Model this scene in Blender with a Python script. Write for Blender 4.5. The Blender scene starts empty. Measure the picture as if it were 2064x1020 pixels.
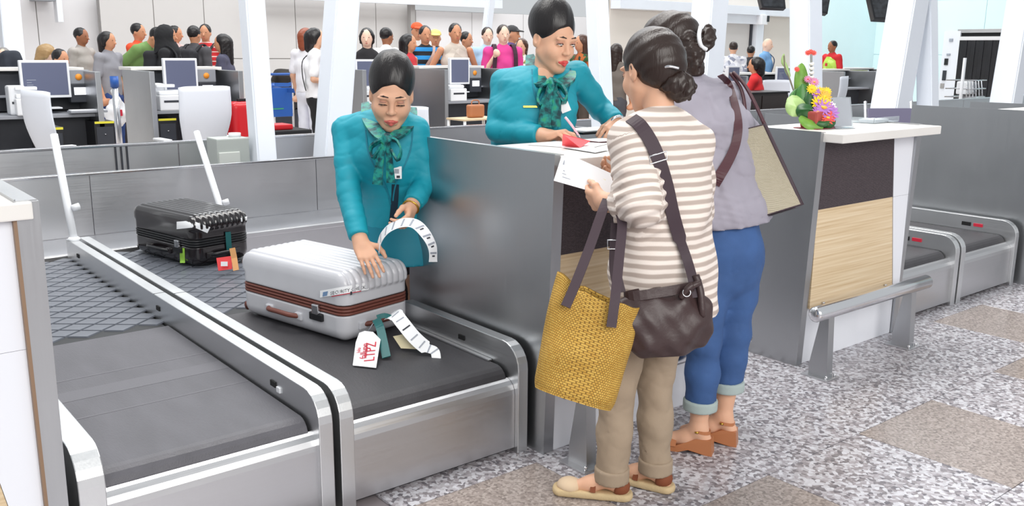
import bpy, bmesh, math, random
import numpy as np
from mathutils import Vector, Matrix
random.seed(7); rng = np.random.default_rng(7)
SC = bpy.context.scene
COL = SC.collection

# ---------------------------------------------------------------- camera
F_PX = 1840.0
PITCH = math.atan(406 / F_PX); YAW = math.radians(39.0); ROLL = math.radians(0.45)
CAM = np.array([0.0, 0.0, 1.5])
FWD = np.array([math.sin(YAW) * math.cos(PITCH), math.cos(YAW) * math.cos(PITCH), -math.sin(PITCH)])
_r0 = np.array([math.cos(YAW), -math.sin(YAW), 0.0]); _u0 = np.cross(_r0, FWD)
RIGHT = _r0 * math.cos(ROLL) + _u0 * math.sin(ROLL); UP = np.cross(RIGHT, FWD)
cam = bpy.data.cameras.new('camera'); camo = bpy.data.objects.new('camera', cam); COL.objects.link(camo)
cam.sensor_width = 36.0; cam.lens = F_PX * 36.0 / 2064.0; cam.clip_end = 200
camo.matrix_world = Matrix(((RIGHT[0], UP[0], -FWD[0], 0), (RIGHT[1], UP[1], -FWD[1], 0), (RIGHT[2], UP[2], -FWD[2], 1.5), (0, 0, 0, 1)))
SC.camera = camo

# ---------------------------------------------------------------- world, light, exposure
W = bpy.data.worlds.new('hall_daylight'); SC.world = W; W.use_nodes = True
W.node_tree.nodes['Background'].inputs[0].default_value = (0.93, 0.97, 1.0, 1)
W.node_tree.nodes['Background'].inputs[1].default_value = 0.66
def area(name, loc, rot, sx, sy, power, col=(1, 1, 1)):
    l = bpy.data.lights.new(name, 'AREA'); l.shape = 'RECTANGLE'; l.size = sx; l.size_y = sy; l.energy = power; l.color = col
    o = bpy.data.objects.new(name, l); COL.objects.link(o); o.location = loc; o.rotation_euler = rot
    return o
area('skylight', (4.0, 5.5, 7.5), (0, 0, 0), 12, 3.0, 950, (1, 0.98, 0.95))
area('far_hall_fill', (13.0, 13.5, 8.0), (0, 0, 0), 24, 5.0, 1500, (0.97, 0.99, 1))  # fill lamp added to brighten the far hall and the aqua wall
area('entrance_glazing', (0.6, -4.5, 4.0), (math.radians(58), 0, math.radians(-28)), 7, 3.5, 480, (1, 0.97, 0.93))
SC.view_settings.view_transform = 'Standard'; SC.view_settings.look = 'None'
SC.view_settings.gamma = 1.0; SC.view_settings.use_curve_mapping = False
SC.view_settings.exposure = 0.0

# ---------------------------------------------------------------- pixel helpers (2064x1020 frame)
def ray(x, y): return FWD * F_PX + RIGHT * (x - 1032) + UP * (510 - y)
def PD(x, y, D): return CAM + ray(x, y) / F_PX * D
def PZ(x, y, h): d = ray(x, y); return CAM + d * ((h - 1.5) / d[2])
def PY(x, y, Y): d = ray(x, y); return CAM + d * (Y / d[1])
def PX(x, y, X): d = ray(x, y); return CAM + d * (X / d[0])
def A(*v): return np.array(v, dtype=float)
def nrm(v): v = np.asarray(v, float); return v / (np.linalg.norm(v) + 1e-12)

# ---------------------------------------------------------------- materials
MATS = {}
def srgb(h):
    h = h.lstrip('#'); c = [int(h[i:i + 2], 16) / 255 for i in (0, 2, 4)]
    return tuple((v / 12.92 if v <= 0.04045 else ((v + 0.055) / 1.055) ** 2.4) for v in c) + (1,)
def mat(name, col, rough=0.5, metal=0.0, bump=0.0, bscale=60, var=0.0, vscale=8, stretch=None, sss=0.0, spec=None, emit=None, alpha=None, trans=0.0, ior=1.45, coat=0.0):
    if name in MATS: return MATS[name]
    m = bpy.data.materials.new(name); m.use_nodes = True; nt = m.node_tree; b = nt.nodes['Principled BSDF']
    c = srgb(col) if isinstance(col, str) else tuple(col)
    b.inputs['Base Color'].default_value = c; b.inputs['Roughness'].default_value = rough; b.inputs['Metallic'].default_value = metal
    if spec is not None: b.inputs['Specular IOR Level'].default_value = spec
    if sss: b.inputs['Subsurface Weight'].default_value = sss; b.inputs['Subsurface Radius'].default_value = (0.012, 0.005, 0.003); b.inputs['Subsurface Scale'].default_value = 1.0
    if emit: b.inputs['Emission Color'].default_value = c; b.inputs['Emission Strength'].default_value = emit
    if trans: b.inputs['Transmission Weight'].default_value = trans; b.inputs['IOR'].default_value = ior
    if coat: b.inputs['Coat Weight'].default_value = coat; b.inputs['Coat Roughness'].default_value = 0.12
    if alpha is not None: b.inputs['Alpha'].default_value = alpha
    if bump or var:
        tc = nt.nodes.new('ShaderNodeTexCoord'); mp = nt.nodes.new('ShaderNodeMapping')
        nt.links.new(tc.outputs['Object'], mp.inputs[0])
        if stretch: mp.inputs['Scale'].default_value = stretch
        if bump:
            n = nt.nodes.new('ShaderNodeTexNoise'); n.inputs['Scale'].default_value = bscale; n.inputs['Detail'].default_value = 3
            nt.links.new(mp.outputs[0], n.inputs['Vector'])
            bp = nt.nodes.new('ShaderNodeBump'); bp.inputs['Strength'].default_value = bump; bp.inputs['Distance'].default_value = 0.004
            nt.links.new(n.outputs['Fac'], bp.inputs['Height']); nt.links.new(bp.outputs[0], b.inputs['Normal'])
        if var:
            n2 = nt.nodes.new('ShaderNodeTexNoise'); n2.inputs['Scale'].default_value = vscale; n2.inputs['Detail'].default_value = 4
            nt.links.new(mp.outputs[0], n2.inputs['Vector'])
            r = nt.nodes.new('ShaderNodeMapRange'); r.inputs[1].default_value = 0.3; r.inputs[2].default_value = 0.7; r.inputs[3].default_value = 1 - var; r.inputs[4].default_value = 1 + var
            nt.links.new(n2.outputs['Fac'], r.inputs[0])
            mx = nt.nodes.new('ShaderNodeVectorMath'); mx.operation = 'SCALE'; mx.inputs[0].default_value = c[:3]
            nt.links.new(r.outputs[0], mx.inputs['Scale']); nt.links.new(mx.outputs[0], b.inputs['Base Color'])
    MATS[name] = m
    return m
def nodes(m): return m.node_tree, m.node_tree.nodes['Principled BSDF']
def ramp(nt, stops, interp='LINEAR'):
    r = nt.nodes.new('ShaderNodeValToRGB'); cr = r.color_ramp; cr.interpolation = interp
    while len(cr.elements) < len(stops): cr.elements.new(0.5)
    for e, (p, c) in zip(cr.elements, stops): e.position = p; e.color = srgb(c) if isinstance(c, str) else c
    return r
def steel(name, col, rough, axis):
    """brushed steel: streaks run along `axis`"""
    m = mat(name, col, rough, 1.0); nt, b = nodes(m)
    tc = nt.nodes.new('ShaderNodeTexCoord'); mp = nt.nodes.new('ShaderNodeMapping'); nt.links.new(tc.outputs['Object'], mp.inputs[0])
    sc = [90, 90, 90]; sc[axis] = 1.2; mp.inputs['Scale'].default_value = sc
    n = nt.nodes.new('ShaderNodeTexNoise'); n.inputs['Scale'].default_value = 2.0; n.inputs['Detail'].default_value = 3; nt.links.new(mp.outputs[0], n.inputs['Vector'])
    n2 = nt.nodes.new('ShaderNodeTexNoise'); n2.inputs['Scale'].default_value = 3.5; n2.inputs['Detail'].default_value = 4; nt.links.new(tc.outputs['Object'], n2.inputs['Vector'])
    ad = nt.nodes.new('ShaderNodeMath'); ad.operation = 'MULTIPLY_ADD'; ad.inputs[1].default_value = 0.16; ad.inputs[2].default_value = rough - 0.16
    nt.links.new(n.outputs['Fac'], ad.inputs[0])
    ad2 = nt.nodes.new('ShaderNodeMath'); ad2.operation = 'MULTIPLY_ADD'; ad2.inputs[1].default_value = 0.16; nt.links.new(n2.outputs['Fac'], ad2.inputs[0]); nt.links.new(ad.outputs[0], ad2.inputs[2])
    nt.links.new(ad2.outputs[0], b.inputs['Roughness'])
    bp = nt.nodes.new('ShaderNodeBump'); bp.inputs['Strength'].default_value = 0.08; bp.inputs['Distance'].default_value = 0.002
    nt.links.new(n.outputs['Fac'], bp.inputs['Height']); nt.links.new(bp.outputs[0], b.inputs['Normal'])
    return m
M = {}
M['steel_v'] = steel('brushed steel upright', (0.47, 0.48, 0.495, 1), 0.36, 2)
M['steel_h'] = steel('brushed steel lengthwise', (0.60, 0.60, 0.615, 1), 0.36, 0)
M['steel_y'] = steel('brushed steel rails', (0.70, 0.71, 0.72, 1), 0.36, 1)
M['chrome'] = mat('polished steel', (0.75, 0.75, 0.77, 1), 0.18, 1.0)
M['white'] = mat('white laminate', '#e3e0dc', 0.35, var=0.03, vscale=5)
M['white_gloss'] = mat('white gloss panel', '#e6e8ef', 0.15)
M['white_paint'] = mat('white paint', '#dfe4ec', 0.45, var=0.02, vscale=3)
M['white_plastic'] = mat('white plastic', '#e4e6ea', 0.4)
M['black_plastic'] = mat('black plastic', '#16171b', 0.4)
M['dark_grey'] = mat('dark grey laminate', '#2d3038', 0.5, var=0.08)
M['rubber'] = mat('black belt rubber', '#3a393d', 0.55, bump=0.25, bscale=220, var=0.10, vscale=14, stretch=(1, 0.25, 1))
M['rubber_worn'] = mat('worn grey belt rubber', '#515056', 0.5, bump=0.25, bscale=220, var=0.12, vscale=12, stretch=(1, 0.25, 1))
M['rubber_pad'] = mat('grey belt pads', '#5d616a', 0.40, bump=0.15, bscale=90, var=0.10, vscale=10)
M['rubber_base'] = mat('belt groove rubber', '#1d1f23', 0.6)
M['groove'] = mat('dark gap', '#0d0d0f', 0.8)
M['paper'] = mat('paper', '#eef0f3', 0.6)
M['red_ink'] = mat('red print', '#c2213a', 0.6)
M['dark_ink'] = mat('dark print', '#2b2c36', 0.6)
M['grey_ink'] = mat('grey print', '#9ba0ab', 0.6)

# ---------------------------------------------------------------- mesh helpers
def link(name, me, m=None, parent=None):
    o = bpy.data.objects.new(name, me); COL.objects.link(o)
    if me is not None and m is not None and len(me.materials) == 0: me.materials.append(m if not isinstance(m, str) else M[m])
    if parent is not None: o.parent = parent
    return o
def tag(o, label, cat, group=None, kind=None):
    if label: o['label'] = label
    if cat: o['category'] = cat
    if group: o['group'] = group
    if kind: o['kind'] = kind
    return o
def thing(name, label, cat, loc=(0, 0, 0), rz=0.0, group=None):
    o = bpy.data.objects.new(name, None); COL.objects.link(o); o.location = loc; o.rotation_euler = (0, 0, rz); o.empty_display_size = 0.1
    return tag(o, label, cat, group)
def pym(V, F, smooth=False):
    me = bpy.data.meshes.new('m'); me.from_pydata([tuple(map(float, v)) for v in V], [], [tuple(map(int, f)) for f in F])
    me.update()
    if smooth: me.polygons.foreach_set('use_smooth', [True] * len(me.polygons))
    return me
def bm_done(bm, smooth=False):
    bmesh.ops.recalc_face_normals(bm, faces=bm.faces)
    me = bpy.data.meshes.new('m'); bm.to_mesh(me); bm.free()
    if smooth: me.polygons.foreach_set('use_smooth', [True] * len(me.polygons))
    return me
def bm_box(bm, lo, hi, bev=0.0, seg=2):
    lo, hi = np.minimum(lo, hi), np.maximum(lo, hi)
    r = bmesh.ops.create_cube(bm, size=1.0); vs = r['verts']
    for v in vs: v.co = Vector([lo[i] + (v.co[i] + 0.5) * (hi[i] - lo[i]) for i in range(3)])
    if bev:
        es = list({e for v in vs for e in v.link_edges})
        bmesh.ops.bevel(bm, geom=es, offset=bev, segments=seg, affect='EDGES', profile=0.6)
def box(name, lo, hi, m, parent=None, bev=0.004, seg=2):
    bm = bmesh.new(); bm_box(bm, lo, hi, min(bev, 0.45 * min(abs(hi[i] - lo[i]) for i in range(3))), seg); return link(name, bm_done(bm), m, parent)
def prism(name, poly, lo, hi, axis, m, parent=None, bev=0.0):
    """poly: 2D outline in the two other axes (cyclic order x,y,z), extruded along axis from lo to hi"""
    i, j = [(1, 2), (0, 2), (0, 1)][axis]
    bm = bmesh.new(); a, b = [], []
    for p in poly:
        for t, L in ((lo, a), (hi, b)):
            c = [0, 0, 0]; c[axis] = t; c[i] = p[0]; c[j] = p[1]; L.append(bm.verts.new(c))
    n = len(poly); bm.faces.new(a); bm.faces.new(b)
    for k in range(n): bm.faces.new((a[k], a[(k + 1) % n], b[(k + 1) % n], b[k]))
    if bev:
        bm.normal_update()
        es = [e for e in bm.edges if any(f.verts[:] and len(f.verts) == n and n != 4 for f in e.link_faces)] if n != 4 else list(bm.edges)
        bmesh.ops.bevel(bm, geom=es, offset=bev, segments=2, affect='EDGES')
    return link(name, bm_done(bm), m, parent)
def ring_tube(path, radii, seg=12, closed=False, up=None, flat=1.0):
    path = [np.asarray(p, float) for p in path]; n = len(path); V = []; Fc = []
    if np.isscalar(radii): radii = [radii] * n
    t0 = nrm(path[1] - path[0]); ref = A(0, 0, 1) if abs(t0[2]) < 0.9 else A(1, 0, 0)
    if up is not None: ref = nrm(up)
    u = nrm(np.cross(t0, ref))
    for k in range(n):
        if closed: t = nrm(path[(k + 1) % n] - path[k - 1])
        else: t = nrm(path[min(k + 1, n - 1)] - path[max(k - 1, 0)])
        u = nrm(u - t * np.dot(u, t)); v = np.cross(t, u)
        for s in range(seg):
            a = 2 * math.pi * s / seg
            V.append(path[k] + (u * math.cos(a) + v * math.sin(a) * flat) * radii[k])
    kk = n if closed else n - 1
    for k in range(kk):
        for s in range(seg):
            a, b = k * seg + s, k * seg + (s + 1) % seg; c, d = ((k + 1) % n) * seg + (s + 1) % seg, ((k + 1) % n) * seg + s
            Fc.append((a, b, c, d))
    if not closed: Fc.append(tuple(range(seg))[::-1]); Fc.append(tuple((n - 1) * seg + s for s in range(seg)))
    return V, Fc
def tube(name, path, r, m, parent=None, seg=12, closed=False, up=None, flat=1.0):
    V, Fc = ring_tube(path, r, seg, closed, up, flat); me = pym(V, Fc, True); return link(name, me, m, parent)
def strap_mesh(path, width, thick, side):
    """flat ribbon with thickness following path; side: width direction(s)"""
    path = [np.asarray(p, float) for p in path]; n = len(path); V = []; Fc = []
    for k in range(n):
        t = nrm(path[min(k + 1, n - 1)] - path[max(k - 1, 0)])
        s = np.asarray(side[k] if np.ndim(side) == 2 else side, float); s = nrm(s - t * np.dot(s, t)); nn = np.cross(t, s)
        w = width[k] if np.ndim(width) else width
        for a, b in ((-1, -1), (1, -1), (1, 1), (-1, 1)): V.append(path[k] + s * a * w / 2 + nn * b * thick / 2)
    for k in range(n - 1):
        for q in range(4): Fc.append((k * 4 + q, k * 4 + (q + 1) % 4, k * 4 + 4 + (q + 1) % 4, k * 4 + 4 + q))
    Fc.append((3, 2, 1, 0)); e = (n - 1) * 4; Fc.append((e, e + 1, e + 2, e + 3))
    return V, Fc
def strap(name, path, width, thick, side, m, parent=None, smooth=True):
    V, Fc = strap_mesh(path, width, thick, side); me = pym(V, Fc); o = link(name, me, m, parent); return o
def spline(pts, n=8):
    P = [np.asarray(p, float) for p in pts]; out = []
    for i in range(len(P) - 1):
        p0, p1, p2, p3 = P[max(i - 1, 0)], P[i], P[i + 1], P[min(i + 2, len(P) - 1)]
        for k in range(n):
            t = k / n; out.append(0.5 * ((2 * p1) + (-p0 + p2) * t + (2 * p0 - 5 * p1 + 4 * p2 - p3) * t * t + (-p0 + 3 * p1 - 3 * p2 + p3) * t ** 3))
    out.append(P[-1]); return out
def lathe(name, prof, m, parent=None, loc=(0, 0, 0), seg=20):
    V = []; Fc = []; n = len(prof)
    for k, (r, z) in enumerate(prof):
        for s in range(seg):
            a = 2 * math.pi * s / seg; V.append((loc[0] + r * math.cos(a), loc[1] + r * math.sin(a), loc[2] + z))
    for k in range(n - 1):
        for s in range(seg): Fc.append((k * seg + s, k * seg + (s + 1) % seg, (k + 1) * seg + (s + 1) % seg, (k + 1) * seg + s))
    Fc.append(tuple(range(seg))[::-1]); Fc.append(tuple((n - 1) * seg + s for s in range(seg)))
    return link(name, pym(V, Fc, True), m, parent)
def copy_tree(o, parent=None):
    c = o.copy(); COL.objects.link(c)
    if parent is not None: c.parent = parent
    for ch in list(o.children): copy_tree(ch, c)
    return c
def rot_box(name, c, axes, half, m, parent=None, bev=0.003):
    bm = bmesh.new(); bm_box(bm, -np.asarray(half, float), np.asarray(half, float), min(bev, 0.4 * min(half)))
    R = Matrix(((axes[0][0], axes[1][0], axes[2][0], c[0]), (axes[0][1], axes[1][1], axes[2][1], c[1]), (axes[0][2], axes[1][2], axes[2][2], c[2]), (0, 0, 0, 1)))
    bm.transform(R); return link(name, bm_done(bm), m, parent)
def text_mesh(name, s, size, origin, xdir, ydir, m, parent=None, align='CENTER'):
    cu = bpy.data.curves.new('t', 'FONT'); cu.body = s; cu.size = size; cu.align_x = align; cu.align_y = 'CENTER'; cu.extrude = 0.0003; cu.resolution_u = 2
    o = bpy.data.objects.new('t', cu); COL.objects.link(o); dg = bpy.context.evaluated_depsgraph_get(); dg.update()
    me = bpy.data.meshes.new_from_object(o.evaluated_get(dg)); bpy.data.objects.remove(o); bpy.data.curves.remove(cu)
    x = nrm(xdir); y = nrm(np.asarray(ydir, float) - x * np.dot(ydir, x)); zz = np.cross(x, y)
    me.transform(Matrix(((x[0], y[0], zz[0], origin[0]), (x[1], y[1], zz[1], origin[1]), (x[2], y[2], zz[2], origin[2]), (0, 0, 0, 1))))
    me.materials.clear()
    return link(name, me, m, parent)

# ---------------------------------------------------------------- smooth solids (signed distance -> surface nets)
class Solid:
    def __init__(s): s.ops = []; s.lo = A(9e9, 9e9, 9e9); s.hi = -s.lo; s.fx = []
    def _bb(s, lo, hi): s.lo = np.minimum(s.lo, lo); s.hi = np.maximum(s.hi, hi)
    def cap(s, a, b, ra, rb=None, k=0.02, sub=False):
        a, b = np.asarray(a, float), np.asarray(b, float); rb = ra if rb is None else rb; R = max(ra, rb)
        lo, hi = np.minimum(a, b) - R, np.maximum(a, b) + R
        ba = b - a; L2 = float(ba @ ba) + 1e-12
        def f(x, y, z):
            px, py, pz = x - a[0], y - a[1], z - a[2]
            t = np.clip((px * ba[0] + py * ba[1] + pz * ba[2]) / L2, 0, 1)
            return np.sqrt((px - t * ba[0]) ** 2 + (py - t * ba[1]) ** 2 + (pz - t * ba[2]) ** 2) - (ra + (rb - ra) * t)
        s.ops.append((f, lo, hi, k, sub))
        if not sub: s._bb(lo, hi)
        return s
    def chain(s, pts, radii, k=0.02):
        for i in range(len(pts) - 1): s.cap(pts[i], pts[i + 1], radii[i], radii[i + 1], k)
        return s
    def ell(s, c, r, ax=None, k=0.02, sub=False):
        c = np.asarray(c, float); r = np.asarray(r, float) * np.ones(3); ax = np.eye(3) if ax is None else np.asarray(ax, float)
        ext = np.sqrt(((ax * r[:, None]) ** 2).sum(0)); lo, hi = c - ext, c + ext
        def f(x, y, z):
            px, py, pz = x - c[0], y - c[1], z - c[2]; q0 = 0; q1 = 0
            for i in range(3):
                q = px * ax[i][0] + py * ax[i][1] + pz * ax[i][2]; q0 = q0 + (q / r[i]) ** 2; q1 = q1 + (q / r[i] ** 2) ** 2
            k0 = np.sqrt(q0); return k0 * (k0 - 1) / (np.sqrt(q1) + 1e-9)
        s.ops.append((f, lo, hi, k, sub))
        if not sub: s._bb(lo, hi)
        return s
    def etube(s, a, b, ra, rb, u, k=0.03, sub=False):
        a, b = np.asarray(a, float), np.asarray(b, float); ba = b - a; L = np.linalg.norm(ba); w = ba / L
        u = nrm(np.asarray(u, float) - w * np.dot(u, w)); v = np.cross(w, u); R = max(*ra, *rb)
        lo, hi = np.minimum(a, b) - R, np.maximum(a, b) + R
        def f(x, y, z):
            px, py, pz = x - a[0], y - a[1], z - a[2]
            h = px * w[0] + py * w[1] + pz * w[2]; t = np.clip(h / L, 0, 1); e = h - t * L
            ru = ra[0] + (rb[0] - ra[0]) * t; rv = ra[1] + (rb[1] - ra[1]) * t; m = np.minimum(ru, rv)
            qu = px * u[0] + py * u[1] + pz * u[2]; qv = px * v[0] + py * v[1] + pz * v[2]
            k0 = np.sqrt((qu / ru) ** 2 + (qv / rv) ** 2 + (e / m) ** 2); k1 = np.sqrt((qu / ru ** 2) ** 2 + (qv / rv ** 2) ** 2 + (e / m ** 2) ** 2)
            return k0 * (k0 - 1) / (k1 + 1e-9)
        s.ops.append((f, lo, hi, k, sub))
        if not sub: s._bb(lo, hi)
        return s
    def trunk(s, secs, u, k=0.03):
        """secs: list of (centre, half width, half depth)"""
        for i in range(len(secs) - 1):
            uu = u[i] if np.ndim(u) == 2 else u
            s.etube(secs[i][0], secs[i + 1][0], secs[i][1:], secs[i + 1][1:], uu, k)
        return s
    def cut(s, p, n):
        p, n = np.asarray(p, float), nrm(n); s.fx.append(lambda D, x, y, z: np.maximum(D, (x - p[0]) * n[0] + (y - p[1]) * n[1] + (z - p[2]) * n[2])); return s
    def cut_local(s, p, n, rad):
        """cut by a plane but only within rad of p"""
        p, n = np.asarray(p, float), nrm(n)
        def f(D, x, y, z):
            d = (x - p[0]) * n[0] + (y - p[1]) * n[1] + (z - p[2]) * n[2]; r = np.sqrt((x - p[0]) ** 2 + (y - p[1]) ** 2 + (z - p[2]) ** 2)
            return np.where(r < rad, np.maximum(D, d), D)
        s.fx.append(f); return s
    def disp(s, fn): s.fx.append(lambda D, x, y, z: D + fn(x, y, z)); return s
    def mesh(s, h, smooth=1):
        lo = s.lo - 3 * h; n = np.ceil((s.hi + 3 * h - lo) / h).astype(int) + 1
        gx, gy, gz = [(lo[i] + h * np.arange(n[i])).astype(np.float32) for i in range(3)]
        D = np.full(n, 0.2, np.float32)
        for f, a, b, k, sub in s.ops:
            mg = k + 3 * h + 0.012
            i0 = np.clip(np.floor((a - mg - lo) / h).astype(int), 0, n - 1); i1 = np.clip(np.ceil((b + mg - lo) / h).astype(int) + 1, 1, n)
            if (i1 <= i0).any(): continue
            sl = tuple(slice(i0[i], i1[i]) for i in range(3))
            d = f(gx[sl[0]][:, None, None], gy[sl[1]][None, :, None], gz[sl[2]][None, None, :]).astype(np.float32)
            e = D[sl]
            if sub:
                d = -d; hh = np.maximum(k - np.abs(e - d), 0) / k; D[sl] = np.maximum(e, d) + hh * hh * k * 0.25
            else:
                hh = np.maximum(k - np.abs(e - d), 0) / k; D[sl] = np.minimum(e, d) - hh * hh * k * 0.25
        for fx in s.fx: D = fx(D, gx[:, None, None], gy[None, :, None], gz[None, None, :]).astype(np.float32)
        D[0], D[-1], D[:, 0], D[:, -1], D[:, :, 0], D[:, :, -1] = [np.maximum(q, 1e-3) for q in (D[0], D[-1], D[:, 0], D[:, -1], D[:, :, 0], D[:, :, -1])]
        return surf_nets(D, lo, h, smooth)
def surf_nets(D, lo, h, smooth):
    I = D < 0; c = I[:-1, :-1, :-1].astype(np.int8) * 0
    for dx in (0, 1):
        for dy in (0, 1):
            for dz in (0, 1): c += I[dx:I.shape[0] - 1 + dx, dy:I.shape[1] - 1 + dy, dz:I.shape[2] - 1 + dz]
    act = np.argwhere((c > 0) & (c < 8)); idx = np.full(c.shape, -1, np.int64); idx[tuple(act.T)] = np.arange(len(act))
    P = np.zeros((len(act), 3)); N = np.zeros(len(act)); cor = {}
    for q in range(8):
        o = A(q & 1, (q >> 1) & 1, (q >> 2) & 1).astype(int); cor[q] = (D[tuple((act + o).T)].astype(float), o)
    for q in range(8):
        for bit in (1, 2, 4):
            if q & bit: continue
            d0, o0 = cor[q]; d1, o1 = cor[q | bit]; m = (d0 < 0) != (d1 < 0); t = d0[m] / (d0[m] - d1[m])
            P[m] += o0 + (o1 - o0) * t[:, None]; N[m] += 1
    V = lo + h * (act + P / N[:, None]); Fs = []
    for ax in range(3):
        sl0 = [slice(None)] * 3; sl1 = [slice(None)] * 3; sl0[ax] = slice(0, -1); sl1[ax] = slice(1, None)
        a, b = I[tuple(sl0)], I[tuple(sl1)]; e = np.argwhere(a != b); o1, o2 = [(1, 2), (2, 0), (0, 1)][ax]
        e = e[(e[:, o1] > 0) & (e[:, o2] > 0) & (e[:, o1] < c.shape[o1]) & (e[:, o2] < c.shape[o2])]
        fl = a[tuple(e.T)]; q = []
        for s1, s2 in ((1, 1), (0, 1), (0, 0), (1, 0)):
            w = e.copy(); w[:, o1] -= s1; w[:, o2] -= s2; q.append(idx[tuple(w.T)])
        q = np.stack(q, 1); q[~fl] = q[~fl][:, ::-1]; Fs.append(q)
    Fq = np.concatenate(Fs); Fq = Fq[(Fq >= 0).all(1)]
    for _ in range(smooth):
        acc = np.zeros_like(V); cnt = np.zeros(len(V))
        for i in range(4):
            np.add.at(acc, Fq[:, i], V[Fq[:, (i + 1) % 4]]); np.add.at(acc, Fq[:, i], V[Fq[:, (i + 3) % 4]]); np.add.at(cnt, Fq[:, i], 2)
        V = V * 0.5 + acc / np.maximum(cnt, 1)[:, None] * 0.5
    return V, Fq
def fast_mesh(V, Fq):
    me = bpy.data.meshes.new('m'); me.vertices.add(len(V)); me.vertices.foreach_set('co', np.asarray(V, np.float32).ravel())
    me.loops.add(len(Fq) * 4); me.polygons.add(len(Fq)); me.loops.foreach_set('vertex_index', np.asarray(Fq, np.int32).ravel())
    me.polygons.foreach_set('loop_start', np.arange(0, len(Fq) * 4, 4, dtype=np.int32))
    me.polygons.foreach_set('use_smooth', [True] * len(Fq)); me.update(calc_edges=True); return me
def join_vf(parts):
    Vs, Fs, n = [], [], 0
    for V, Fq in parts: Vs.append(V); Fs.append(np.asarray(Fq) + n); n += len(V)
    return np.concatenate(Vs), np.concatenate(Fs)
def solid_obj(name, sd, h, m, parent=None, smooth=1):
    V, Fq = sd.mesh(h, smooth); return link(name, fast_mesh(V, Fq), m, parent)
# ================================================================ floor
def granite(name, cols, sc):
    m = mat(name, '#b9b6b8', 0.22); nt, b = nodes(m); b.inputs['Specular IOR Level'].default_value = 0.45
    tc = nt.nodes.new('ShaderNodeTexCoord'); g = nt.nodes.new('ShaderNodeNewGeometry')
    v = nt.nodes.new('ShaderNodeTexVoronoi'); v.inputs['Scale'].default_value = sc; nt.links.new(g.outputs['Position'], v.inputs['Vector'])
    n = nt.nodes.new('ShaderNodeTexNoise'); n.inputs['Scale'].default_value = sc * 0.8; n.inputs['Detail'].default_value = 5; n.inputs['Roughness'].default_value = 0.7; nt.links.new(g.outputs['Position'], n.inputs['Vector'])
    sp = nt.nodes.new('ShaderNodeSeparateColor'); nt.links.new(v.outputs['Color'], sp.inputs[0])
    mx = nt.nodes.new('ShaderNodeMix'); mx.inputs[0].default_value = 0.42; nt.links.new(sp.outputs[0], mx.inputs[2]); nt.links.new(n.outputs['Fac'], mx.inputs[3])
    r = ramp(nt, cols); nt.links.new(mx.outputs[0], r.inputs[0])
    n3 = nt.nodes.new('ShaderNodeTexNoise'); n3.inputs['Scale'].default_value = 2.2; nt.links.new(g.outputs['Position'], n3.inputs['Vector'])
    hs = nt.nodes.new('ShaderNodeHueSaturation'); mr = nt.nodes.new('ShaderNodeMapRange'); mr.inputs[3].default_value = 0.92; mr.inputs[4].default_value = 1.08
    nt.links.new(n3.outputs['Fac'], mr.inputs[0]); nt.links.new(mr.outputs[0], hs.inputs['Value']); nt.links.new(r.outputs[0], hs.inputs['Color']); nt.links.new(hs.outputs[0], b.inputs['Base Color'])
    return m
M['granite'] = granite('speckled grey granite', [(0.2, '#67646b'), (0.36, '#8c868a'), (0.5, '#a8a3a8'), (0.62, '#bebcc2'), (0.8, '#d2d2d8')], 70)
M['granite_brown'] = granite('brown granite tile', [(0.15, '#766c68'), (0.4, '#918681'), (0.6, '#9f948f'), (0.85, '#b0a6a0')], 110)
M['joint'] = mat('tile joint', '#8d8588', 0.7)
M['beige_floor'] = mat('polished beige floor', '#d9cfc8', 0.25, var=0.05, vscale=2)
floor = link('floor', pym([(-6, -4, -0.012), (40, -4, -0.012), (40, 7.0, -0.012), (-6, 7.0, -0.012)], [(0, 1, 2, 3)]), 'joint'); floor['kind'] = 'structure'
ff = link('floor_far_hall', pym([(-6, 7.0, -0.012), (60, 7.0, -0.012), (60, 40, -0.012), (-6, 40, -0.012)], [(0, 1, 2, 3)]), 'beige_floor'); ff['kind'] = 'structure'
TS = 0.6; bm = bmesh.new(); bm_box(bm, (0.0015, 0.0015, -0.011), (TS - 0.0015, TS - 0.0015, 0), 0.0012, 1); tile_g = bm_done(bm); tile_b = tile_g.copy(); tile_g.materials.append(M['granite']); tile_b.materials.append(M['granite_brown'])
for j in range(-3, 4):
    for i in range(-3, 14):
        if j >= 3 and not (i in (2,)): continue
        if j >= 2 and i in (-3, -2): continue
        brown = (j % 2 == 0 and i % 2 == 0) if j < 1 else (j == 1 and (i % 6) == 5)
        o = link('floor_tile', tile_b if brown else tile_g, None, floor); o.location = (2.07 + i * TS, 1.2 + j * TS, 0)
fr = link('floor_under_counters', pym([(-6, 3.0, -0.006), (40, 3.0, -0.006), (40, 7.0, -0.006), (-6, 7.0, -0.006)], [(0, 1, 2, 3)]), 'granite'); fr['kind'] = 'structure'

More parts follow.
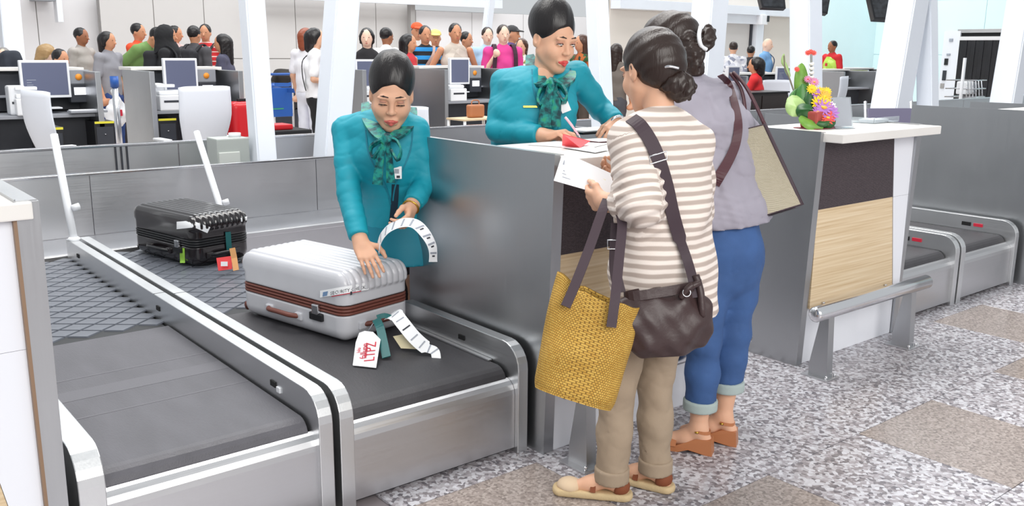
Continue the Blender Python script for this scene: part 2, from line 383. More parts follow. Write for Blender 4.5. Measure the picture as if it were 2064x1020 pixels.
# ================================================================ far walls
M['wall_grey'] = mat('pale grey wall panel', '#c9c6c4', 0.6, var=0.02, vscale=1)
M['wall_light'] = mat('light wall panel', '#dedcdd', 0.6)
M['wall_cream'] = mat('cream wall', '#dcd5cd', 0.6)
M['aqua'] = mat('pale aqua glass wall', '#dcf3f6', 0.25, var=0.03, vscale=0.5)
M['seam'] = mat('wall seam', '#9c9997', 0.7)
WY = 19.0
def xat(px_, Y): return PY(px_, 100, Y)[0]
WH = 2.62
def panel_wall(name, x0, x1, Y, m, h=WH, cols=None, rows=2, skip=()):
    w = box(name, (x0, Y, 0), (x1, Y + 0.15, h), 'seam', None, 0.0); w['kind'] = 'structure'
    cols = cols or max(1, round((x1 - x0) / 1.3)); dx = (x1 - x0) / cols; dz = h / rows
    for c in range(cols):
        for r in range(rows): box('wall_panel', (x0 + c * dx + 0.008, Y - 0.02, r * dz + 0.008), (x0 + (c + 1) * dx - 0.008, Y, (r + 1) * dz - 0.008), m, w, 0.003, 1)
    return w
panel_wall('wall_back', xat(207, WY), xat(832, WY), WY, 'wall_grey', rows=2, cols=7)
panel_wall('wall_back_pale', xat(-60, WY + .4), xat(210, WY + .4), WY + .4, 'wall_light', cols=2, rows=1)
panel_wall('wall_back_lit', xat(838, WY - .1), xat(1235, WY - .1), WY - .1, 'wall_light', h=2.45, cols=4, rows=1)
box('trim_1', (xat(829, WY - .3), WY - .3, 0), (xat(838, WY - .3), WY - .15, 2.6), 'seam')['kind'] = 'structure'
box('trim_2', (xat(535, WY - .4), WY - .45, 2.55), (xat(1010, WY - .4), WY - .3, 2.75), 'white_paint')['kind'] = 'structure'
# area with the service door, right of centre
RY = 15.0
panel_wall('wall_right', xat(1225, RY), xat(1660, RY), RY, 'wall_cream', h=3.4, cols=3, rows=1)
def zat(px_, py_, Y): return PY(px_, py_, Y)[2]
box('trim_3', (xat(1225, RY), RY - .35, zat(1400, 26, RY)), (xat(1606, RY), RY - .05, zat(1400, 8, RY)), 'white_paint')['kind'] = 'structure'
box('trim_4', (xat(1440, RY), RY - .25, zat(1480, 48, RY)), (xat(1520, RY), RY - .05, zat(1480, 30, RY)), 'white_paint')['kind'] = 'structure'
box('trim_5', (xat(1507, RY), RY - .25, 0), (xat(1521, RY), RY - .05, zat(1480, 48, RY)), 'white_paint')['kind'] = 'structure'
d1 = box('door_1', (xat(1452, RY), RY - .10, 0), (xat(1506, RY), RY - .03, zat(1480, 48, RY)), 'wall_grey'); d1['kind'] = 'structure'
box('door_edge', (xat(1502, RY), RY - .13, 0), (xat(1506, RY), RY - .10, zat(1480, 48, RY)), 'dark_grey', d1, 0.001)
# aqua wall
AX = 26.0
def yat(px_, X): return PX(px_, 100, X)[1]
def zax(px_, py_, X): return PX(px_, py_, X)[2]
aw = box('wall_aqua', (AX, 2, 0), (AX + .2, yat(1640, AX), 4.6), 'aqua', None, 0.0); aw['kind'] = 'structure'
ya = yat(1640, AX); k = 0
seam_a = mat('aqua joint', '#a6cfd6', 0.4)
y = 3.0
while y < ya - 1:
    for r in range(3): box('glass_panel', (AX - .02, y + .008, r * 1.5 + .008), (AX, min(y + 2.2, ya) - .008, r * 1.5 + 1.492), 'aqua', aw, 0.002, 1)
    y += 2.2
wr2 = box('wall_aqua_return', (xat(1636, RY), RY - .04, 0), (AX + .2, RY + .3, 4.6), 'aqua', None, 0.0); wr2['kind'] = 'structure'
# strip curtain doorway in the aqua wall
yl, yr = yat(1935, AX - .05), yat(2046, AX - .05); zt = zax(1980, 66, AX)
door = box('door_2', (AX - .06, yr, 0), (AX - .03, yl, zt), 'groove', None, 0.0); door['kind'] = 'structure'
M['curtain'] = mat('black vinyl strip', '#1a1b20', 0.3, var=0.3, vscale=3)
ns = 13
for i in range(ns):
    ya_ = yr + (yl - yr) * i / ns; dx = 0.02 * (i % 2)
    box('curtain_strip', (AX - .12 - dx, ya_ + .004, 0.03), (AX - .10 - dx, ya_ + (yl - yr) / ns * 1.06, zt - .2), 'curtain', door, 0.004, 1)
box('curtain_rail', (AX - .14, yr, zt - .2), (AX - .08, yl, zt - .1), 'wall_light', door)
box('door_header', (AX - .1, yr - .1, zt), (AX - .02, yl + .1, zt + .1), 'steel_h', door)
yj = yat(1902, AX - .05)
jm = box('trim_6', (AX - .12, yl, 0), (AX - .02, yj, zt + .05), 'white_gloss'); jm['kind'] = 'structure'
for (px_, y0, y1, mm) in ((1911, 118, 131, 'black_plastic'), (1910, 142, 162, 'dark_grey'), (1908, 168, 178, 'seam'), (1916, 78, 84, 'grey_ink'), (1914, 108, 112, 'grey_ink')):
    yy = yat(px_, AX - .1); box('switch_plate', (AX - .15, yy - .05, zax(px_, y1, AX)), (AX - .12, yy + .05, zax(px_, y0, AX)), mm, jm)
# ================================================================ white slanted columns
def column(name, xb, yb, xt, D, w, label, group='white slanted steel columns', dd=0.0, rz=0.0):
    b, t = PD(xb, yb, D), PD(xt, 0, D + dd); d = (t - b) / (t[2] - b[2]); lo, hi = b - d * b[2], b + d * (5.5 - b[2])
    h = w / 2; c_, s_ = math.cos(rz) * h, math.sin(rz) * h; V = []
    for p in (lo, hi):
        for (a, e) in ((-1, -1), (1, -1), (1, 1), (-1, 1)): V.append((p[0] + a * c_ - e * s_, p[1] + a * s_ + e * c_, p[2]))
    bm = bmesh.new(); vs = [bm.verts.new(v) for v in V]
    for f in ((3, 2, 1, 0), (4, 5, 6, 7), (0, 1, 5, 4), (1, 2, 6, 5), (2, 3, 7, 6), (3, 0, 4, 7)): bm.faces.new([vs[i] for i in f])
    bmesh.ops.bevel(bm, geom=list(bm.edges), offset=0.012, segments=2, affect='EDGES')
    col = thing(name, label, 'column', (lo[0], lo[1], 0), 0, group)
    s = link('shaft', bm_done(bm), 'white_paint', col); s.location = (-lo[0], -lo[1], 0)
    hw = w * .5 + .05; box('base_plate', (-hw, -hw, 0), (hw, hw, .03), 'white_paint', col)
    return col
column('slanted_column', 531, 318, 507, 6.9, .155, 'white column left of the agent bending over the suitcase, upright one')
column('slanted_column', 667, 315, 690, 7.3, .215, 'wide white column directly behind the bending agent')
column('slanted_column', 1212, 190, 1203, 9.0, .17, 'narrow white column between the two uniformed agents and the customers heads')
column('slanted_column', 1420, 150, 1432, 8.6, .25, 'white column rising behind the customer with the hair clip')
column('slanted_column', 1625, 230, 1624, 9.2, .235, 'white column behind the flower arrangement')
column('slanted_column', 1791, 240, 1832, 8.8, .275, 'broad white column slanting left towards the floor behind the right check-in desk')
column('slanted_column', 1870, 215, 1868, 8.9, .155, 'upright white column meeting the slanting one near the aqua wall')
column('slanted_column', 2026, 215, 2062, 9.3, .235, 'slanted white column at the far right in front of the strip curtain')
column('slanted_column', 28, 130, 16, 15.0, .3, 'distant white column at the far left edge')
column('slanted_column', 978, 90, 988, 15.5, .13, 'thin distant white column beside the agent who is writing')

# ================================================================ collector conveyor and steel barriers behind the check-in belts
cl = thing('collector_conveyor', 'long steel baggage collector bed running behind the check-in belts', 'conveyor', (-2, 5.69, 0))
def loc(o, t): o.location = -np.array(t.location) if hasattr(t, 'location') else o.location; return o
def pbox(t, name, lo, hi, m, bev=0.004, seg=2): o = box(name, A(*lo) - A(*t.location), A(*hi) - A(*t.location), m, t, bev, seg); return o
M['steel_bed'] = steel('worn steel bed', (0.42, 0.43, 0.46, 1), 0.42, 0)
pbox(cl, 'bed', (-2, 5.72, .25), (16, 6.25, .31), 'steel_bed')
pbox(cl, 'front_lip', (-2, 5.68, .285), (16, 5.73, .318), 'steel_h', .006)
x = -1.6
while x < 15: pbox(cl, 'front_panel', (x, 5.70, .02), (x + 1.19, 5.72, .284), 'steel_h', .002, 1); x += 1.2
bar = thing('steel_barrier', 'low steel guard wall with bright top lip right behind the collector bed', 'barrier', (-2, 6.25, 0), group='steel guard walls')
x = -1.64
while x < 14: pbox(bar, 'panel', (x, 6.25, .31), (x + 1.596, 6.28, .70), 'steel_h', .002, 1); x += 1.6
pbox(bar, 'top_lip', (-2, 6.235, .70), (14.5, 6.30, .717), 'chrome', .003)
bar2 = thing('steel_barrier', 'farther steel guard wall in front of the staff chairs', 'barrier', (-2, 7.0, 0), group='steel guard walls')
x = -1.2
while x < 17: pbox(bar2, 'panel', (x, 7.0, .0), (x + 1.792, 7.03, .80), 'steel_h', .002, 1); x += 1.8
pbox(bar2, 'top_lip', (-2, 6.985, .80), (18, 7.06, .817), 'chrome', .003)
for xx in (1.93, 1.97, 2.01): pbox(bar2, 'cable', (xx, 6.985, .3), (xx + .012, 7.0, .8), 'dark_grey', .003)

# ================================================================ check-in belts
def arcpts(cx, cy, r, a0, a1, n=7): return [(cx + r * math.cos(math.radians(a0 + (a1 - a0) * i / (n - 1))), cy + r * math.sin(math.radians(a0 + (a1 - a0) * i / (n - 1)))) for i in range(n)]
pad_me = None
def side_rail(t, x0, x1, yend, low=.2, outer=True):
    poly = [(2.50, 0.0)] + arcpts(2.60, .33, .10, 180, 90) + [(yend, .43), (yend, low), (2.575, low), (2.575, 0)]
    tx, ty = t.location[0], t.location[1]
    r = prism('side_rail', [(p[0] - ty, p[1]) for p in poly], x0 - tx, x1 - tx, 0, 'steel_y', t, 0)
    md = r.modifiers.new('b', 'BEVEL'); md.width = .003; md.segments = 2; md.limit_method = 'ANGLE'; md.angle_limit = .6
    return r
def belt_lane(name, x0, x1, label, ry0, ry1, rails, pads=True, yend=5.66, rub='rubber'):
    """x0..x1 belt width; rails: list of (xa, xb, yend)"""
    global pad_me
    t = thing(name, label, 'conveyor', ((x0 + x1) / 2, 2.5, 0), group='check-in belts')
    ox, oy = t.location[0], t.location[1]
    # smooth belt with rounded nose
    poly = [(2.56, .20)] + arcpts(2.615, .275, .055, 200, 90) + [(3.88, .33), (3.88, .27), (2.70, .20)]
    prism('belt', [(p[0] - oy, p[1]) for p in poly], x0 + .006 - ox, x1 - .006 - ox, 0, rub, t)
    # front panel curving back at its top
    poly = [(2.52, .02)] + [(2.52, .235)] + arcpts(2.575, .235, .055, 180, 100, 5) + [(2.585, .02)]
    fp = prism('front_panel', [(p[0] - oy, p[1]) for p in poly], x0 - .004 - ox, x1 + .004 - ox, 0, 'steel_h', t)
    pbox(t, 'kick_gap', (x0, 2.55, 0), (x1, 2.58, .03), 'groove', 0)
    pbox(t, 'belt_bed', (x0 + .004, 2.75, .05), (x1 - .004, yend, .25), 'groove', 0)
    pbox(t, 'cleated_belt', (x0 + .006, 3.90, .27), (x1 - .006, yend - .12, .322), 'rubber_base', .008)
    if pads:
        if pad_me is None:
            bm = bmesh.new(); a, b = .066, .052
            for z_, s_ in ((0, 1.0), (.006, .93)):
                pass
            lo = [bm.verts.new((p[0], p[1], 0)) for p in ((a, 0), (0, b), (-a, 0), (0, -b))]; hi = [bm.verts.new((p[0] * .94, p[1] * .94, .006)) for p in ((a, 0), (0, b), (-a, 0), (0, -b))]
            bm.faces.new(hi)
            for i in range(4): bm.faces.new((lo[i], lo[(i + 1) % 4], hi[(i + 1) % 4], hi[i]))
            pad_me = bm_done(bm); pad_me.materials.append(M['rubber_pad'])
        over = 0 if abs(x0 - 1.37) < .01 else 1; dx, dy = .143, .117; ny = int((yend - .14 - 3.93) / dy * 2); nx = int((x1 - x0) / dx) + (0 if not over else 1)
        for j in range(ny):
            off = (j % 2) * dx / 2; n_ = nx if j % 2 == 0 else nx - 1
            xs = (x0 + x1) / 2 - (nx - 1) * dx / 2
            for i in range(n_):
                o = link('belt_pad', pad_me, None, t); o.location = (xs + i * dx + off - ox, 3.985 + j * dy / 2 - oy, .322)
    for (xa, xb, ye) in rails: side_rail(t, xa, xb, ye)
    return t
c1 = belt_lane('check_in_conveyor', .595, 1.235, 'empty check-in belt nearest the left edge with worn dark rubber', 0, 0, [(.52, .592, 5.6), (1.238, 1.288, 5.6)], rub='rubber_worn')
for yy, ww in ((3.02, .012), (3.20, .10), (3.42, .012)): pbox(c1, 'belt_splice', (.603, yy, .3296), (1.227, yy + ww, .3308), mat('belt splice rubber', '#5a595f', .5, bump=.2, bscale=220), .0004, 1)
c2 = belt_lane("check_in_conveyor", 1.37, 2.055, 'check-in belt carrying the white suitcase', 0, 0, [(1.312, 1.364, 5.6), (2.06, 2.108, 3.30)])
pbox(c1, 'gap_filler', (1.2885, 2.60, .0), (1.3115, 5.6, .39), 'groove', 0)
for (t, xx, yy, sgn, mm) in ((c1, 1.236, 2.83, -1, 'groove'), (c1, 1.236, 4.02, -1, 'groove'), (c1, 1.236, 5.35, -1, 'groove'), (c2, 2.058, 2.86, -1, 'groove')):
    pbox(t, 'sensor_slot', (xx - .003, yy - .02, .365), (xx + .004, yy + .02, .385), mm, .001)
pbox(c1, 'sensor_lens', (1.232, 2.775, .355), (1.239, 2.80, .375), 'white_plastic', .002)
pbox(c2, 'belt_edge_strip', (2.04, 2.66, .331), (2.058, 3.28, .338), 'steel_y', .001)
for t in (c1,):
    for yy in (4.07,):
        pbox(t, 'rail_seam', (1.2375, yy, .429), (1.2885, yy + .004, .4306), 'groove', 0)
pbox(c2, 'rail_seam', (1.3115, 4.02, .429), (1.3645, 4.024, .4306), 'groove', 0)
DX = 4.24
c3 = belt_lane('check_in_conveyor', .595 + DX, 1.235 + DX, 'far check-in belt next to the wood fronted desk', 0, 0, [(.52 + DX, .592 + DX, 5.6), (1.238 + DX, 1.288 + DX, 5.6)], pads=False)
c4 = belt_lane('check_in_conveyor', 1.37 + DX, 2.055 + DX, 'far check-in belt against the rightmost steel panel', 0, 0, [(1.312 + DX, 1.364 + DX, 5.6), (2.06 + DX, 2.108 + DX, 5.6)], pads=False)
for (t, xx) in ((c3, 1.236 + DX), (c4, 2.058 + DX)):
    pbox(t, 'sensor_slot', (xx - .004, 2.80, .36), (xx + .004, 2.86, .385), 'groove', .001)
    pbox(t, 'sensor_light', (xx - .005, 2.72, .362), (xx + .003, 2.78, .383), 'red_ink', .001)
# slanted white poles at the rail ends
def pole(base, top, label):
    t = thing('scanner_pole', label, 'pole', tuple(base), group='slanted white poles on the belt rails'); d = np.array(top) - base
    tube('shaft', [(0, 0, 0), d * .35, d], .021, 'white_plastic', t, 14)
    tube('clamp', [d * .30 + A(.02, -.015, 0), d * .30 + A(.055, -.03, .012)], .02, 'white_plastic', t, 10)
    lathe('foot', [(.034, 0), (.034, .012), (.024, .02)], 'white_plastic', t)
    return t
pb = A(1.265, 5.53, .43); pole(pb, PX(110, 285, 1.265) + A(0, 0, .04), 'slanted white pole at the end of the left belt rail')
pb2 = A(2.24, 5.70, .318); pole(pb2, PX(396, 266, 2.24), 'slanted white pole rising behind the black suitcase')
# ================================================================ check-in desks
def wood_mat():
    m = mat('pale wood laminate', '#d9bf98', 0.45); nt, b = nodes(m)
    tc = nt.nodes.new('ShaderNodeTexCoord'); mp = nt.nodes.new('ShaderNodeMapping'); mp.inputs['Scale'].default_value = (1.0, 1, 60); nt.links.new(tc.outputs['Object'], mp.inputs[0])
    n = nt.nodes.new('ShaderNodeTexNoise'); n.inputs['Scale'].default_value = 1.6; n.inputs['Detail'].default_value = 5; nt.links.new(mp.outputs[0], n.inputs['Vector'])
    r = ramp(nt, [(0.3, '#c9ae88'), (0.5, '#dac3a0'), (0.7, '#e5d3b6')]); nt.links.new(n.outputs['Fac'], r.inputs[0]); nt.links.new(r.outputs[0], b.inputs['Base Color'])
    return m
def weave_mat(name, c1, c2, sx, sz, rough=.6, dist=.003):
    m = mat(name, c1, rough); nt, b = nodes(m)
    tc = nt.nodes.new('ShaderNodeTexCoord'); mp = nt.nodes.new('ShaderNodeMapping'); mp.inputs['Scale'].default_value = (sx, sx, sz); nt.links.new(tc.outputs['Object'], mp.inputs[0])
    ck = nt.nodes.new('ShaderNodeTexBrick'); ck.inputs['Scale'].default_value = 1; ck.inputs['Mortar Size'].default_value = .09; ck.inputs['Mortar Smooth'].default_value = .6
    sw = nt.nodes.new('ShaderNodeSeparateXYZ'); cb = nt.nodes.new('ShaderNodeCombineXYZ'); ad = nt.nodes.new('ShaderNodeMath')
    nt.links.new(mp.outputs[0], sw.inputs[0]); nt.links.new(sw.outputs[0], ad.inputs[0]); nt.links.new(sw.outputs[1], ad.inputs[1]); nt.links.new(ad.outputs[0], cb.inputs[0]); nt.links.new(sw.outputs[2], cb.inputs[1])
    nt.links.new(cb.outputs[0], ck.inputs['Vector'])
    ck.inputs['Color1'].default_value = srgb(c1); ck.inputs['Color2'].default_value = srgb(c2); ck.inputs['Mortar'].default_value = tuple(v * .35 for v in srgb(c1)[:3]) + (1,)
    nt.links.new(ck.outputs['Color'], b.inputs['Base Color'])
    bp = nt.nodes.new('ShaderNodeBump'); bp.inputs['Strength'].default_value = .5; bp.inputs['Distance'].default_value = dist; bp.invert = True; nt.links.new(ck.outputs['Fac'], bp.inputs['Height']); nt.links.new(bp.outputs[0], b.inputs['Normal'])
    return m
M['wood'] = wood_mat(); M['weave'] = weave_mat('dark brown rattan weave', '#4b3f45', '#6b5d62', 55, 80)
def fprism(t, name, quad, y0, y1, m):
    """quad in X,Z; extruded in Y"""
    ox, oy = t.location[0], t.location[1]
    return prism(name, [(q[0] - ox, q[1]) for q in quad], y0 - oy, y1 - oy, 1, m, t, .002)
def desk(x0, label, top_right=True, depth=.94, slab0=.03, slab1=-.005, sfront=2.30):
    w = .95; x1 = x0 + w; yf = 2.41; t = thing('check_in_desk', label, 'desk', (x0, yf, 0), group='stainless check-in desks')
    # side panels, slightly leaning back towards the floor
    for (a, b) in ((x0, x0 + .055), (x1 - .055, x1)):
        poly = [(2.435, 0), (2.40, 1.145), (yf + depth, 1.145), (yf + depth, 0)]
        prism('side_panel', [(p[0] - yf, p[1]) for p in poly], a - x0, b - x0, 0, 'steel_v', t, .004)
    fprism(t, 'weave_panel', [(x0 + .058, .778), (x0 + .735, .778), (x0 + .69, 1.098), (x0 + .058, 1.098)], 2.415, 2.45, 'weave')
    fprism(t, 'wood_panel', [(x0 + .058, .285), (x0 + .825, .285), (x0 + .737, .773), (x0 + .058, .773)], 2.418, 2.45, 'wood')
    fprism(t, 'gloss_panel', [(x0 + .741, .778), (x1 - .058, .778), (x1 - .058, 1.098), (x0 + .695, 1.098)], 2.414, 2.45, 'white_gloss')
    fprism(t, 'gloss_panel', [(x0 + .83, .285), (x1 - .058, .285), (x1 - .058, .773), (x0 + .742, .773)], 2.414, 2.45, 'white_gloss')
    pbox(t, 'kick_panel', (x0 + .058, 2.44, .0), (x1 - .058, 2.46, .28), 'white_gloss')
    pbox(t, 'core', (x0 + .06, 2.452, .0), (x1 - .06, 2.475, 1.1), 'groove', 0)
    pbox(t, 'ledge', (x0 + slab0, sfront, 1.10), (x1 + slab1, 2.82, 1.142), 'white', .004)
    pbox(t, 'worktop', (x0 + .058, 2.70, .78), (x1 - .058, 2.98, .81), 'white', .004)
    pbox(t, 'equipment_shelf', (x0 + .058, 2.48, .45), (x1 - .058, 2.9, .47), 'dark_grey', .003)
    for i in range(2): lathe('bolt', [(.008, 0), (.008, .006)], 'chrome', t, (.16 + .58 * i, .0, .30))
    return t
dk0 = desk(-.47, 'check-in desk cut off at the left edge of the picture', slab1=-.018, sfront=2.385)
dk1 = desk(2.13, 'check-in desk where the agent writes, with brushed steel side panel')
dk2 = desk(3.77, 'wood fronted check-in desk carrying the flower arrangement')
dk3 = desk(6.40, 'check-in desk at the far right showing a plain steel side')
pbox(dk0, 'inlay_line', (.385, 2.39, 1.1425), (.392, 2.82, 1.1435), 'dark_grey', 0)
pbox(dk0, 'inlay_line', (.419, 2.396, .0), (.427, 2.44, 1.1), mat('brown edge strip', '#8a6f58', .5), 0)
def foot_rail(x0, x1, label):
    t = thing('foot_rail', label, 'rail', (x0, 2.25, 0), group='tubular foot rails')
    L = x1 - x0
    tube('bar', [(0, 0, .335), (.012, 0, .335), (L - .012, 0, .335), (L, 0, .335)], [.026, .036, .036, .026], 'chrome', t, 20)
    for xx in (.14, L - .14):
        prism('post', [(-.02, 0), (.075, 0), (.075, .06), (.03, .31), (-.005, .31)], xx - .006 - .02, xx + .006 + .02, 0, 'steel_v', t, .002)
        box('base_plate', (xx - .055, -.04, 0), (xx + .055, .10, .008), 'steel_h', t, .002)
        for bx in (-.035, .035): lathe('bolt', [(.007, 0), (.007, .012), (.003, .016)], 'chrome', t, (xx + bx, -.025, .008), 8)
    return t
foot_rail(3.60, 4.64, 'steel foot rail before the wood fronted desk')
foot_rail(2.05, 3.11, 'steel foot rail behind the striped customer legs')
foot_rail(6.47, 7.4, 'steel foot rail at the far right edge')
# papers on the writing desk
def sheet(name, pts, m, label, cat, th=.0015, group=None):
    P = [np.asarray(p, float) for p in pts]; n = nrm(np.cross(P[1] - P[0], P[-1] - P[0])); c = sum(P) / len(P)
    t = tag(link(name, pym([p - c for p in P] + [p - c + n * th for p in P], [tuple(range(len(P)))[::-1], tuple(range(len(P), 2 * len(P)))] + [(i, (i + 1) % len(P), len(P) + (i + 1) % len(P), len(P) + i) for i in range(len(P))]), m), label, cat, group)
    t.location = c; return t
sheet('form_sheet', [PZ(1062, 292, 1.1435), PZ(1185, 300, 1.1435), PZ(1225, 290, 1.1435), PZ(1130, 284, 1.1435)], 'paper', 'white form lying on the desk under the writing hand', 'paper')
sheet('form_sheet', [PZ(1132, 297, 1.146), PZ(1200, 308, 1.146), PZ(1228, 302, 1.146), PZ(1160, 293, 1.146)], 'paper', 'white slip on the desk in front of the red card', 'paper')
M['red_card'] = mat('bright red card', '#f2484f', 0.4); M['maroon'] = mat('maroon leather', '#4a1a22', 0.4)
sheet('red_card', [PZ(1133, 293, 1.149), PZ(1170, 297, 1.149), PZ(1190, 284, 1.16), PZ(1135, 270, 1.20)], 'red_card', 'bright red card tucked under the writing hand', 'card', .002)
pbk = thing('passport', 'maroon passport booklet lying right of the writing hand', 'passport', tuple(PZ(1212, 285, 1.143)))
box('cover', (-.06, -.045, 0), (.06, .045, .004), 'maroon', pbk); box('page_block', (-.058, -.043, .004), (.057, .043, .007), 'paper', pbk)
fd = thing('black_folder', 'black folder with white sheet between the agent hands', 'folder', tuple(PZ(1195, 267, 1.143)))
box('cover', (-.13, -.07, 0), (.14, .12, .012), 'black_plastic', fd); box('sheet', (-.10, -.06, .012), (.12, .09, .015), 'paper', fd)
# ================================================================ people: shared pieces
from mathutils.bvhtree import BVHTree
SKIN_TONES = {'light': '#d9a98c', 'tan': '#c98f6d', 'brown': '#9c6547', 'pale': '#eac4ae'}
def skin(t): return mat('skin ' + t, SKIN_TONES[t], 0.55, sss=0.12, bump=0.05, bscale=300)
def hair_mat(name, col):
    if name in MATS: return MATS[name]
    m = mat(name, col, 0.38); nt, b = nodes(m); b.inputs['Specular IOR Level'].default_value = 0.5
    tc = nt.nodes.new('ShaderNodeTexCoord'); mp = nt.nodes.new('ShaderNodeMapping'); mp.inputs['Scale'].default_value = (160, 160, 9); nt.links.new(tc.outputs['Object'], mp.inputs[0])
    n = nt.nodes.new('ShaderNodeTexNoise'); n.inputs['Scale'].default_value = 1.0; n.inputs['Detail'].default_value = 2; nt.links.new(mp.outputs[0], n.inputs['Vector'])
    bp = nt.nodes.new('ShaderNodeBump'); bp.inputs['Strength'].default_value = 0.35; bp.inputs['Distance'].default_value = 0.004; nt.links.new(n.outputs['Fac'], bp.inputs['Height']); nt.links.new(bp.outputs[0], b.inputs['Normal'])
    return m
M['hair_black'] = hair_mat('black hair', '#130e10'); M['hair_brown'] = hair_mat('dark brown hair', '#281913'); M['hair_chestnut'] = hair_mat('chestnut hair', '#46281a')
M['hair_blond'] = hair_mat('sandy hair', '#a98a5e'); M['hair_red'] = hair_mat('auburn hair', '#8a4326'); M['hair_grey'] = hair_mat('grey hair', '#8b8784')
M['lips'] = mat('red lipstick', '#cf4a48', 0.35); M['lips_soft'] = mat('coral lipstick', '#c9625a', 0.4)
M['eye_white'] = mat('eye white', '#e8e2de', 0.2); M['eye_dark'] = mat('dark iris', '#1b120f', 0.15); M['lash'] = mat('lash line', '#1d1412', 0.6)
M['shadow_lid'] = mat('eye shadow make-up', '#b07f6c', 0.5)
def folds(amp, wl, seed, n=5):
    r = np.random.default_rng(seed); K = []
    for i in range(n):
        d = nrm(r.normal(size=3)); K.append((d * 2 * math.pi / (wl * r.uniform(.7, 1.5)), r.uniform(0, 6.28)))
    return lambda x, y, z: (amp / n ** .5) * sum(np.sin(k[0] * x + k[1] * y + k[2] * z + p) for k, p in K)
def creases(amp, wl, seed, n=3):
    r = np.random.default_rng(seed); K = []
    for i in range(n): d = nrm(r.normal(size=3)); K.append((d * 2 * math.pi / (wl * r.uniform(.7, 1.5)), r.uniform(0, 6.28)))
    w1 = folds(1.6, wl * 1.7, seed + 1)
    def f(x, y, z):
        w = w1(x, y, z); o = 0
        for k, p in K: o = o + (1 - np.abs(np.sin(k[0] * x + k[1] * y + k[2] * z + p + w))) ** 5
        return amp * o
    return f
def frame(Fw, Upv):
    f = nrm(Fw); s = nrm(np.cross(f, Upv)); u = np.cross(s, f); return s, f, u      # side (her right), forward, up
def to_world(V, c, fr, sc=1.0): return c + (V * sc) @ np.stack(fr)
FH = nrm(A(FWD[0], FWD[1], 0)); TC = -FH            # horizontal away from / towards the camera
ZU = A(0, 0, 1)
class Surf:
    def __init__(s): s.V = []; s.F = []; s.n = 0
    def add(s, o, mw=None):
        me = o.data; v = np.empty(len(me.vertices) * 3); me.vertices.foreach_get('co', v); v = v.reshape(-1, 3)
        mwm = o.matrix_basis if o.parent is None else o.parent.matrix_basis @ o.matrix_basis
        Mx = np.array(mwm); v = v @ Mx[:3, :3].T + Mx[:3, 3]
        s.V += [tuple(q) for q in v]; s.F += [tuple(i + s.n for i in p.vertices) for p in me.polygons]; s.n += len(v); s.t = None; return s
    def hit(s, x, y, off=0.004):
        if s.t is None: s.t = BVHTree.FromPolygons(s.V, s.F)
        d = nrm(ray(x, y)); h = s.t.ray_cast(Vector(CAM), Vector(d))
        if h[0] is None: return None
        return np.array(h[0]) - d * off
    def path(s, pts, off=0.004, D=None):
        out = []
        for p in pts:
            h = s.hit(p[0], p[1], off)
            if h is None: h = PD(p[0], p[1], D if len(p) < 3 else p[2])
            out.append(h)
        return out
def head_skin(neck_to=None, eyes=0.0):
    """local coords: x = her right, y = forward, z = up. eyes: 0 closed/down .. 1 open"""
    s = Solid()
    s.ell((0, -.014, .032), (.074, .092, .084), k=.02)
    s.ell((0, .022, -.030), (.061, .066, .080), k=.03)
    s.cap((.050, .004, -.050), (.014, .058, -.094), .021, .019, .03); s.cap((-.050, .004, -.050), (-.014, .058, -.094), .021, .019, .03)
    s.ell((0, .066, -.096), (.022, .019, .018), k=.02)
    for e in (1, -1):
        s.ell((e * .036, .056, -.032), (.026, .028, .026), k=.025)
        s.ell((e * .030, .082, .026), (.024, .010, .008), k=.02)
    s.cap((0, .086, .012), (0, .100, -.020), .0075, .0095, .014); s.ell((0, .1035, -.025), (.0105, .0105, .009), k=.008)
    for e in (1, -1):
        s.ell((e * .0115, .096, -.028), (.0075, .009, .0065), k=.006)
        s.ell((e * .0315, .098, .006), (.0165, .016, .0095), k=.010, sub=True)
        s.ell((e * .0315, .0765, .0055), (.0155, .0145, .0125), k=.004)
    s.ell((0, .087, -.066), (.026, .012, .016), k=.012)
    s.cap((-.022, .0910, -.0670), (.022, .0910, -.0670), .003, .003, .004, sub=True)
    for e in (1, -1):
        s.ell((e * .076, -.012, -.006), (.008, .019, .030), k=.008); s.ell((e * .082, -.006, .0), (.006, .010, .016), k=.005, sub=True)
    if neck_to is not None: s.cap((0, -.026, -.05), neck_to, .043, .048, .014)
    return s.mesh(.0028, 1)
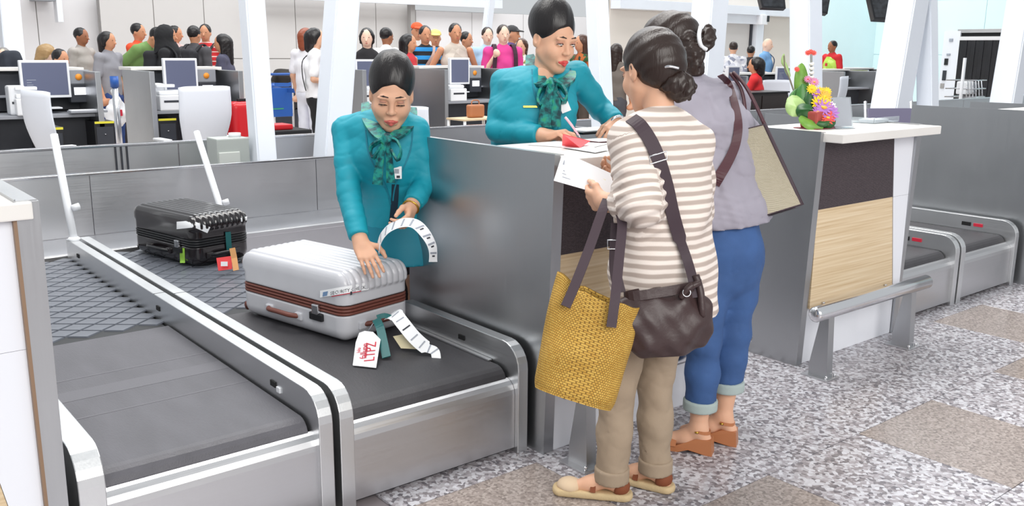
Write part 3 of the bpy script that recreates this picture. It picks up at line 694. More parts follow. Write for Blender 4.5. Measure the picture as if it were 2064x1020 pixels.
def face_bits(body, c, fr, sc, lipm, open_, tone, look=(0, -.4)):
    def ad(name, VF, m, par): return link(name, fast_mesh(to_world(VF[0], c, fr, sc), VF[1]), m, par)
    s = Solid(); s.cap((-.0235, .0895, -.0640), (-.006, .1000, -.0605), .0026, .0048, .006); s.cap((.0235, .0895, -.0640), (.006, .1000, -.0605), .0026, .0048, .006); s.cap((-.006, .1000, -.061), (.006, .1000, -.061), .0046, .0046, .006)
    s.cap((-.020, .0900, -.0675), (0, .0990, -.0725), .003, .0060, .006); s.cap((.020, .0900, -.0675), (0, .0990, -.0725), .003, .0060, .006)
    ad('lips', s.mesh(.0013), lipm, body)
    for e in (1, -1):
        s = Solid(); s.chain([(e * .014, .0925, .0315), (e * .031, .0918, .0355), (e * .049, .0800, .0300)], [.0019, .0023, .0012], .004); ad('eyebrow', s.mesh(.0012), 'lash', body)
        ey = c0 = (e * .0315, .0775, .0055)
        if open_ > 0:
            s = Solid(); s.ell((e * .0315, .0778, .0045), (.0138, .0146, .0075 * open_ + .001), k=.003); ad('eye', s.mesh(.0013), 'eye_white', body)
            s = Solid(); s.ell((e * .0315 + look[0] * .006, .0865, .0035 + look[1] * .003), (.0062, .0062, .0062 * open_), k=.003); ad('iris', s.mesh(.001), 'eye_dark', body)
        zl = .0065 + .006 * open_ - (1 - open_) * .0055
        s = Solid(); s.chain([(e * .0165, .0865, zl - .003), (e * .0255, .0915, zl + .0005), (e * .037, .0905, zl), (e * .0475, .0815, zl - .003)], [.0012, .0016, .0018, .0015], .003); ad('eyelash', s.mesh(.001), 'lash', body)
        s = Solid(); s.ell((e * .0315, .0775, .0105), (.0152, .0148, .0062), k=.004); ad('eyelid', s.mesh(.0014), 'shadow_lid', body)
def hand_mesh(wrist, tip_dir, palm_n, elbow, curls, thumb=(0.9, .35, 0.3), left=False, sc=1.0, spread=.06, r0=.027, flen=.10):
    """tip_dir: wrist -> knuckles; palm_n: direction the palm faces; curls: 4 x (a,b,c) radians towards the palm. thumb: (out, along, palm) direction"""
    d = nrm(tip_dir); n = nrm(palm_n - d * np.dot(palm_n, d)); sd = np.cross(d, n) if not left else np.cross(n, d)   # thumb side
    L = lambda x, y, z: A(x, y, z)          # x thumb side, y along, z palm
    s = Solid()
    pw = .036; ys = [(.030, .080), (.010, .086), (-.010, .082), (-.029, .072)]
    for (x, y) in ys: s.cap(L(x * .55, .008, 0), L(x, y - .006, -.002), .0145, .0115, .012)
    s.ell(L(.022, .030, .006), (.016, .026, .014), k=.012); s.ell(L(-.024, .028, .005), (.012, .028, .013), k=.012)
    ln = [(.036, .024, .019), (.040, .027, .020), (.037, .025, .020), (.029, .019, .018)]; rr = [(.0088, .0078, .0066), (.0091, .008, .0068), (.0087, .0076, .0066), (.0078, .0068, .006)]
    for i, (x, y) in enumerate(ys):
        p = L(x, y - .006, -.001); a = 0; sp = (1.5 - i) * spread
        for j in range(3):
            a += curls[i][j]; q = p + A(math.sin(sp) * math.cos(a), math.cos(sp) * math.cos(a), math.sin(a)) * ln[i][j]
            s.cap(p, q, rr[i][j], rr[i][j] * .93, .004); p = q
    t0 = L(.024, .016, .004); t1 = t0 + nrm(thumb) * .040; t2 = t1 + nrm(A(thumb[0] * .35, thumb[1] + .45, thumb[2])) * .030; t3 = t2 + nrm(A(thumb[0] * .1, thumb[1] + .6, thumb[2] * 1.1)) * .024
    s.chain([t0, t1, t2, t3], [.0145, .0115, .0095, .0078], .006)
    el = np.asarray(elbow, float) - wrist; el = A(el @ sd, el @ d, el @ n) / sc; ed = nrm(el)
    s.chain([L(0, .012, 0), ed * .02, ed * .02 + ed * flen], [.022, r0, r0 * 1.25], .02)
    V, Fq = s.mesh(.0026, 1)
    return wrist + (V * sc) @ np.stack([sd, d, n]), (Fq if not left else Fq[:, ::-1])
def nail_bits(): pass
def person(label, loc, group=None): return thing('person', label, 'person', tuple(loc), 0, group)
def wadd(t, name, V, Fq, m):
    return link(name, fast_mesh(np.asarray(V) - np.array(t.location), Fq), m, t)
def wsolid(t, name, sd, h, m, smooth=1): V, Fq = sd.mesh(h, smooth); return wadd(t, name, V, Fq, m)
def wstrap(t, name, path, w, th, side, m): V, Fc = strap_mesh(path, w, th, side); return link(name, pym(np.array(V) - np.array(t.location), Fc), m, t)
def wtube(t, name, path, r, m, seg=10, closed=False): V, Fc = ring_tube(path, r, seg, closed); return link(name, pym(np.array(V) - np.array(t.location), Fc, True), m, t)
M['teal'] = mat('teal uniform cloth', '#0594a8', 0.6, bump=0.12, bscale=420, var=0.05, vscale=5)
M['teal_dark'] = mat('teal skirt cloth', '#067c92', 0.6, bump=0.12, bscale=420, var=0.05, vscale=5)
def scarf_mat():
    m = mat('patterned teal scarf', '#0f6f74', 0.45); nt, b = nodes(m); tc = nt.nodes.new('ShaderNodeTexCoord')
    n = nt.nodes.new('ShaderNodeTexNoise'); n.inputs['Scale'].default_value = 38; n.inputs['Detail'].default_value = 3; nt.links.new(tc.outputs['Object'], n.inputs['Vector'])
    r = ramp(nt, [(.36, '#06373f'), (.48, '#0b6a6a'), (.56, '#138a86'), (.68, '#2f9a72')]); nt.links.new(n.outputs['Fac'], r.inputs[0]); nt.links.new(r.outputs[0], b.inputs['Base Color']); return m
M['scarf'] = scarf_mat(); M['navy'] = mat('navy lining', '#0b2b3c', 0.7); M['stocking'] = mat('sheer black stocking', '#2a1d1e', 0.45)
M['gold'] = mat('gold metal', '#c9a24a', 0.25, 1.0); M['silver'] = mat('silver metal', '#d5d6da', 0.22, 1.0)
REST = [(.15, .2, .15)] * 4
# ================================================================ agent bending over the white suitcase
def updo(c, fr, sc, dome=1.0):
    s = Solid()
    s.ell((0, -.022, .040), (.082, .098, .086), k=.02)
    s.ell((0, -.040, .075 + .012 * dome), (.072, .078, .068 + .012 * dome), k=.05)
    s.ell((0, -.085, .055), (.052, .042, .060), k=.03)
    s.ell((0, .100, -.036), (.080, .074, .114), k=.012, sub=True)
    s.ell((0, .128, .004), (.072, .060, .086), k=.012, sub=True)
    for e in (1, -1): s.ell((e * .088, .004, -.022), (.026, .030, .036), k=.008, sub=True)
    s.cut((0, -.02, -.055), (0, .25, -1))
    s.disp(lambda x, y, z: .0011 * np.sin(140 * x + 40 * z) )
    V, Fq = s.mesh(.0038, 1); return to_world(V, c, fr, sc), Fq
def agent_uniform(t, chest_front, surf): pass

AG1 = person('female agent in teal uniform bending over the white suitcase with a label strip', (2.2, 3.62, 0))
D1 = 4.02
hc = A(2.23, 3.60, .80)
def build_agent1():
    t = AG1; sk = skin('light')
    neck = PD(787, 232, 3.86); chest = PD(775, 315, 3.90); waist = PD(790, 405, 4.03); hip = PD(800, 470, 4.10)
    shR, shL = PD(697, 262, 3.92), PD(836, 262, 3.84)
    elR, wrR = PD(703, 390, 3.84), PD(727, 490, 3.72)
    elL, wrL = PD(858, 365, 3.88), PD(828, 418, 3.76)
    lat = nrm(shL - shR); lean = nrm(neck - hip)
    # head
    hcn = PD(789, 192, 3.76); fr = frame(TC * .90 + RIGHT * .12 - ZU * .36, ZU + RIGHT * .05); sc = 1.10
    nl = (np.stack(fr) @ (neck - hcn)) / sc
    hv, hf = head_skin(nl); hv = to_world(hv, hcn, fr, sc)
    hp = wsolid  # noqa
    # hands
    k1 = PD(750, 536, 3.665)
    handR = hand_mesh(wrR, k1 - wrR, nrm(-ZU * .7 + FH * .55 - TC * 0), elR, [(.10, .30, .15), (.12, .32, .15), (.16, .35, .15), (.2, .4, .2)], thumb=(.85, .5, .2), left=False, sc=1.02, spread=.05)
    kL = PD(822, 452, 3.70)
    handL = hand_mesh(wrL, kL - wrL, nrm(TC * .2 - RIGHT * .8 + ZU * -.2), elL, [(.7, .8, .5), (.8, .8, .5), (.85, .8, .5), (.9, .8, .5)], thumb=(.6, .8, .5), left=True, sc=1.0, spread=.02)
    s = Solid(); s.chain([hip + A(0, 0, .05), chest, neck], [.09, .10, .05], .03)
    for e in (-1, 1):
        hp_ = A(2.25, 3.60, .80) + lat * e * .085; kn = A(2.24, 3.60, .45) + lat * e * .075; an = A(2.25, 3.66, .09) + lat * e * .07
        s.chain([hp_, kn, an], [.075, .05, .036], .02)
    tv, tf = s.mesh(.012)
    body = wadd(t, 'body', *join_vf([(hv, hf), handR, handL, (tv, tf)]), sk)
    loc_c = hcn - np.array(t.location)
    face_bits(body, loc_c, fr, sc, 'lips_soft', 0.0, 'light')
    wadd(t, 'hair', *updo(hcn, fr, sc, .75), 'hair_black')
    # stockings and shoes
    s = Solid()
    for e in (-1, 1):
        kn = A(2.24, 3.60, .52) + lat * e * .075; an = A(2.25, 3.66, .09) + lat * e * .07; s.chain([kn + A(0, 0, .12), kn, (kn + an) / 2 + A(0, .01, 0), an], [.064, .056, .050, .038], .02)
    wsolid(t, 'stockings', s, .009, 'stocking')
    for e in (-1, 1):
        an = A(2.25, 3.66, .09) + lat * e * .07; to = an + nrm(A(-.3, -1, 0)) * .19
        s = Solid(); s.chain([an + A(0, 0, -.035), (an + to) / 2 + A(0, 0, -.045), to + A(0, 0, -.062)], [.036, .034, .028], .02); s.cap(an + A(0, .02, -.04), an + A(0, .03, -.085), .016, .01, .01); s.cut((0, 0, 0.004), (0, 0, -1)); wsolid(t, 'shoe', s, .008, 'black_plastic')
    # skirt
    hem = PD(806, 522, 4.06); s = Solid()
    s.trunk([(hip + A(0, 0, .06), .165, .13), (hip, .185, .145), ((hip + hem) / 2 - A(0, 0, .03), .185, .14), (hem - A(0, 0, .08), .175, .13)], lat)
    s.disp(folds(.003, .14, 3)); s.cut((0, 0, hem[2] - .01), (0, 0, -1)); wsolid(t, 'skirt', s, .008, 'teal_dark')
    # jacket
    s = Solid()
    s.trunk([(hip + lean * .02, .178, .135), (waist, .150, .115), ((waist + chest) / 2, .158, .115), (chest, .178, .115), ((chest + neck * 1.2) / 2.2, .17, .095), (neck - lean * .015, .075, .06)], lat, .04)
    for (sh, el, wr) in ((shR, elR, wrR), (shL, elL, wrL)):
        s.cap(neck * .35 + chest * .1 + sh * .55, sh, .066, .058, .04)
        s.chain([sh, (sh + el) / 2, el], [.060, .055, .050], .014); s.chain([el, el * .45 + wr * .55, wr], [.050, .046, .043], .014)
    s.disp(folds(.0012, .11, 11)); s.disp(creases(.0026, .13, 12))
    s.cut_local(wrR * .88 + elR * .12, wrR - elR, .11); s.cut_local(wrL * .86 + elL * .14, wrL - elL, .10)
    s.cut_local(hip - lean * .04, -lean, .26)
    # open neckline
    nf = PD(775, 262, 3.70); s.cap(PD(775, 285, 3.72), PD(789, 222, 3.74), .028, .052, .02, sub=True)
    jk = wsolid(t, 'jacket', s, .0065, 'teal'); sf = Surf().add(jk)
    # front edge seam of the jacket and the dark slit below
    for pts in ([(737, 262), (741, 300), (752, 330), (770, 360), (784, 395), (790, 430)], [(832, 262), (828, 300), (815, 335), (800, 365), (793, 395), (791, 430)]):
        wstrap(t, 'lapel_edge', spline(sf.path(pts, .001, 3.75), 5), .006, .004, RIGHT, 'teal_dark')
    wstrap(t, 'lining', spline(sf.path([(797, 372), (796, 400), (792, 440), (787, 470)], .001, 3.85), 5), [.03] * 15 + [.022], .004, RIGHT, 'navy')
    # scarf collar, knot, tails
    def pth(pts, off): return spline(sf.path(pts, off, 3.70), 5)
    for pts in ([(736, 208, 3.90), (743, 238, 3.83), (757, 262, 3.75), (774, 281, 3.70)], [(833, 218, 3.88), (826, 248, 3.81), (808, 267, 3.74), (786, 281, 3.70)]):
        P = spline([PD(*p) for p in pts], 6); n = len(P); wstrap(t, 'scarf_collar', P, [.030 + .030 * math.sin(math.pi * i / n) for i in range(n)], .012, np.array([nrm(RIGHT * (1 if pts[0][0] < 780 else -1) + TC * .35 - UP * .2)] * n), 'scarf')
    s = Solid(); s.ell(PD(779, 280, 3.665), (.026, .022, .024)); s.disp(folds(.004, .03, 6)); kn = wsolid(t, 'scarf_knot', s, .0045, 'scarf')
    for pts, w in (([(776, 284, 3.66), (768, 315, 3.68), (763, 345, 3.70), (761, 372, 3.715)], .040), ([(781, 284, 3.66), (784, 312, 3.68), (786, 340, 3.705), (788, 368, 3.725)], .034)):
        P = spline([PD(*p) for p in pts], 5); n = len(P); wstrap(t, 'scarf_tail', P, [w * (.5 + .6 * i / n) for i in range(n)], .010, RIGHT + TC * .15, 'scarf')
    for pts in ([(782, 279, 3.665), (800, 285, 3.66), (808, 305, 3.67), (800, 322, 3.68), (788, 300, 3.67)], [(775, 281, 3.665), (758, 288, 3.66), (748, 300, 3.68), (752, 318, 3.69), (770, 296, 3.67)]):
        P = spline([PD(*p) for p in pts], 5); wstrap(t, 'scarf_loop', P, .030, .008, TC + ZU * .6, 'scarf')
    # identity badge
    p0 = sf.hit(800, 348, .012); ax = (nrm(RIGHT), nrm(UP * 1 + TC * .1), nrm(TC))
    o = rot_box('badge', p0 - np.array(t.location), (RIGHT, UP, -FWD), (.020, .026, .002), 'paper', t); rot_box('badge_print', p0 - np.array(t.location) + TC * .003 - UP * .017 + RIGHT * .006, (RIGHT, UP, -FWD), (.007, .005, .0008), 'dark_ink', o, .0002)
    rot_box('badge_photo', p0 - np.array(t.location) + TC * .003 + UP * .006, (RIGHT, UP, -FWD), (.009, .009, .0006), 'grey_ink', o, .0002)
    rot_box('badge_clip', p0 - np.array(t.location) + UP * .034, (RIGHT, UP, -FWD), (.008, .009, .003), 'silver', t)
    # bracelet
    b = wrL * .80 + elL * .20; b = wrL; ax = nrm(wrL - elL); u = nrm(np.cross(ax, ZU)); v = np.cross(ax, u)
    wtube(t, 'bracelet', [b + (u * math.cos(a) + v * math.sin(a)) * .034 for a in np.linspace(0, 6.283, 24)[:-1]], .004, 'gold', 8, True)
    # painted nail on the suitcase hand
    return jk
build_agent1()
# label strip looping out of her hand
def label_strip():
    pts = [(762, 503, 3.74), (768, 480, 3.70), (785, 460, 3.66), (812, 449, 3.63), (838, 452, 3.62), (860, 475, 3.60), (872, 500, 3.60), (873, 528, 3.60)]
    P = spline([PD(*p) for p in pts], 6); t = thing('label_strip', 'curled white strip of printed baggage labels in the bending agent hand', 'label strip', tuple(P[0]))
    n = len(P); sides = [nrm(RIGHT * .25 * (1 - 2 * i / n) + UP * .55 + TC * .9) if False else nrm(np.cross(P[min(i + 1, n - 1)] - P[max(i - 1, 0)], FWD * .35 + UP * (.75) + RIGHT * (-.2 + .4 * i / n))) for i in range(n)]
    sides = np.array([nrm(FWD * .75 + UP * .55 - RIGHT * .25 + RIGHT * .65 * (i / n)) for i in range(n)])
    wstrap(t, 'paper_band', P, .062, .0012, sides, 'paper')
    for i in range(2, n - 2, 4):
        tt = nrm(P[i + 1] - P[i - 1]); sd = nrm(sides[i] - tt * np.dot(sides[i], tt)); nn = np.cross(tt, sd); nn = nn if np.dot(nn, FWD) < 0 else -nn
        rot_box('printed_label', P[i] + nn * .001 - np.array(t.location), (sd, tt, nn), (.024, .004, .0006), 'grey_ink', t, .0002)
        if i > n * .55: rot_box('printed_label', P[i] + tt * .012 + nn * .001 - np.array(t.location), (sd, tt, nn), (.010, .003, .0006), 'dark_ink', t, .0002)
    return t
label_strip()

# ================================================================ agent writing at the desk
AG2 = person('female agent in teal uniform writing on papers at the desk', (2.62, 3.14, 0))
def build_agent2():
    t = AG2; sk = skin('light')
    neck = PD(1098, 150, 3.90); chest = PD(1075, 235, 3.93); waist = PD(1058, 330, 4.10); hip = PD(1060, 420, 4.25)
    shR, shL = PD(1017, 168, 3.98), PD(1162, 152, 3.98)
    elR, wrR = PD(1003, 262, 3.90), PD(1100, 274, 3.77)
    elL, wrL = PD(1212, 222, 4.08), PD(1243, 248, 3.98)
    lat = nrm(shL - shR); lean = nrm(neck - hip)
    hcn = PD(1115, 80, 3.86); fr = frame(TC * .74 + RIGHT * .56 - ZU * .28, ZU + RIGHT * .03); sc = 1.06
    nl = (np.stack(fr) @ (neck + A(0, 0, -.03) - hcn)) / sc
    hv, hf = head_skin(nl); hv = to_world(hv, hcn, fr, sc)
    kR = PD(1152, 264, 3.72)
    handR = hand_mesh(wrR, kR - wrR, nrm(-ZU * .55 + TC * .15 + RIGHT * .3), elR, [(.45, .75, .35), (.55, .85, .4), (.7, .9, .5), (.8, .9, .5)], thumb=(.35, .9, .55), left=False, sc=1.02, spread=.02)
    kL = PD(1228, 272, 3.90)
    handL = hand_mesh(wrL, kL - wrL, nrm(-ZU * .8 - RIGHT * .3 + FH * .3), elL, [(.35, .4, .3), (.4, .45, .3), (.42, .5, .3), (.5, .5, .3)], thumb=(.5, .8, .4), left=True, sc=1.0, spread=.05)
    s = Solid(); s.chain([hip, chest, neck], [.10, .10, .05], .03)
    for e in (-1, 1):
        hp_ = hip + lat * e * .09; kn = A(hip[0], hip[1] + .03, .48) + lat * e * .08; an = A(hip[0], hip[1] + .05, .09) + lat * e * .07; s.chain([hp_, kn, an], [.08, .055, .036], .02)
    body = wadd(t, 'body', *join_vf([(hv, hf), handR, handL, s.mesh(.012)]), sk)
    face_bits(body, hcn - np.array(t.location), fr, sc, 'lips', 0.6, 'light', look=(-.4, -.8))
    wadd(t, 'hair', *updo(hcn, fr, sc, 1.0), 'hair_black')
    for e in (-1, 1):
        an = A(hip[0], hip[1] + .05, .09) + lat * e * .07; to = an + nrm(A(.1, -1, 0)) * .19
        s = Solid(); s.chain([an + A(0, 0, -.035), (an + to) / 2 + A(0, 0, -.045), to + A(0, 0, -.062)], [.036, .034, .028], .02); s.cut((0, 0, 0.004), (0, 0, -1)); wsolid(t, 'shoe', s, .01, 'black_plastic')
    s = Solid(); s.trunk([(hip + A(0, 0, .1), .16, .125), (hip, .185, .145), (A(hip[0], hip[1] + .02, .5), .18, .14), (A(hip[0], hip[1] + .02, .40), .17, .13)], lat); s.cut((0, 0, .45), (0, 0, -1)); wsolid(t, 'skirt', s, .012, 'teal_dark')
    s = Solid()
    s.trunk([(hip + lean * .02, .178, .135), (waist, .150, .115), ((waist + chest) / 2, .160, .115), (chest, .178, .118), ((chest + neck * 1.2) / 2.2, .165, .10), (neck - lean * .03, .075, .065)], lat, .04)
    for (sh, el, wr) in ((shR, elR, wrR), (shL, elL, wrL)):
        s.cap(neck * .35 + chest * .1 + sh * .55, sh, .068, .062, .05)
        s.chain([sh, (sh + el) / 2, el], [.060, .055, .051], .014); s.chain([el, el * .45 + wr * .55, wr], [.051, .047, .044], .014)
    s.disp(folds(.0012, .11, 21)); s.disp(creases(.0026, .13, 22))
    s.cut_local(wrR * .88 + elR * .12, wrR - elR, .085); s.cut_local(wrL * .92 + elL * .08, wrL - elL, .085)
    s.cut_local(hip - lean * .03, -lean, .26)
    s.cap(PD(1112, 200, 3.76), PD(1105, 140, 3.82), .026, .055, .02, sub=True)
    jk = wsolid(t, 'jacket', s, .0065, 'teal'); sf = Surf().add(jk)
    for pts in ([(1072, 140), (1074, 170), (1082, 205), (1095, 240), (1108, 270)], [(1150, 138), (1148, 170), (1138, 205), (1128, 240), (1122, 265)]):
        wstrap(t, 'lapel_edge', spline(sf.path(pts, .001, 3.80), 5), .006, .004, RIGHT, 'teal_dark')
    for pts in ([(1068, 112, 3.95), (1075, 142, 3.89), (1091, 168, 3.82), (1110, 174, 3.78)], [(1152, 144, 3.90), (1145, 158, 3.86), (1128, 172, 3.80), (1113, 176, 3.78)]):
        P = spline([PD(*p) for p in pts], 6); n = len(P); wstrap(t, 'scarf_collar', P, [.034 + .034 * math.sin(math.pi * i / n) for i in range(n)], .012, np.array([nrm(RIGHT * (1 if pts[0][0] < 1110 else -1) + TC * .35 - UP * .2)] * n), 'scarf')
    s = Solid(); s.ell(PD(1112, 168, 3.755), (.026, .024, .028)); s.disp(folds(.004, .03, 16)); wsolid(t, 'scarf_knot', s, .0045, 'scarf')
    for pts, w in (([(1110, 172, 3.75), (1104, 205, 3.76), (1099, 230, 3.775), (1098, 256, 3.79)], .055), ([(1116, 172, 3.75), (1122, 205, 3.765), (1120, 232, 3.78), (1118, 255, 3.79)], .050)):
        P = spline([PD(*p) for p in pts], 5); n = len(P); wstrap(t, 'scarf_tail', P, [w * (.5 + .6 * i / n) for i in range(n)], .012, RIGHT + TC * .2, 'scarf')
    for pts in ([(1114, 167, 3.755), (1130, 172, 3.75), (1141, 192, 3.76), (1134, 205, 3.775), (1120, 184, 3.76)], [(1108, 168, 3.755), (1092, 178, 3.76), (1084, 200, 3.77), (1090, 212, 3.775), (1104, 186, 3.76)]):
        P = spline([PD(*p) for p in pts], 5); wstrap(t, 'scarf_loop', P, .038, .010, TC + ZU * .6, 'scarf')
    p0 = sf.hit(1069, 215, .004); rot_box('name_plate', p0 - np.array(t.location), (RIGHT, UP, -FWD), (.030, .0045, .002), 'gold', t)
    p0 = PD(1137, 212, 3.80); rot_box('badge', p0 - np.array(t.location), (nrm(RIGHT + UP * .4), nrm(UP - RIGHT * .4), -FWD), (.020, .030, .002), 'paper', t)
    ax = nrm(wrL - elL); u = nrm(np.cross(ax, ZU)); v = np.cross(ax, u)
    wtube(t, 'watch', [wrL + ax * .004 + (u * math.cos(a) + v * math.sin(a)) * .034 for a in np.linspace(0, 6.283, 24)[:-1]], .006, 'silver', 8, True)
    # shirt-blue inner band at the waist
build_agent2()
pn = thing('pen', 'pink pen in the writing hand', 'pen', tuple(PD(1166, 272, 3.70)))
o_ = np.array(pn.location); tube('barrel', [A(0, 0, 0), PD(1152, 252, 3.69) - o_, PD(1139, 236, 3.69) - o_], [.004, .0055, .0055], mat('pink pen plastic', '#e8b9c4', .3), pn, 10)
tube('tip', [A(0, 0, 0), (A(0, 0, 0) - (PD(1139, 236, 3.69) - o_)) * .15], [.004, .001], 'silver', pn, 8)
# ================================================================ customer in the striped cardigan
def stripe_mat():
    m = mat('striped knit', '#e6d9d0', 0.75); nt, b = nodes(m)
    at = nt.nodes.new('ShaderNodeAttribute'); at.attribute_name = 'stripe'
    tc = nt.nodes.new('ShaderNodeTexCoord'); n = nt.nodes.new('ShaderNodeTexNoise'); n.inputs['Scale'].default_value = 9; nt.links.new(tc.outputs['Object'], n.inputs['Vector'])
    a = nt.nodes.new('ShaderNodeMath'); a.operation = 'MULTIPLY_ADD'; a.inputs[1].default_value = .010; nt.links.new(n.outputs['Fac'], a.inputs[0]); nt.links.new(at.outputs['Fac'], a.inputs[2])
    f = nt.nodes.new('ShaderNodeMath'); f.operation = 'MULTIPLY'; f.inputs[1].default_value = 2 * math.pi / .0285; nt.links.new(a.outputs[0], f.inputs[0])
    s = nt.nodes.new('ShaderNodeMath'); s.operation = 'SINE'; nt.links.new(f.outputs[0], s.inputs[0])
    mr = nt.nodes.new('ShaderNodeMapRange'); mr.inputs[1].default_value = -1; nt.links.new(s.outputs[0], mr.inputs[0])
    r = ramp(nt, [(.28, '#b5a69d'), (.55, '#d6c9c0'), (.75, '#ebe0d8')]); nt.links.new(mr.outputs[0], r.inputs[0]); nt.links.new(r.outputs[0], b.inputs['Base Color'])
    nb = nt.nodes.new('ShaderNodeTexNoise'); nb.inputs['Scale'].default_value = 350; nt.links.new(tc.outputs['Object'], nb.inputs['Vector'])
    bp = nt.nodes.new('ShaderNodeBump'); bp.inputs['Strength'].default_value = .15; bp.inputs['Distance'].default_value = .003; nt.links.new(nb.outputs['Fac'], bp.inputs['Height']); nt.links.new(bp.outputs[0], b.inputs['Normal']); return m
M['stripe'] = stripe_mat()
M['khaki'] = mat('beige trouser cotton', '#9d8b77', 0.8, bump=0.15, bscale=400, var=0.07, vscale=7)
M['denim'] = mat('blue denim', '#365688', 0.8, bump=0.2, bscale=500, var=0.16, vscale=6)
M['denim_cuff'] = mat('pale denim cuff', '#a3b0ae', 0.85, bump=0.2, bscale=500)
M['grey_tee'] = mat('grey jersey', '#97939f', 0.85, bump=0.1, bscale=420, var=0.04, vscale=5)
M['brown_leather'] = mat('dark brown leather', '#3b2a2a', 0.42, bump=0.25, bscale=60, var=0.1, vscale=10)
M['strap_brown'] = mat('dark plum strap', '#3a2a33', 0.6); M['strap_maroon'] = mat('maroon strap', '#451f28', 0.5)
M['tan_leather'] = mat('tan leather', '#b0714a', 0.4); M['cork'] = mat('jute sole', '#c2ab84', 0.8, bump=.3, bscale=160); M['suede'] = mat('beige suede', '#cfb79a', 0.8)
M['brown_suede'] = mat('brown suede', '#7c4226', 0.8)
CU1 = person('woman in striped cardigan and beige trousers holding papers, seen from behind', (2.17, 2.0, 0))
def build_c1():
    t = CU1; sk = skin('light'); O = np.array(t.location)
    neck = PD(1330, 235, 2.90); chest = PD(1335, 330, 2.93); waist = PD(1338, 430, 2.97); hip = PD(1335, 545, 3.02); hemc = PD(1342, 630, 3.05)
    shL, shR = PD(1268, 285, 2.86), PD(1398, 295, 2.98)
    elL, wrL = PD(1292, 412, 2.80), PD(1218, 408, 2.93)
    elR, wrR = PD(1400, 425, 3.16), PD(1268, 362, 3.20)
    lat = nrm(shR - shL)
    hcn = PD(1312, 142, 2.93); fr = frame(-RIGHT * .46 + FH * .86 - ZU * .28, ZU); sc = 1.06
    nl = (np.stack(fr) @ (neck + A(0, 0, -.02) - hcn)) / sc
    hv, hf = head_skin(nl); hv = to_world(hv, hcn, fr, sc)
    handL = hand_mesh(wrL, PD(1178, 398, 3.03) - wrL, nrm(FH * .6 + ZU * .3 + RIGHT * .5), elL, [(.5, .6, .3), (.55, .65, .3), (.6, .7, .3), (.7, .7, .3)], thumb=(.5, .8, .3), left=True, sc=1.0, spread=.04)
    handR = hand_mesh(wrR, PD(1232, 352, 3.17) - wrR, nrm(TC * .6 + ZU * .5), elR, [(.35, .5, .3)] * 4, thumb=(.6, .7, .2), left=False, sc=.95, spread=.03)
    anL, anR = A(2.092, 2.03, .075), A(2.262, 1.985, .075)
    hpL, hpR = hip - lat * .08 + A(0, 0, -.02), hip + lat * .08 + A(0, 0, -.02)
    knL, knR = A(2.112, 2.035, .42), A(2.272, 2.015, .43)
    fdL, fdR = nrm(A(-.63, .77, 0)), nrm(A(-.35, .94, 0))
    s = Solid(); s.chain([hip, chest, neck], [.09, .09, .045], .03)
    for hp, kn, an, fd in ((hpL, knL, anL, fdL), (hpR, knR, anR, fdR)):
        s.chain([hp, kn, an], [.07, .045, .032], .02); s.chain([an, an + fd * .07 + A(0, 0, -.03), an + fd * .155 + A(0, 0, -.052)], [.032, .027, .018], .02); s.cap(an, an - fd * .035 + A(0, 0, -.04), .03, .026, .02)
    body = wadd(t, 'body', *join_vf([(hv, hf), handL, handR, s.mesh(.008)]), sk)
    face_bits(body, hcn - O, fr, sc, 'lips_soft', .4, 'light')
    # hair pulled back into a low bun with a silver clip
    s = Solid()
    s.ell((0, -.018, .038), (.083, .101, .088), k=.02); s.ell((0, -.06, -.005), (.070, .060, .070), k=.04)
    s.ell((0, .100, -.065), (.082, .070, .108), k=.012, sub=True); s.ell((0, .125, -.01), (.07, .06, .08), k=.012, sub=True)
    for e in (1, -1): s.ell((e * .090, .012, -.030), (.028, .026, .034), k=.008, sub=True)
    s.cut((0, -.05, -.075), (0, .55, -1))
    s.disp(lambda x, y, z: .0011 * np.sin(150 * z + 60 * y))
    V, Fq = s.mesh(.004, 1); hr = wadd(t, 'hair', to_world(V, hcn, fr, sc), Fq, 'hair_brown')
    bc = PD(1362, 170, 2.86); s = Solid(); s.ell(bc, (.052, .052, .044)); s.ell(PD(1350, 155, 2.88), (.034, .034, .028), k=.03); s.ell(PD(1375, 180, 2.87), (.036, .036, .036), k=.03); s.disp(folds(.004, .03, 31)); s.disp(folds(.0015, .012, 32))
    wsolid(t, 'hair_bun', s, .0045, 'hair_brown')
    P = spline([PD(1334, 136, 2.815), PD(1350, 134, 2.805), PD(1368, 138, 2.81)], 6); cl_ = wtube(t, 'hair_clip', P, [.005] * len(P), 'silver', 8)
    # trousers
    s = Solid(); s.trunk([(hip + A(0, 0, .05), .15, .11), (hip, .165, .12), (hip - A(0, 0, .09), .155, .115)], lat)
    for hp, kn, an in ((hpL, knL, anL), (hpR, knR, anR)): s.chain([hp - A(0, 0, .02), (hp + kn) / 2, kn, (kn + an) / 2, an + A(0, 0, .0)], [.09, .078, .062, .057, .055], .03)
    s.disp(folds(.003, .10, 33)); s.disp(creases(.0026, .11, 35))
    s.cut((0, 0, .068), (0, 0, -1)); wsolid(t, 'trousers', s, .007, 'khaki')
    for an in (anL, anR):
        s = Solid(); s.cap(an + A(0, 0, -.01), an + A(0, 0, .05), .060, .060); s.cut((0, 0, .064), (0, 0, -1)); s.cut((0, 0, .115), (0, 0, 1)); wsolid(t, 'trouser_cuff', s, .006, 'khaki')
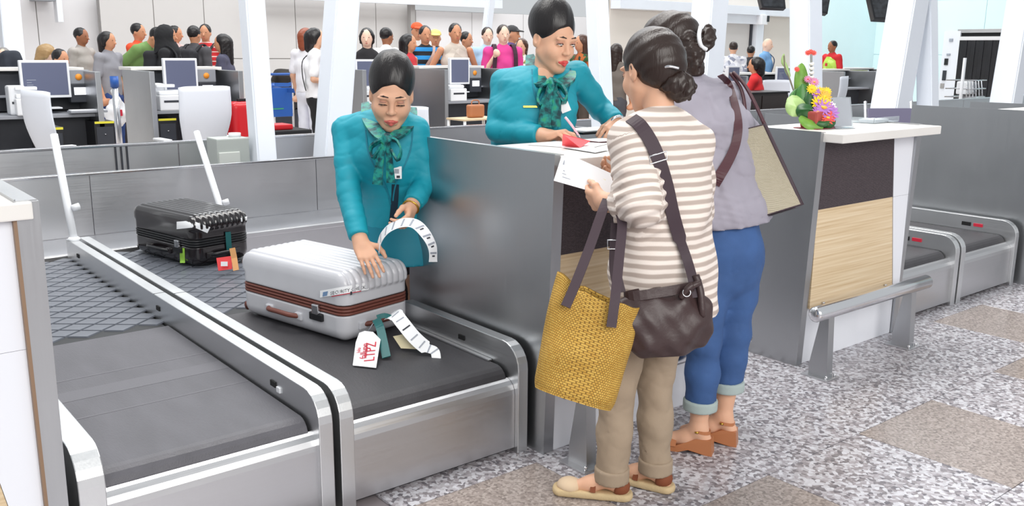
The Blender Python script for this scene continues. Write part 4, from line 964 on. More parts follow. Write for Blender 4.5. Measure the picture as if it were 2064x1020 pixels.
    # shoes: espadrille sandals
    for an, fd in ((anL, fdL), (anR, fdR)):
        sd = np.cross(fd, ZU); s = Solid()
        s.etube(an + A(0, 0, -.060) - fd * .045, an + A(0, 0, -.060) + fd * .175, (.036, .03), (.042, .03), sd, .01); s.cut((0, 0, .002), (0, 0, -1)); s.cut((0, 0, .028), (0, 0, 1)); sole = wsolid(t, 'sole', s, .006, 'cork')
        s = Solid(); s.ell(an + fd * .145 + A(0, 0, -.045), (.045, .040, .030), (fd, sd, ZU)); s.cut(an + fd * .11 + A(0, 0, -.05), -fd); s.cut((0, 0, .024), (0, 0, -1)); wsolid(t, 'toe_cap', s, .005, 'suede')
        s = Solid(); s.ell(an - fd * .028 + A(0, 0, -.028), (.036, .036, .034), (fd, sd, ZU)); s.cut(an - fd * .012, fd); s.cut((0, 0, .026), (0, 0, -1)); wsolid(t, 'heel_cup', s, .005, 'brown_suede')
        a1 = [an + fd * .06 + sd * .037 * c_ + A(0, 0, -.045 + .042 * (1 - abs(c_)) ** .5) for c_ in np.linspace(-1, 1, 9)]; wstrap(t, 'instep_strap', a1, .018, .004, fd, 'brown_suede')
    # cardigan
    s = Solid()
    s.trunk([(hemc, .190, .150), (hip, .182, .140), (waist, .165, .118), ((waist + chest) / 2, .165, .112), (chest, .170, .110), (chest * .45 + neck * .55, .155, .085), (neck - A(0, 0, .012), .062, .058)], lat, .04)
    for (sh, el, wr, r2) in ((shL, elL, wrL, .062), (shR, elR, wrR, .05)):
        s.cap(neck * .3 + chest * .12 + sh * .58, sh, .062, .056, .05); s.chain([sh, (sh + el) / 2, el], [.060, .060, .064], .03); s.chain([el, el * .4 + wr * .6], [.064, r2 - .006], .03)
    s.disp(folds(.0045, .12, 41)); ad = nrm(elL - shL)
    def ruche(x, y, z):
        u = (x - shL[0]) * ad[0] + (y - shL[1]) * ad[1] + (z - shL[2]) * ad[2]
        r2 = (x - shL[0] - u * ad[0]) ** 2 + (y - shL[1] - u * ad[1]) ** 2 + (z - shL[2] - u * ad[2]) ** 2
        return np.where((r2 < .0085) & (u > .05), .0042 * np.sin(u * 190 + 60 * x + 30 * y) * np.clip((u - .05) / .08, 0, 1), 0)
    s.disp(ruche)
    s.cut_local(wrL * .55 + elL * .45, wrL - elL, .085)
    s.cut(hemc + A(0, 0, -.008), -ZU + RIGHT * .08)
    V, Fq = s.mesh(.0065); cd = wadd(t, 'cardigan', V, Fq, 'stripe')
    # stripe coordinate: height on the trunk, distance along the sleeve on the arm
    sc_ = V[:, 2].copy(); u = (V - shL) @ ad; rad = np.linalg.norm(V - shL - u[:, None] * ad, axis=1); on = (rad < .078) & (u > .0) & ((V - shL) @ lat < .035)
    sc_[on] = -u[on] + shL[2]
    a_ = cd.data.attributes.new('stripe', 'FLOAT', 'POINT'); a_.data.foreach_set('value', sc_.astype(np.float32))
    return cd
CARD = build_c1(); SF1 = Surf().add(CARD)
# shoulder strap of the messenger bag crossing her back, then the bag itself
MB = thing('messenger_bag', 'dark brown leather messenger bag slung across the striped cardigan', 'bag', tuple(PD(1338, 640, 2.86)))
def build_messenger():
    t = MB; O = np.array(t.location)
    P = spline(SF1.path([(1272, 238), (1290, 252), (1312, 285), (1328, 322), (1344, 375), (1356, 430), (1370, 480)], .011, 2.8) + [PD(1384, 520, 2.86), PD(1396, 562, 2.84), PD(1402, 600, 2.83)], 5); n = len(P)
    wstrap(t, 'shoulder_strap', P, [.042 if i < n * .66 else .030 for i in range(n)], .004, np.array([nrm(RIGHT * .9 + UP * .45)] * n), 'strap_brown')
    c = PD(1327, 318, 2.77); q = SF1.hit(1327, 318, .016)
    fr4 = [q + RIGHT * a * .026 + UP * (b * .012 + a * .008) for a, b in ((-1, -1), (1, -1), (1, 1), (-1, 1))]; wtube(t, 'slider_buckle', fr4, .0025, 'silver', 8, True)
    P = spline([PD(1243, 450, 2.88), PD(1240, 500, 2.88), PD(1240, 545, 2.88), PD(1250, 590, 2.87)], 5); wstrap(t, 'shoulder_strap', P, .036, .004, RIGHT, 'strap_brown')
    q = PD(1240, 493, 2.868); wtube(t, 'slider_buckle', [q + RIGHT * a * .024 + UP * b * .014 for a, b in ((-1, -1), (1, -1), (1, 1), (-1, 1))], .0025, 'silver', 8, True)
    Wd = nrm(RIGHT + UP * .10 + FH * .25); Hd = nrm(UP - RIGHT * .06); Nn = np.cross(Wd, Hd); ax = (Wd, Hd, Nn)
    s = Solid(); ctr = PD(1340, 642, 2.85)
    for i in range(5):
        a = -1 + i * .5; s.ell(ctr + Wd * a * .085 - Hd * .018 * (1 - a * a), (.075, .098, .046), ax, k=.04)
    s.ell(ctr - Hd * .03, (.135, .085, .052), ax, k=.03)
    s.disp(folds(.005, .07, 51)); s.cut(ctr + Hd * .100, Hd - Nn * .05); s.cut(ctr - Hd * .118, -Hd)
    wsolid(t, 'pouch', s, .006, 'brown_leather')
    # top rim band with stitching, gathered corner with ring
    rim = [ctr + Hd * .088 + Wd * .128 * math.cos(a) + Nn * .052 * math.sin(a) for a in np.linspace(0, 6.283, 30)[:-1]]; V, Fc = strap_mesh(rim + [rim[0]], .030, .004, Hd); link('rim_band', pym(np.array(V) - O, Fc), 'brown_leather', t)
    for a, b in ((PD(1382, 590, 2.80), PD(1410, 570, 2.80)), (PD(1372, 600, 2.80), PD(1395, 575, 2.79))): wtube(t, 'gathered_tab', spline([a, (a + b) / 2 + TC * .008 + UP * .008, b], 5), .010, 'brown_leather', 8)
    q = PD(1384, 590, 2.785); wtube(t, 'ring', [q + (RIGHT * math.cos(a) + UP * math.sin(a)) * .012 for a in np.linspace(0, 6.283, 16)[:-1]], .002, 'silver', 6, True)
    wtube(t, 'corner_tab', spline([PD(1402, 555, 2.84), PD(1412, 590, 2.83), PD(1416, 640, 2.83)], 5), [.012] * 10 + [.006], 'brown_leather', 8)
build_messenger()
# straw tote
def straw():
    m = mat('yellow straw crochet', '#c59a3d', 0.75); nt, b = nodes(m)
    tc = nt.nodes.new('ShaderNodeTexCoord'); mp = nt.nodes.new('ShaderNodeMapping'); nt.links.new(tc.outputs['UV'], mp.inputs[0]); mp.inputs['Scale'].default_value = (92, 50, 1)
    ck = nt.nodes.new('ShaderNodeTexBrick'); ck.inputs['Scale'].default_value = 1; ck.inputs['Mortar Size'].default_value = .13; ck.inputs['Mortar Smooth'].default_value = 1.0; ck.inputs['Brick Width'].default_value = 1.0; ck.inputs['Row Height'].default_value = 1.0
    nz = nt.nodes.new('ShaderNodeTexNoise'); nz.inputs['Scale'].default_value = 40; nt.links.new(tc.outputs['UV'], nz.inputs['Vector'])
    vm = nt.nodes.new('ShaderNodeVectorMath'); vm.operation = 'MULTIPLY_ADD'; vm.inputs[1].default_value = (.3, .3, 0); nt.links.new(nz.outputs['Color'], vm.inputs[0]); nt.links.new(mp.outputs[0], vm.inputs[2]); nt.links.new(vm.outputs[0], ck.inputs['Vector'])
    ck.inputs['Color1'].default_value = srgb('#cba44c'); ck.inputs['Color2'].default_value = srgb('#b98d36'); ck.inputs['Mortar'].default_value = srgb('#7d5a22'); nt.links.new(ck.outputs['Color'], b.inputs['Base Color'])
    bp = nt.nodes.new('ShaderNodeBump'); bp.inputs['Strength'].default_value = .7; bp.inputs['Distance'].default_value = .004; bp.invert = True; nt.links.new(ck.outputs['Fac'], bp.inputs['Height']); nt.links.new(bp.outputs[0], b.inputs['Normal']); return m
M['straw'] = straw()
def loft_bag(t, name, prof, nu, m, cap_bottom=True, th=.006, uvname=True):
    """prof: function (s in 0..1 down, a angle) -> point; closed wall with thickness and a bottom"""
    pass
TT = thing('straw_tote', 'yellow crocheted straw tote hanging from the striped customer forearm', 'bag', tuple(PD(1180, 690, 2.80)))
def build_tote():
    t = TT; O = np.array(t.location)
    Wd = nrm(RIGHT * 176 - UP * 72); Hd = nrm(-RIGHT * 50 - UP * 210); Nn = nrm(np.cross(Wd, Hd)); Nn = Nn if np.dot(Nn, FWD) < 0 else -Nn
    top = PD(1207, 583, 2.80); nu, nv = 56, 26; V = []; UV = []
    hgt = .345
    for layer in (0, 1):
        for j in range(nv + 1):
            s = j / nv; hw = .138 * (1 - .03 * s) + .004 * math.sin(5 * s); hn = (.035 + .035 * min(1, s * 1.6))
            if s > .9: q = (s - .9) / .1; hw *= 1 - .06 * q * q; hn *= 1 - .25 * q * q
            for i in range(nu):
                a = 2 * math.pi * i / nu; ca, sa = math.cos(a), math.sin(a); e = .55
                x = math.copysign(abs(ca) ** e, ca) * (hw - .005 * layer); y = math.copysign(abs(sa) ** .8, sa) * (hn - .005 * layer)
                dip = .028 * (1 - s) ** 3 * math.cos(x / .138 * 1.6) * (1 if sa >= 0 else .4) + .006 * math.sin(9 * x / .138) * (1 - s) ** 2
                buck = .006 * math.sin(14 * s + 3 * ca) * (1 if sa > 0 else -1)
                V.append(top + Wd * x + Hd * (s * hgt + dip - .012 * (x / .138) * s) + Nn * (y + buck) - O); UV.append((i / nu, 1 - s))
    F_ = []; L = (nv + 1) * nu
    for layer in (0, 1):
        for j in range(nv):
            for i in range(nu):
                q = [layer * L + j * nu + i, layer * L + j * nu + (i + 1) % nu, layer * L + (j + 1) * nu + (i + 1) % nu, layer * L + (j + 1) * nu + i]; F_.append(q if layer else q[::-1])
    for i in range(nu): F_.append([i, (i + 1) % nu, L + (i + 1) % nu, L + i])
    F_.append([nv * nu + i for i in range(nu)])
    me = pym(V, F_, True); uv = me.uv_layers.new(name='UVMap')
    for p in me.polygons:
        for li in p.loop_indices:
            vi = me.loops[li].vertex_index; u_, v_ = UV[vi]
            if len(p.vertices) == 4 and any(UV[k][0] > .9 for k in p.vertices) and u_ < .1: u_ += 1
            uv.data[li].uv = (u_, v_)
    link('bag_body', me, 'straw', t)
    def st(pts, w=.030): P = spline([PD(*p) for p in pts], 5); wstrap(t, 'handle', P, w, .005, nrm(RIGHT + UP * .25), 'strap_brown')
    st([(1140, 618, 2.725), (1160, 572, 2.745), (1188, 500, 2.79), (1212, 432, 2.83), (1224, 402, 2.86)])
    st([(1232, 660, 2.725), (1240, 600, 2.735), (1248, 520, 2.78), (1254, 450, 2.82), (1246, 420, 2.84)])
build_tote()
# papers in her hand
def held_papers():
    D = 3.02; t = thing('travel_papers', 'printed itinerary sheets held by the striped customer', 'paper', tuple(PD(1180, 355, D))); O = np.array(t.location)
    for k_, (dd, off) in enumerate(((.0, (0, 0)), (.012, (10, -5)))):
        Q = [PD(1132 + off[0], 314 + off[1], D + .03 + dd), PD(1248 + off[0], 366 + off[1], D + .02 + dd), PD(1228 + off[0], 396 + off[1], D - .02 + dd), PD(1116 + off[0], 364 + off[1], D - .01 + dd)]
        nn = nrm(np.cross(Q[1] - Q[0], Q[3] - Q[0])); nn = nn if nn @ FWD < 0 else -nn; V = [q - O for q in Q] + [q - O - nn * .0012 for q in Q]
        o = link('sheet', pym(V, [(0, 1, 2, 3), (7, 6, 5, 4), (0, 4, 5, 1), (1, 5, 6, 2), (2, 6, 7, 3), (3, 7, 4, 0)]), 'paper', t)
        if k_ == 0:
            for (u0, v0, u1, v1, m) in ((.06, .12, .14, .30, 'grey_ink'), (.10, .5, .34, .54, 'grey_ink'), (.10, .62, .40, .65, 'grey_ink'), (.12, .75, .36, .78, 'grey_ink'), (.34, .10, .42, .42, mat('pale blue print', '#aeb4dd', .6)), (.5, .2, .8, .7, mat('pale yellow print', '#ece6c8', .6))):
                f = lambda u, v: (Q[0] * (1 - u) + Q[1] * u) * (1 - v) + (Q[3] * (1 - u) + Q[2] * u) * v + nn * .0008 - O
                link('printed_block', pym([f(u0, v0), f(u1, v0), f(u1, v1), f(u0, v1)], [(0, 1, 2, 3)]), m, o)
held_papers()

# ================================================================ customer in grey T-shirt and jeans
CU2 = person('woman in grey T-shirt and rolled blue jeans leaning to the desk with woven bag', (2.69, 2.12, 0))
def build_c2():
    t = CU2; sk = skin('light'); O = np.array(t.location)
    anL, anR = PD(1408, 862, 3.50), PD(1458, 838, 3.58)
    knL, knR = PD(1420, 690, 3.43), PD(1478, 670, 3.50)
    hip = PD(1462, 500, 3.42); waist = PD(1468, 420, 3.42); chest = PD(1448, 275, 3.46); neck = PD(1398, 172, 3.52)
    shL, shR = PD(1372, 228, 3.46), PD(1478, 200, 3.58)
    lat = nrm(RIGHT * .8 + FH * .35); lat = nrm(lat - A(0, 0, lat[2]))
    hpL, hpR = hip - lat * .075 - A(0, 0, .03), hip + lat * .068 - A(0, 0, .03)
    elL, wrL = PD(1385, 350, 3.55), PD(1300, 330, 3.75); elR, wrR = PD(1480, 300, 3.80), PD(1400, 290, 3.95)
    hcn = PD(1346, 100, 3.58); fr = frame(FH * .55 - RIGHT * .75 - ZU * .35, ZU - RIGHT * .15); sc = 1.08
    nl = (np.stack(fr) @ (neck - A(0, 0, .02) - hcn)) / sc
    hv, hf = head_skin(nl); hv = to_world(hv, hcn, fr, sc)
    s = Solid(); s.chain([hip, chest, neck], [.09, .09, .045], .03)
    s.chain([shL, elL, wrL], [.05, .038, .026], .02); s.chain([shR, elR, wrR], [.05, .038, .026], .02)
    fd = nrm(-RIGHT * .9 + FH * .35); fd[2] = 0; fd = nrm(fd)
    for hp, kn, an in ((hpL, knL, anL), (hpR, knR, anR)):
        s.chain([hp, kn, (kn * .55 + an * .45), an], [.08, .052, .048, .031], .02); toe = A(an[0], an[1], .028) + fd * .15
        s.chain([an, an + fd * .045 + A(0, 0, -.045), toe], [.031, .030, .020], .02); s.cap(an, A(an[0], an[1], an[2] - .055) - fd * .03, .030, .027, .02)
    hands = [hand_mesh(wrL, -RIGHT + FH * .4, -ZU, elL, REST, left=True), hand_mesh(wrR, -RIGHT + FH * .4, -ZU, elR, REST)]
    body = wadd(t, 'body', *join_vf([(hv, hf), s.mesh(.007)] + hands), sk); face_bits(body, hcn - O, fr, sc, 'lips_soft', .5, 'light')
    # hair gathered up in a claw clip
    s = Solid(); s.ell((0, -.018, .040), (.088, .106, .092), k=.02); s.ell((0, -.07, .01), (.075, .06, .08), k=.04)
    s.ell((0, .095, -.060), (.082, .068, .108), k=.012, sub=True)
    s.cut((0, -.05, -.085), (0, .5, -1)); s.disp(lambda x, y, z: .0014 * np.sin(120 * z + 70 * y + 30 * x)); V, Fq = s.mesh(.0042); wadd(t, 'hair', to_world(V, hcn, fr, sc), Fq, 'hair_brown')
    s = Solid(); s.chain([PD(1385, 80, 3.48), PD(1398, 110, 3.46), PD(1402, 140, 3.46), PD(1410, 158, 3.47)], [.040, .036, .022, .006], .03); s.chain([PD(1380, 95, 3.49), PD(1386, 130, 3.48), PD(1392, 158, 3.49)], [.032, .022, .005], .02); s.disp(folds(.004, .03, 61)); s.disp(folds(.002, .012, 62)); wsolid(t, 'hair_twist', s, .005, 'hair_brown')
    s = Solid(); s.ell(PD(1427, 74, 3.47), (.030, .030, .044), (RIGHT, FWD, UP)); s.ell(PD(1418, 88, 3.47), (.028, .03, .03), k=.02); s.disp(folds(.004, .02, 63)); wsolid(t, 'hair_tuft', s, .005, 'hair_brown')
    P = spline([PD(1412, 54, 3.45), PD(1409, 72, 3.43), PD(1413, 92, 3.43), PD(1424, 100, 3.44)], 5); wtube(t, 'claw_clip', P, [.008] * len(P), 'white_plastic', 10)
    # T-shirt
    s = Solid(); s.trunk([(PD(1470, 470, 3.42), .166, .138), (PD(1470, 445, 3.42), .162, .132), (waist, .150, .120), (waist * .5 + chest * .5, .155, .115), (chest, .165, .115), (chest * .45 + neck * .55, .15, .09), (neck - A(0, 0, .005), .072, .065)], lat, .04)
    for sh, el in ((shL, elL), (shR, elR)): s.cap(neck * .35 + chest * .1 + sh * .55, sh, .066, .060, .05); s.cap(sh, sh * .35 + el * .65, .062, .056, .03); s.cut_local(sh * .4 + el * .6, el - sh, .09)
    s.disp(folds(.004, .11, 71)); dr = nrm(RIGHT * .95 + UP * .25)
    s.disp(creases(.004, .14, 77)); s.disp(lambda x, y, z: .0012 * np.sin(150 * (x * dr[0] + y * dr[1] + z * dr[2]) + 9 * z))
    s.cut(PD(1478, 447, 3.42), -ZU + RIGHT * .1); tee = wsolid(t, 'tshirt', s, .0065, 'grey_tee')
    # jeans
    s = Solid(); s.trunk([(hip + A(0, 0, .10), .128, .098), (hip, .146, .118), (hip - A(0, 0, .09), .142, .115)], lat)
    cuL, cuR = PD(1413, 806, 3.48), PD(1475, 768, 3.55)
    for hp, kn, an, cu in ((hpL, knL, anL, cuL), (hpR, knR, anR, cuR)): q = an + (kn - an) * ((cu[2] - an[2]) / (kn[2] - an[2])); s.chain([hp - A(0, 0, .02), hp * .5 + kn * .5, kn, kn * .5 + q * .5, q], [.082, .074, .062, .060, .060], .03)
    s.disp(folds(.0025, .09, 81)); s.disp(creases(.0022, .12, 83)); s.cut_local(cuL, -ZU, .12); s.cut_local(cuR, -ZU, .12)
    wsolid(t, 'jeans', s, .007, 'denim')
    for c_, kn, an, dz in ((cuL, knL, anL, .04), (cuR, knR, anR, .04)):
        u_ = (c_[2] - an[2]) / (kn[2] - an[2]); m_ = an + (kn - an) * u_; s = Solid(); s.cap(m_ + A(0, 0, .05), m_ - A(0, 0, .07), .066, .065); s.cut(m_ + A(0, 0, .006), ZU); s.cut(m_ - A(0, 0, .036), -ZU); wsolid(t, 'jeans_cuff', s, .006, 'denim_cuff')
    # slingback wedge sandals
    for an in (anL, anR):
        sd = np.cross(fd, ZU); b = A(an[0], an[1], 0)
        poly = [(-.055, .062), (-.06, .0), (-.035, .0), (.03, .015), (.07, .0), (.165, .0), (.17, .016), (.08, .024), (.0, .062)]
        V = [b + fd * p[0] + A(0, 0, p[1]) + sd * e * (.030 if p[0] < .02 else .036) - O for e in (-1, 1) for p in poly]; n = len(poly)
        link('wedge_sole', pym(V, [tuple(range(n))[::-1], tuple(range(n, 2 * n))] + [(i, (i + 1) % n, n + (i + 1) % n, n + i) for i in range(n)]), 'tan_leather', t)
        ring = [b + A(0, 0, .095) - fd * .045 * math.cos(a) + sd * .036 * math.sin(a) + A(0, 0, -.01 * math.cos(a)) for a in np.linspace(-1.7, 1.7, 13)]; wstrap(t, 'sling_strap', ring, .012, .004, ZU, 'tan_leather')
        arch = [b + fd * .10 + sd * .040 * c_ + A(0, 0, .022 + .034 * (1 - c_ * c_)) for c_ in np.linspace(-1, 1, 9)]; wstrap(t, 'toe_strap', arch, .045, .004, fd, 'tan_leather')
        lathe('buckle', [(.008, 0), (.008, .006)], 'gold', t, tuple(b - O + A(0, 0, .09) - sd * .036))
    # back pocket seam
    return tee
TEE = build_c2(); SF2 = Surf().add(TEE)
WB = thing('woven_bag', 'pale woven mat bag with dark piping on the grey T-shirt customer shoulder', 'bag', tuple(PD(1555, 350, 3.36)))
M['mat_weave'] = weave_mat('pale pandan weave', '#e2d8bf', '#cfc4a8', 190, 190, .7, .002)
def build_wb():
    t = WB; O = np.array(t.location); D = 3.36
    Q = [PD(1499, 262, D + .02), PD(1541, 251, D + .0), PD(1616, 412, D - .03), PD(1521, 441, D - .02)]
    n = nrm(np.cross(Q[1] - Q[0], Q[3] - Q[0])); n = n if n @ FWD < 0 else -n; back = [q - n * .085 + RIGHT * -.03 for q in Q]
    def panel(name, pts, m, th=.006, rim=True, sag=.012):
        c = sum(pts) / 4; N_ = nrm(np.cross(pts[1] - pts[0], pts[3] - pts[0])); g = 8; V = []
        for side in (0, 1):
            for j in range(g + 1):
                for i in range(g + 1):
                    u, v = i / g, j / g; p = (pts[0] * (1 - u) + pts[1] * u) * (1 - v) + (pts[3] * (1 - u) + pts[2] * u) * v
                    V.append(p + N_ * (sag * math.sin(math.pi * u) * math.sin(math.pi * v) - th * side) - O)
        F_ = []; K = (g + 1) ** 2
        for side in (0, 1):
            for j in range(g):
                for i in range(g): q = [side * K + j * (g + 1) + i, side * K + j * (g + 1) + i + 1, side * K + (j + 1) * (g + 1) + i + 1, side * K + (j + 1) * (g + 1) + i]; F_.append(q if not side else q[::-1])
        o = link(name, pym(V, F_, True), m, t)
        if rim: wtube(t, 'piping', [p for p in pts], .0085, 'strap_brown', 8, True)
        return o
    panel('front_panel', Q, 'mat_weave'); panel('back_panel', back, 'mat_weave'); panel('gusset', [back[0], Q[0], Q[3], back[3]], 'mat_weave', rim=False, sag=-.004); panel('gusset', [Q[1], back[1], back[2], Q[2]], 'mat_weave', rim=False, sag=-.004); panel('base', [Q[3], Q[2], back[2], back[3]], 'strap_brown', rim=False, sag=0)
    sh = SF2.hit(1475, 152, .004); sh = sh if sh is not None else PD(1475, 152, 3.5)
    P = spline([PD(1541, 251, D), PD(1520, 205, D + .06), PD(1500, 170, D + .12), PD(1478, 146, D + .17)], 6); wtube(t, 'handle', P, .007, 'strap_maroon', 8)
    P = spline([PD(1500, 262, D + .02), PD(1502, 225, D + .06), PD(1494, 180, D + .13), PD(1472, 148, D + .18)], 6); wtube(t, 'handle', P, .007, 'strap_maroon', 8)
build_wb()
CB = thing('crossbody_strap_bag', 'narrow maroon crossbody bag strap over the grey T-shirt', 'bag', tuple(PD(1480, 250, 3.3)))
P = spline(SF2.path([(1452, 152), (1468, 168), (1480, 205), (1488, 250), (1483, 290), (1468, 325), (1450, 355), (1440, 372)], .010, 3.35), 5)
wstrap(CB, 'strap', P, [.022 + .02 * i / len(P) for i in range(len(P))], .004, nrm(RIGHT + UP * .3), 'strap_maroon')
pq = PD(1395, 440, 3.42); s_ = Solid(); s_.ell(pq, (.10, .04, .08), (RIGHT, FWD, UP)); s_.cut(pq + UP * .05, UP); wsolid(CB, 'pouch', s_, .01, 'strap_maroon')
# ================================================================ suitcases
def rbox(s, c, half, ax, r, k=.02):
    c = np.asarray(c, float); half = np.asarray(half, float); ax = np.asarray(ax, float); ext = np.abs(ax.T) @ half; q0 = half - r
    def f(x, y, z):
        px, py, pz = x - c[0], y - c[1], z - c[2]; o = 0; mx = None
        for i in range(3):
            q = np.abs(px * ax[i][0] + py * ax[i][1] + pz * ax[i][2]) - q0[i]; o = o + np.maximum(q, 0) ** 2; mx = q if mx is None else np.maximum(mx, q)
        return np.sqrt(o) + np.minimum(mx, 0) - r
    s.ops.append((f, c - ext, c + ext, k, False)); s._bb(c - ext, c + ext); return s
M['case_white'] = mat('pearl white shell', '#c2c3c9', 0.28, coat=.3, var=.02); M['case_black'] = mat('black glossy shell', '#1a1518', 0.16, coat=.6)
M['brown_trim'] = mat('brown leather trim', '#6d3d33', 0.5, bump=.1); M['teal_tag'] = mat('teal airline strap', '#0f5f60', 0.5); M['lime'] = mat('lime sticker', '#9ed14a', 0.5)
EY = np.eye(3)
def suitcase(name, label, p_near, ang, W_, L_, z0, z1, shell, band, trim):
    t = thing(name, label, 'suitcase', (p_near[0], p_near[1], z0), ang)      # local x = short side, y = long side
    h = z1 - z0; zb = h * .40; r = .055
    def half(zlo, zhi, top):
        s = Solid(); rbox(s, (W_ / 2, L_ / 2, (zlo + zhi) / 2), (W_ / 2, L_ / 2, (zhi - zlo) / 2 + .04), EY, r)
        s.cut((0, 0, zlo if top else zhi), (0, 0, -1 if top else 1)); return s
    s = Solid(); rbox(s, (W_ / 2, L_ / 2, h / 2), (W_ / 2, L_ / 2, h / 2), EY, r)
    def ribs(x, y, z):
        m = np.clip((z - (zb + .075)) / .02, 0, 1) * np.clip((np.minimum(x, W_ - x) + .02) / .03, 0, 1)
        return -.011 * np.abs(np.sin(math.pi * x / .034)) ** .45 * m * np.clip((z - (zb + .085)) / .015, 0, 1)
    s.disp(ribs); s.cut((0, 0, zb + .042), (0, 0, -1)); lid = solid_obj('lid', s, .0042, shell, t)
    s = Solid(); rbox(s, (W_ / 2, L_ / 2, h / 2), (W_ / 2, L_ / 2, h / 2), EY, r); s.cut((0, 0, zb - .002), (0, 0, 1)); base = solid_obj('base_shell', s, .0045, shell, t)
    for i in range(3):
        zz = zb + .006 + i * .0135; s = Solid(); rbox(s, (W_ / 2, L_ / 2, zz), (W_ / 2 + .001, L_ / 2 + .001, .06), EY, r - .002); s.cut((0, 0, zz + .0062), (0, 0, 1)); s.cut((0, 0, zz - .0062), (0, 0, -1)); solid_obj('zip_band', s, .004, band if i != 1 else trim, t)
    s = Solid(); rbox(s, (W_ / 2, L_ / 2, zb + .02), (W_ / 2 - .006, L_ / 2 - .006, .08), EY, r - .006); s.cut((0, 0, zb + .045), (0, 0, 1)); s.cut((0, 0, zb - .005), (0, 0, -1)); solid_obj('zip_core', s, .006, 'groove', t)
    # long-side handle with end caps, combination lock
    yc = L_ * .55
    tube('side_handle', spline([(-.004, yc - .10, zb - .045), (-.030, yc - .07, zb - .040), (-.034, yc, zb - .038), (-.030, yc + .07, zb - .040), (-.004, yc + .10, zb - .045)], 5), .0105, trim, t, 10)
    for e in (-1, 1): box('handle_mount', (-.012, yc + e * .10 - .022, zb - .062), (.008, yc + e * .10 + .022, zb - .030), shell, t, .006)
    box('lock', (-.014, L_ * .235 - .04, zb - .040), (.006, L_ * .235 + .04, zb - .008), 'black_plastic', t, .005)
    box('lock_slider', (-.018, L_ * .235 - .022, zb - .012), (.0, L_ * .235 + .018, zb + .03), 'silver', t, .005)
    tube('end_handle', spline([(W_ * .28, .002, zb - .05), (W_ * .36, -.026, zb - .045), (W_ * .5, -.030, zb - .043), (W_ * .64, -.026, zb - .045), (W_ * .72, .002, zb - .05)], 5), .0105, trim, t, 10)
    for e in (.26, .74): box('handle_mount', (W_ * e - .022, -.010, zb - .068), (W_ * e + .022, .008, zb - .034), shell, t, .006)
    for (x, y) in ((.05, L_ - .006), (W_ - .05, L_ - .006)):
        for zz in (.03, h - .06): tube('wheel', [(x - .014, y + .018, zz), (x + .014, y + .018, zz)], .020, 'brown_trim' if shell == 'case_white' else 'black_plastic', t, 14)
    return t
WS = suitcase('white_suitcase', 'pearl white ribbed suitcase with brown zip band on the belt', (1.695, 3.165), math.atan2(.225, .974) - .02, .375, .70, .333, .622, 'case_white', 'brown_trim', 'brown_trim')
BS = suitcase('black_suitcase', 'glossy black ribbed suitcase on the cleated belt', (1.70, 4.84), math.atan2(.20, .98), .36, .64, .332, .612, 'case_black', 'black_plastic', 'black_plastic')
def world_surf(t, names):
    s = Surf(); mw = Matrix.Translation(t.location) @ Matrix.Rotation(t.rotation_euler[2], 4, 'Z')
    for o in t.children:
        if o.name.split('.')[0] in names:
            v = np.empty(len(o.data.vertices) * 3); o.data.vertices.foreach_get('co', v); v = v.reshape(-1, 3); Mx = np.array(mw); v = v @ Mx[:3, :3].T + Mx[:3, 3]
            s.V += [tuple(q) for q in v]; s.F += [tuple(i + s.n for i in p.vertices) for p in o.data.polygons]; s.n += len(v)
    s.t = None; return s
def smooth_case(t, W_, L_, h):
    s = Solid(); rbox(s, (W_ / 2, L_ / 2, h / 2), (W_ / 2, L_ / 2, h / 2), EY, .055); V, Fq = s.mesh(.006, 1); Mx = np.array(Matrix.Translation(t.location) @ Matrix.Rotation(t.rotation_euler[2], 4, 'Z')); V = V @ Mx[:3, :3].T + Mx[:3, 3]
    f = Surf(); f.V = [tuple(q) for q in V]; f.F = [tuple(q) for q in Fq]; f.n = len(V); f.t = None; return f
SW = smooth_case(WS, .375, .70, .289); SB = smooth_case(BS, .36, .64, .280)
def decal(t, sf, quad, m, name='sticker', off=.0012, nu=10, nv=3):
    """sheet wrapped over a surface; quad in pixels: tl,tr,br,bl"""
    q = [A(*p) for p in quad]; P = []; c4 = sum(q) / 4; hc_ = sf.hit(c4[0], c4[1], off); dl = (hc_ - CAM) @ FWD
    for j in range(nv + 1):
        for i in range(nu + 1):
            u, v = i / nu, j / nv; p = (q[0] * (1 - u) + q[1] * u) * (1 - v) + (q[3] * (1 - u) + q[2] * u) * v; h = sf.hit(p[0], p[1], off)
            h = h if h is not None else PD(p[0], p[1], dl); P.append(h); dl = (h - CAM) @ FWD
    inv = (Matrix.Translation(t.location) @ Matrix.Rotation(t.rotation_euler[2], 4, 'Z')).inverted(); P = [tuple(inv @ Vector(p)) for p in P]
    Fc = [(j * (nu + 1) + i, (j + 1) * (nu + 1) + i, (j + 1) * (nu + 1) + i + 1, j * (nu + 1) + i + 1) for j in range(nv) for i in range(nu)]
    return link(name, pym(P, Fc, True), m, t)
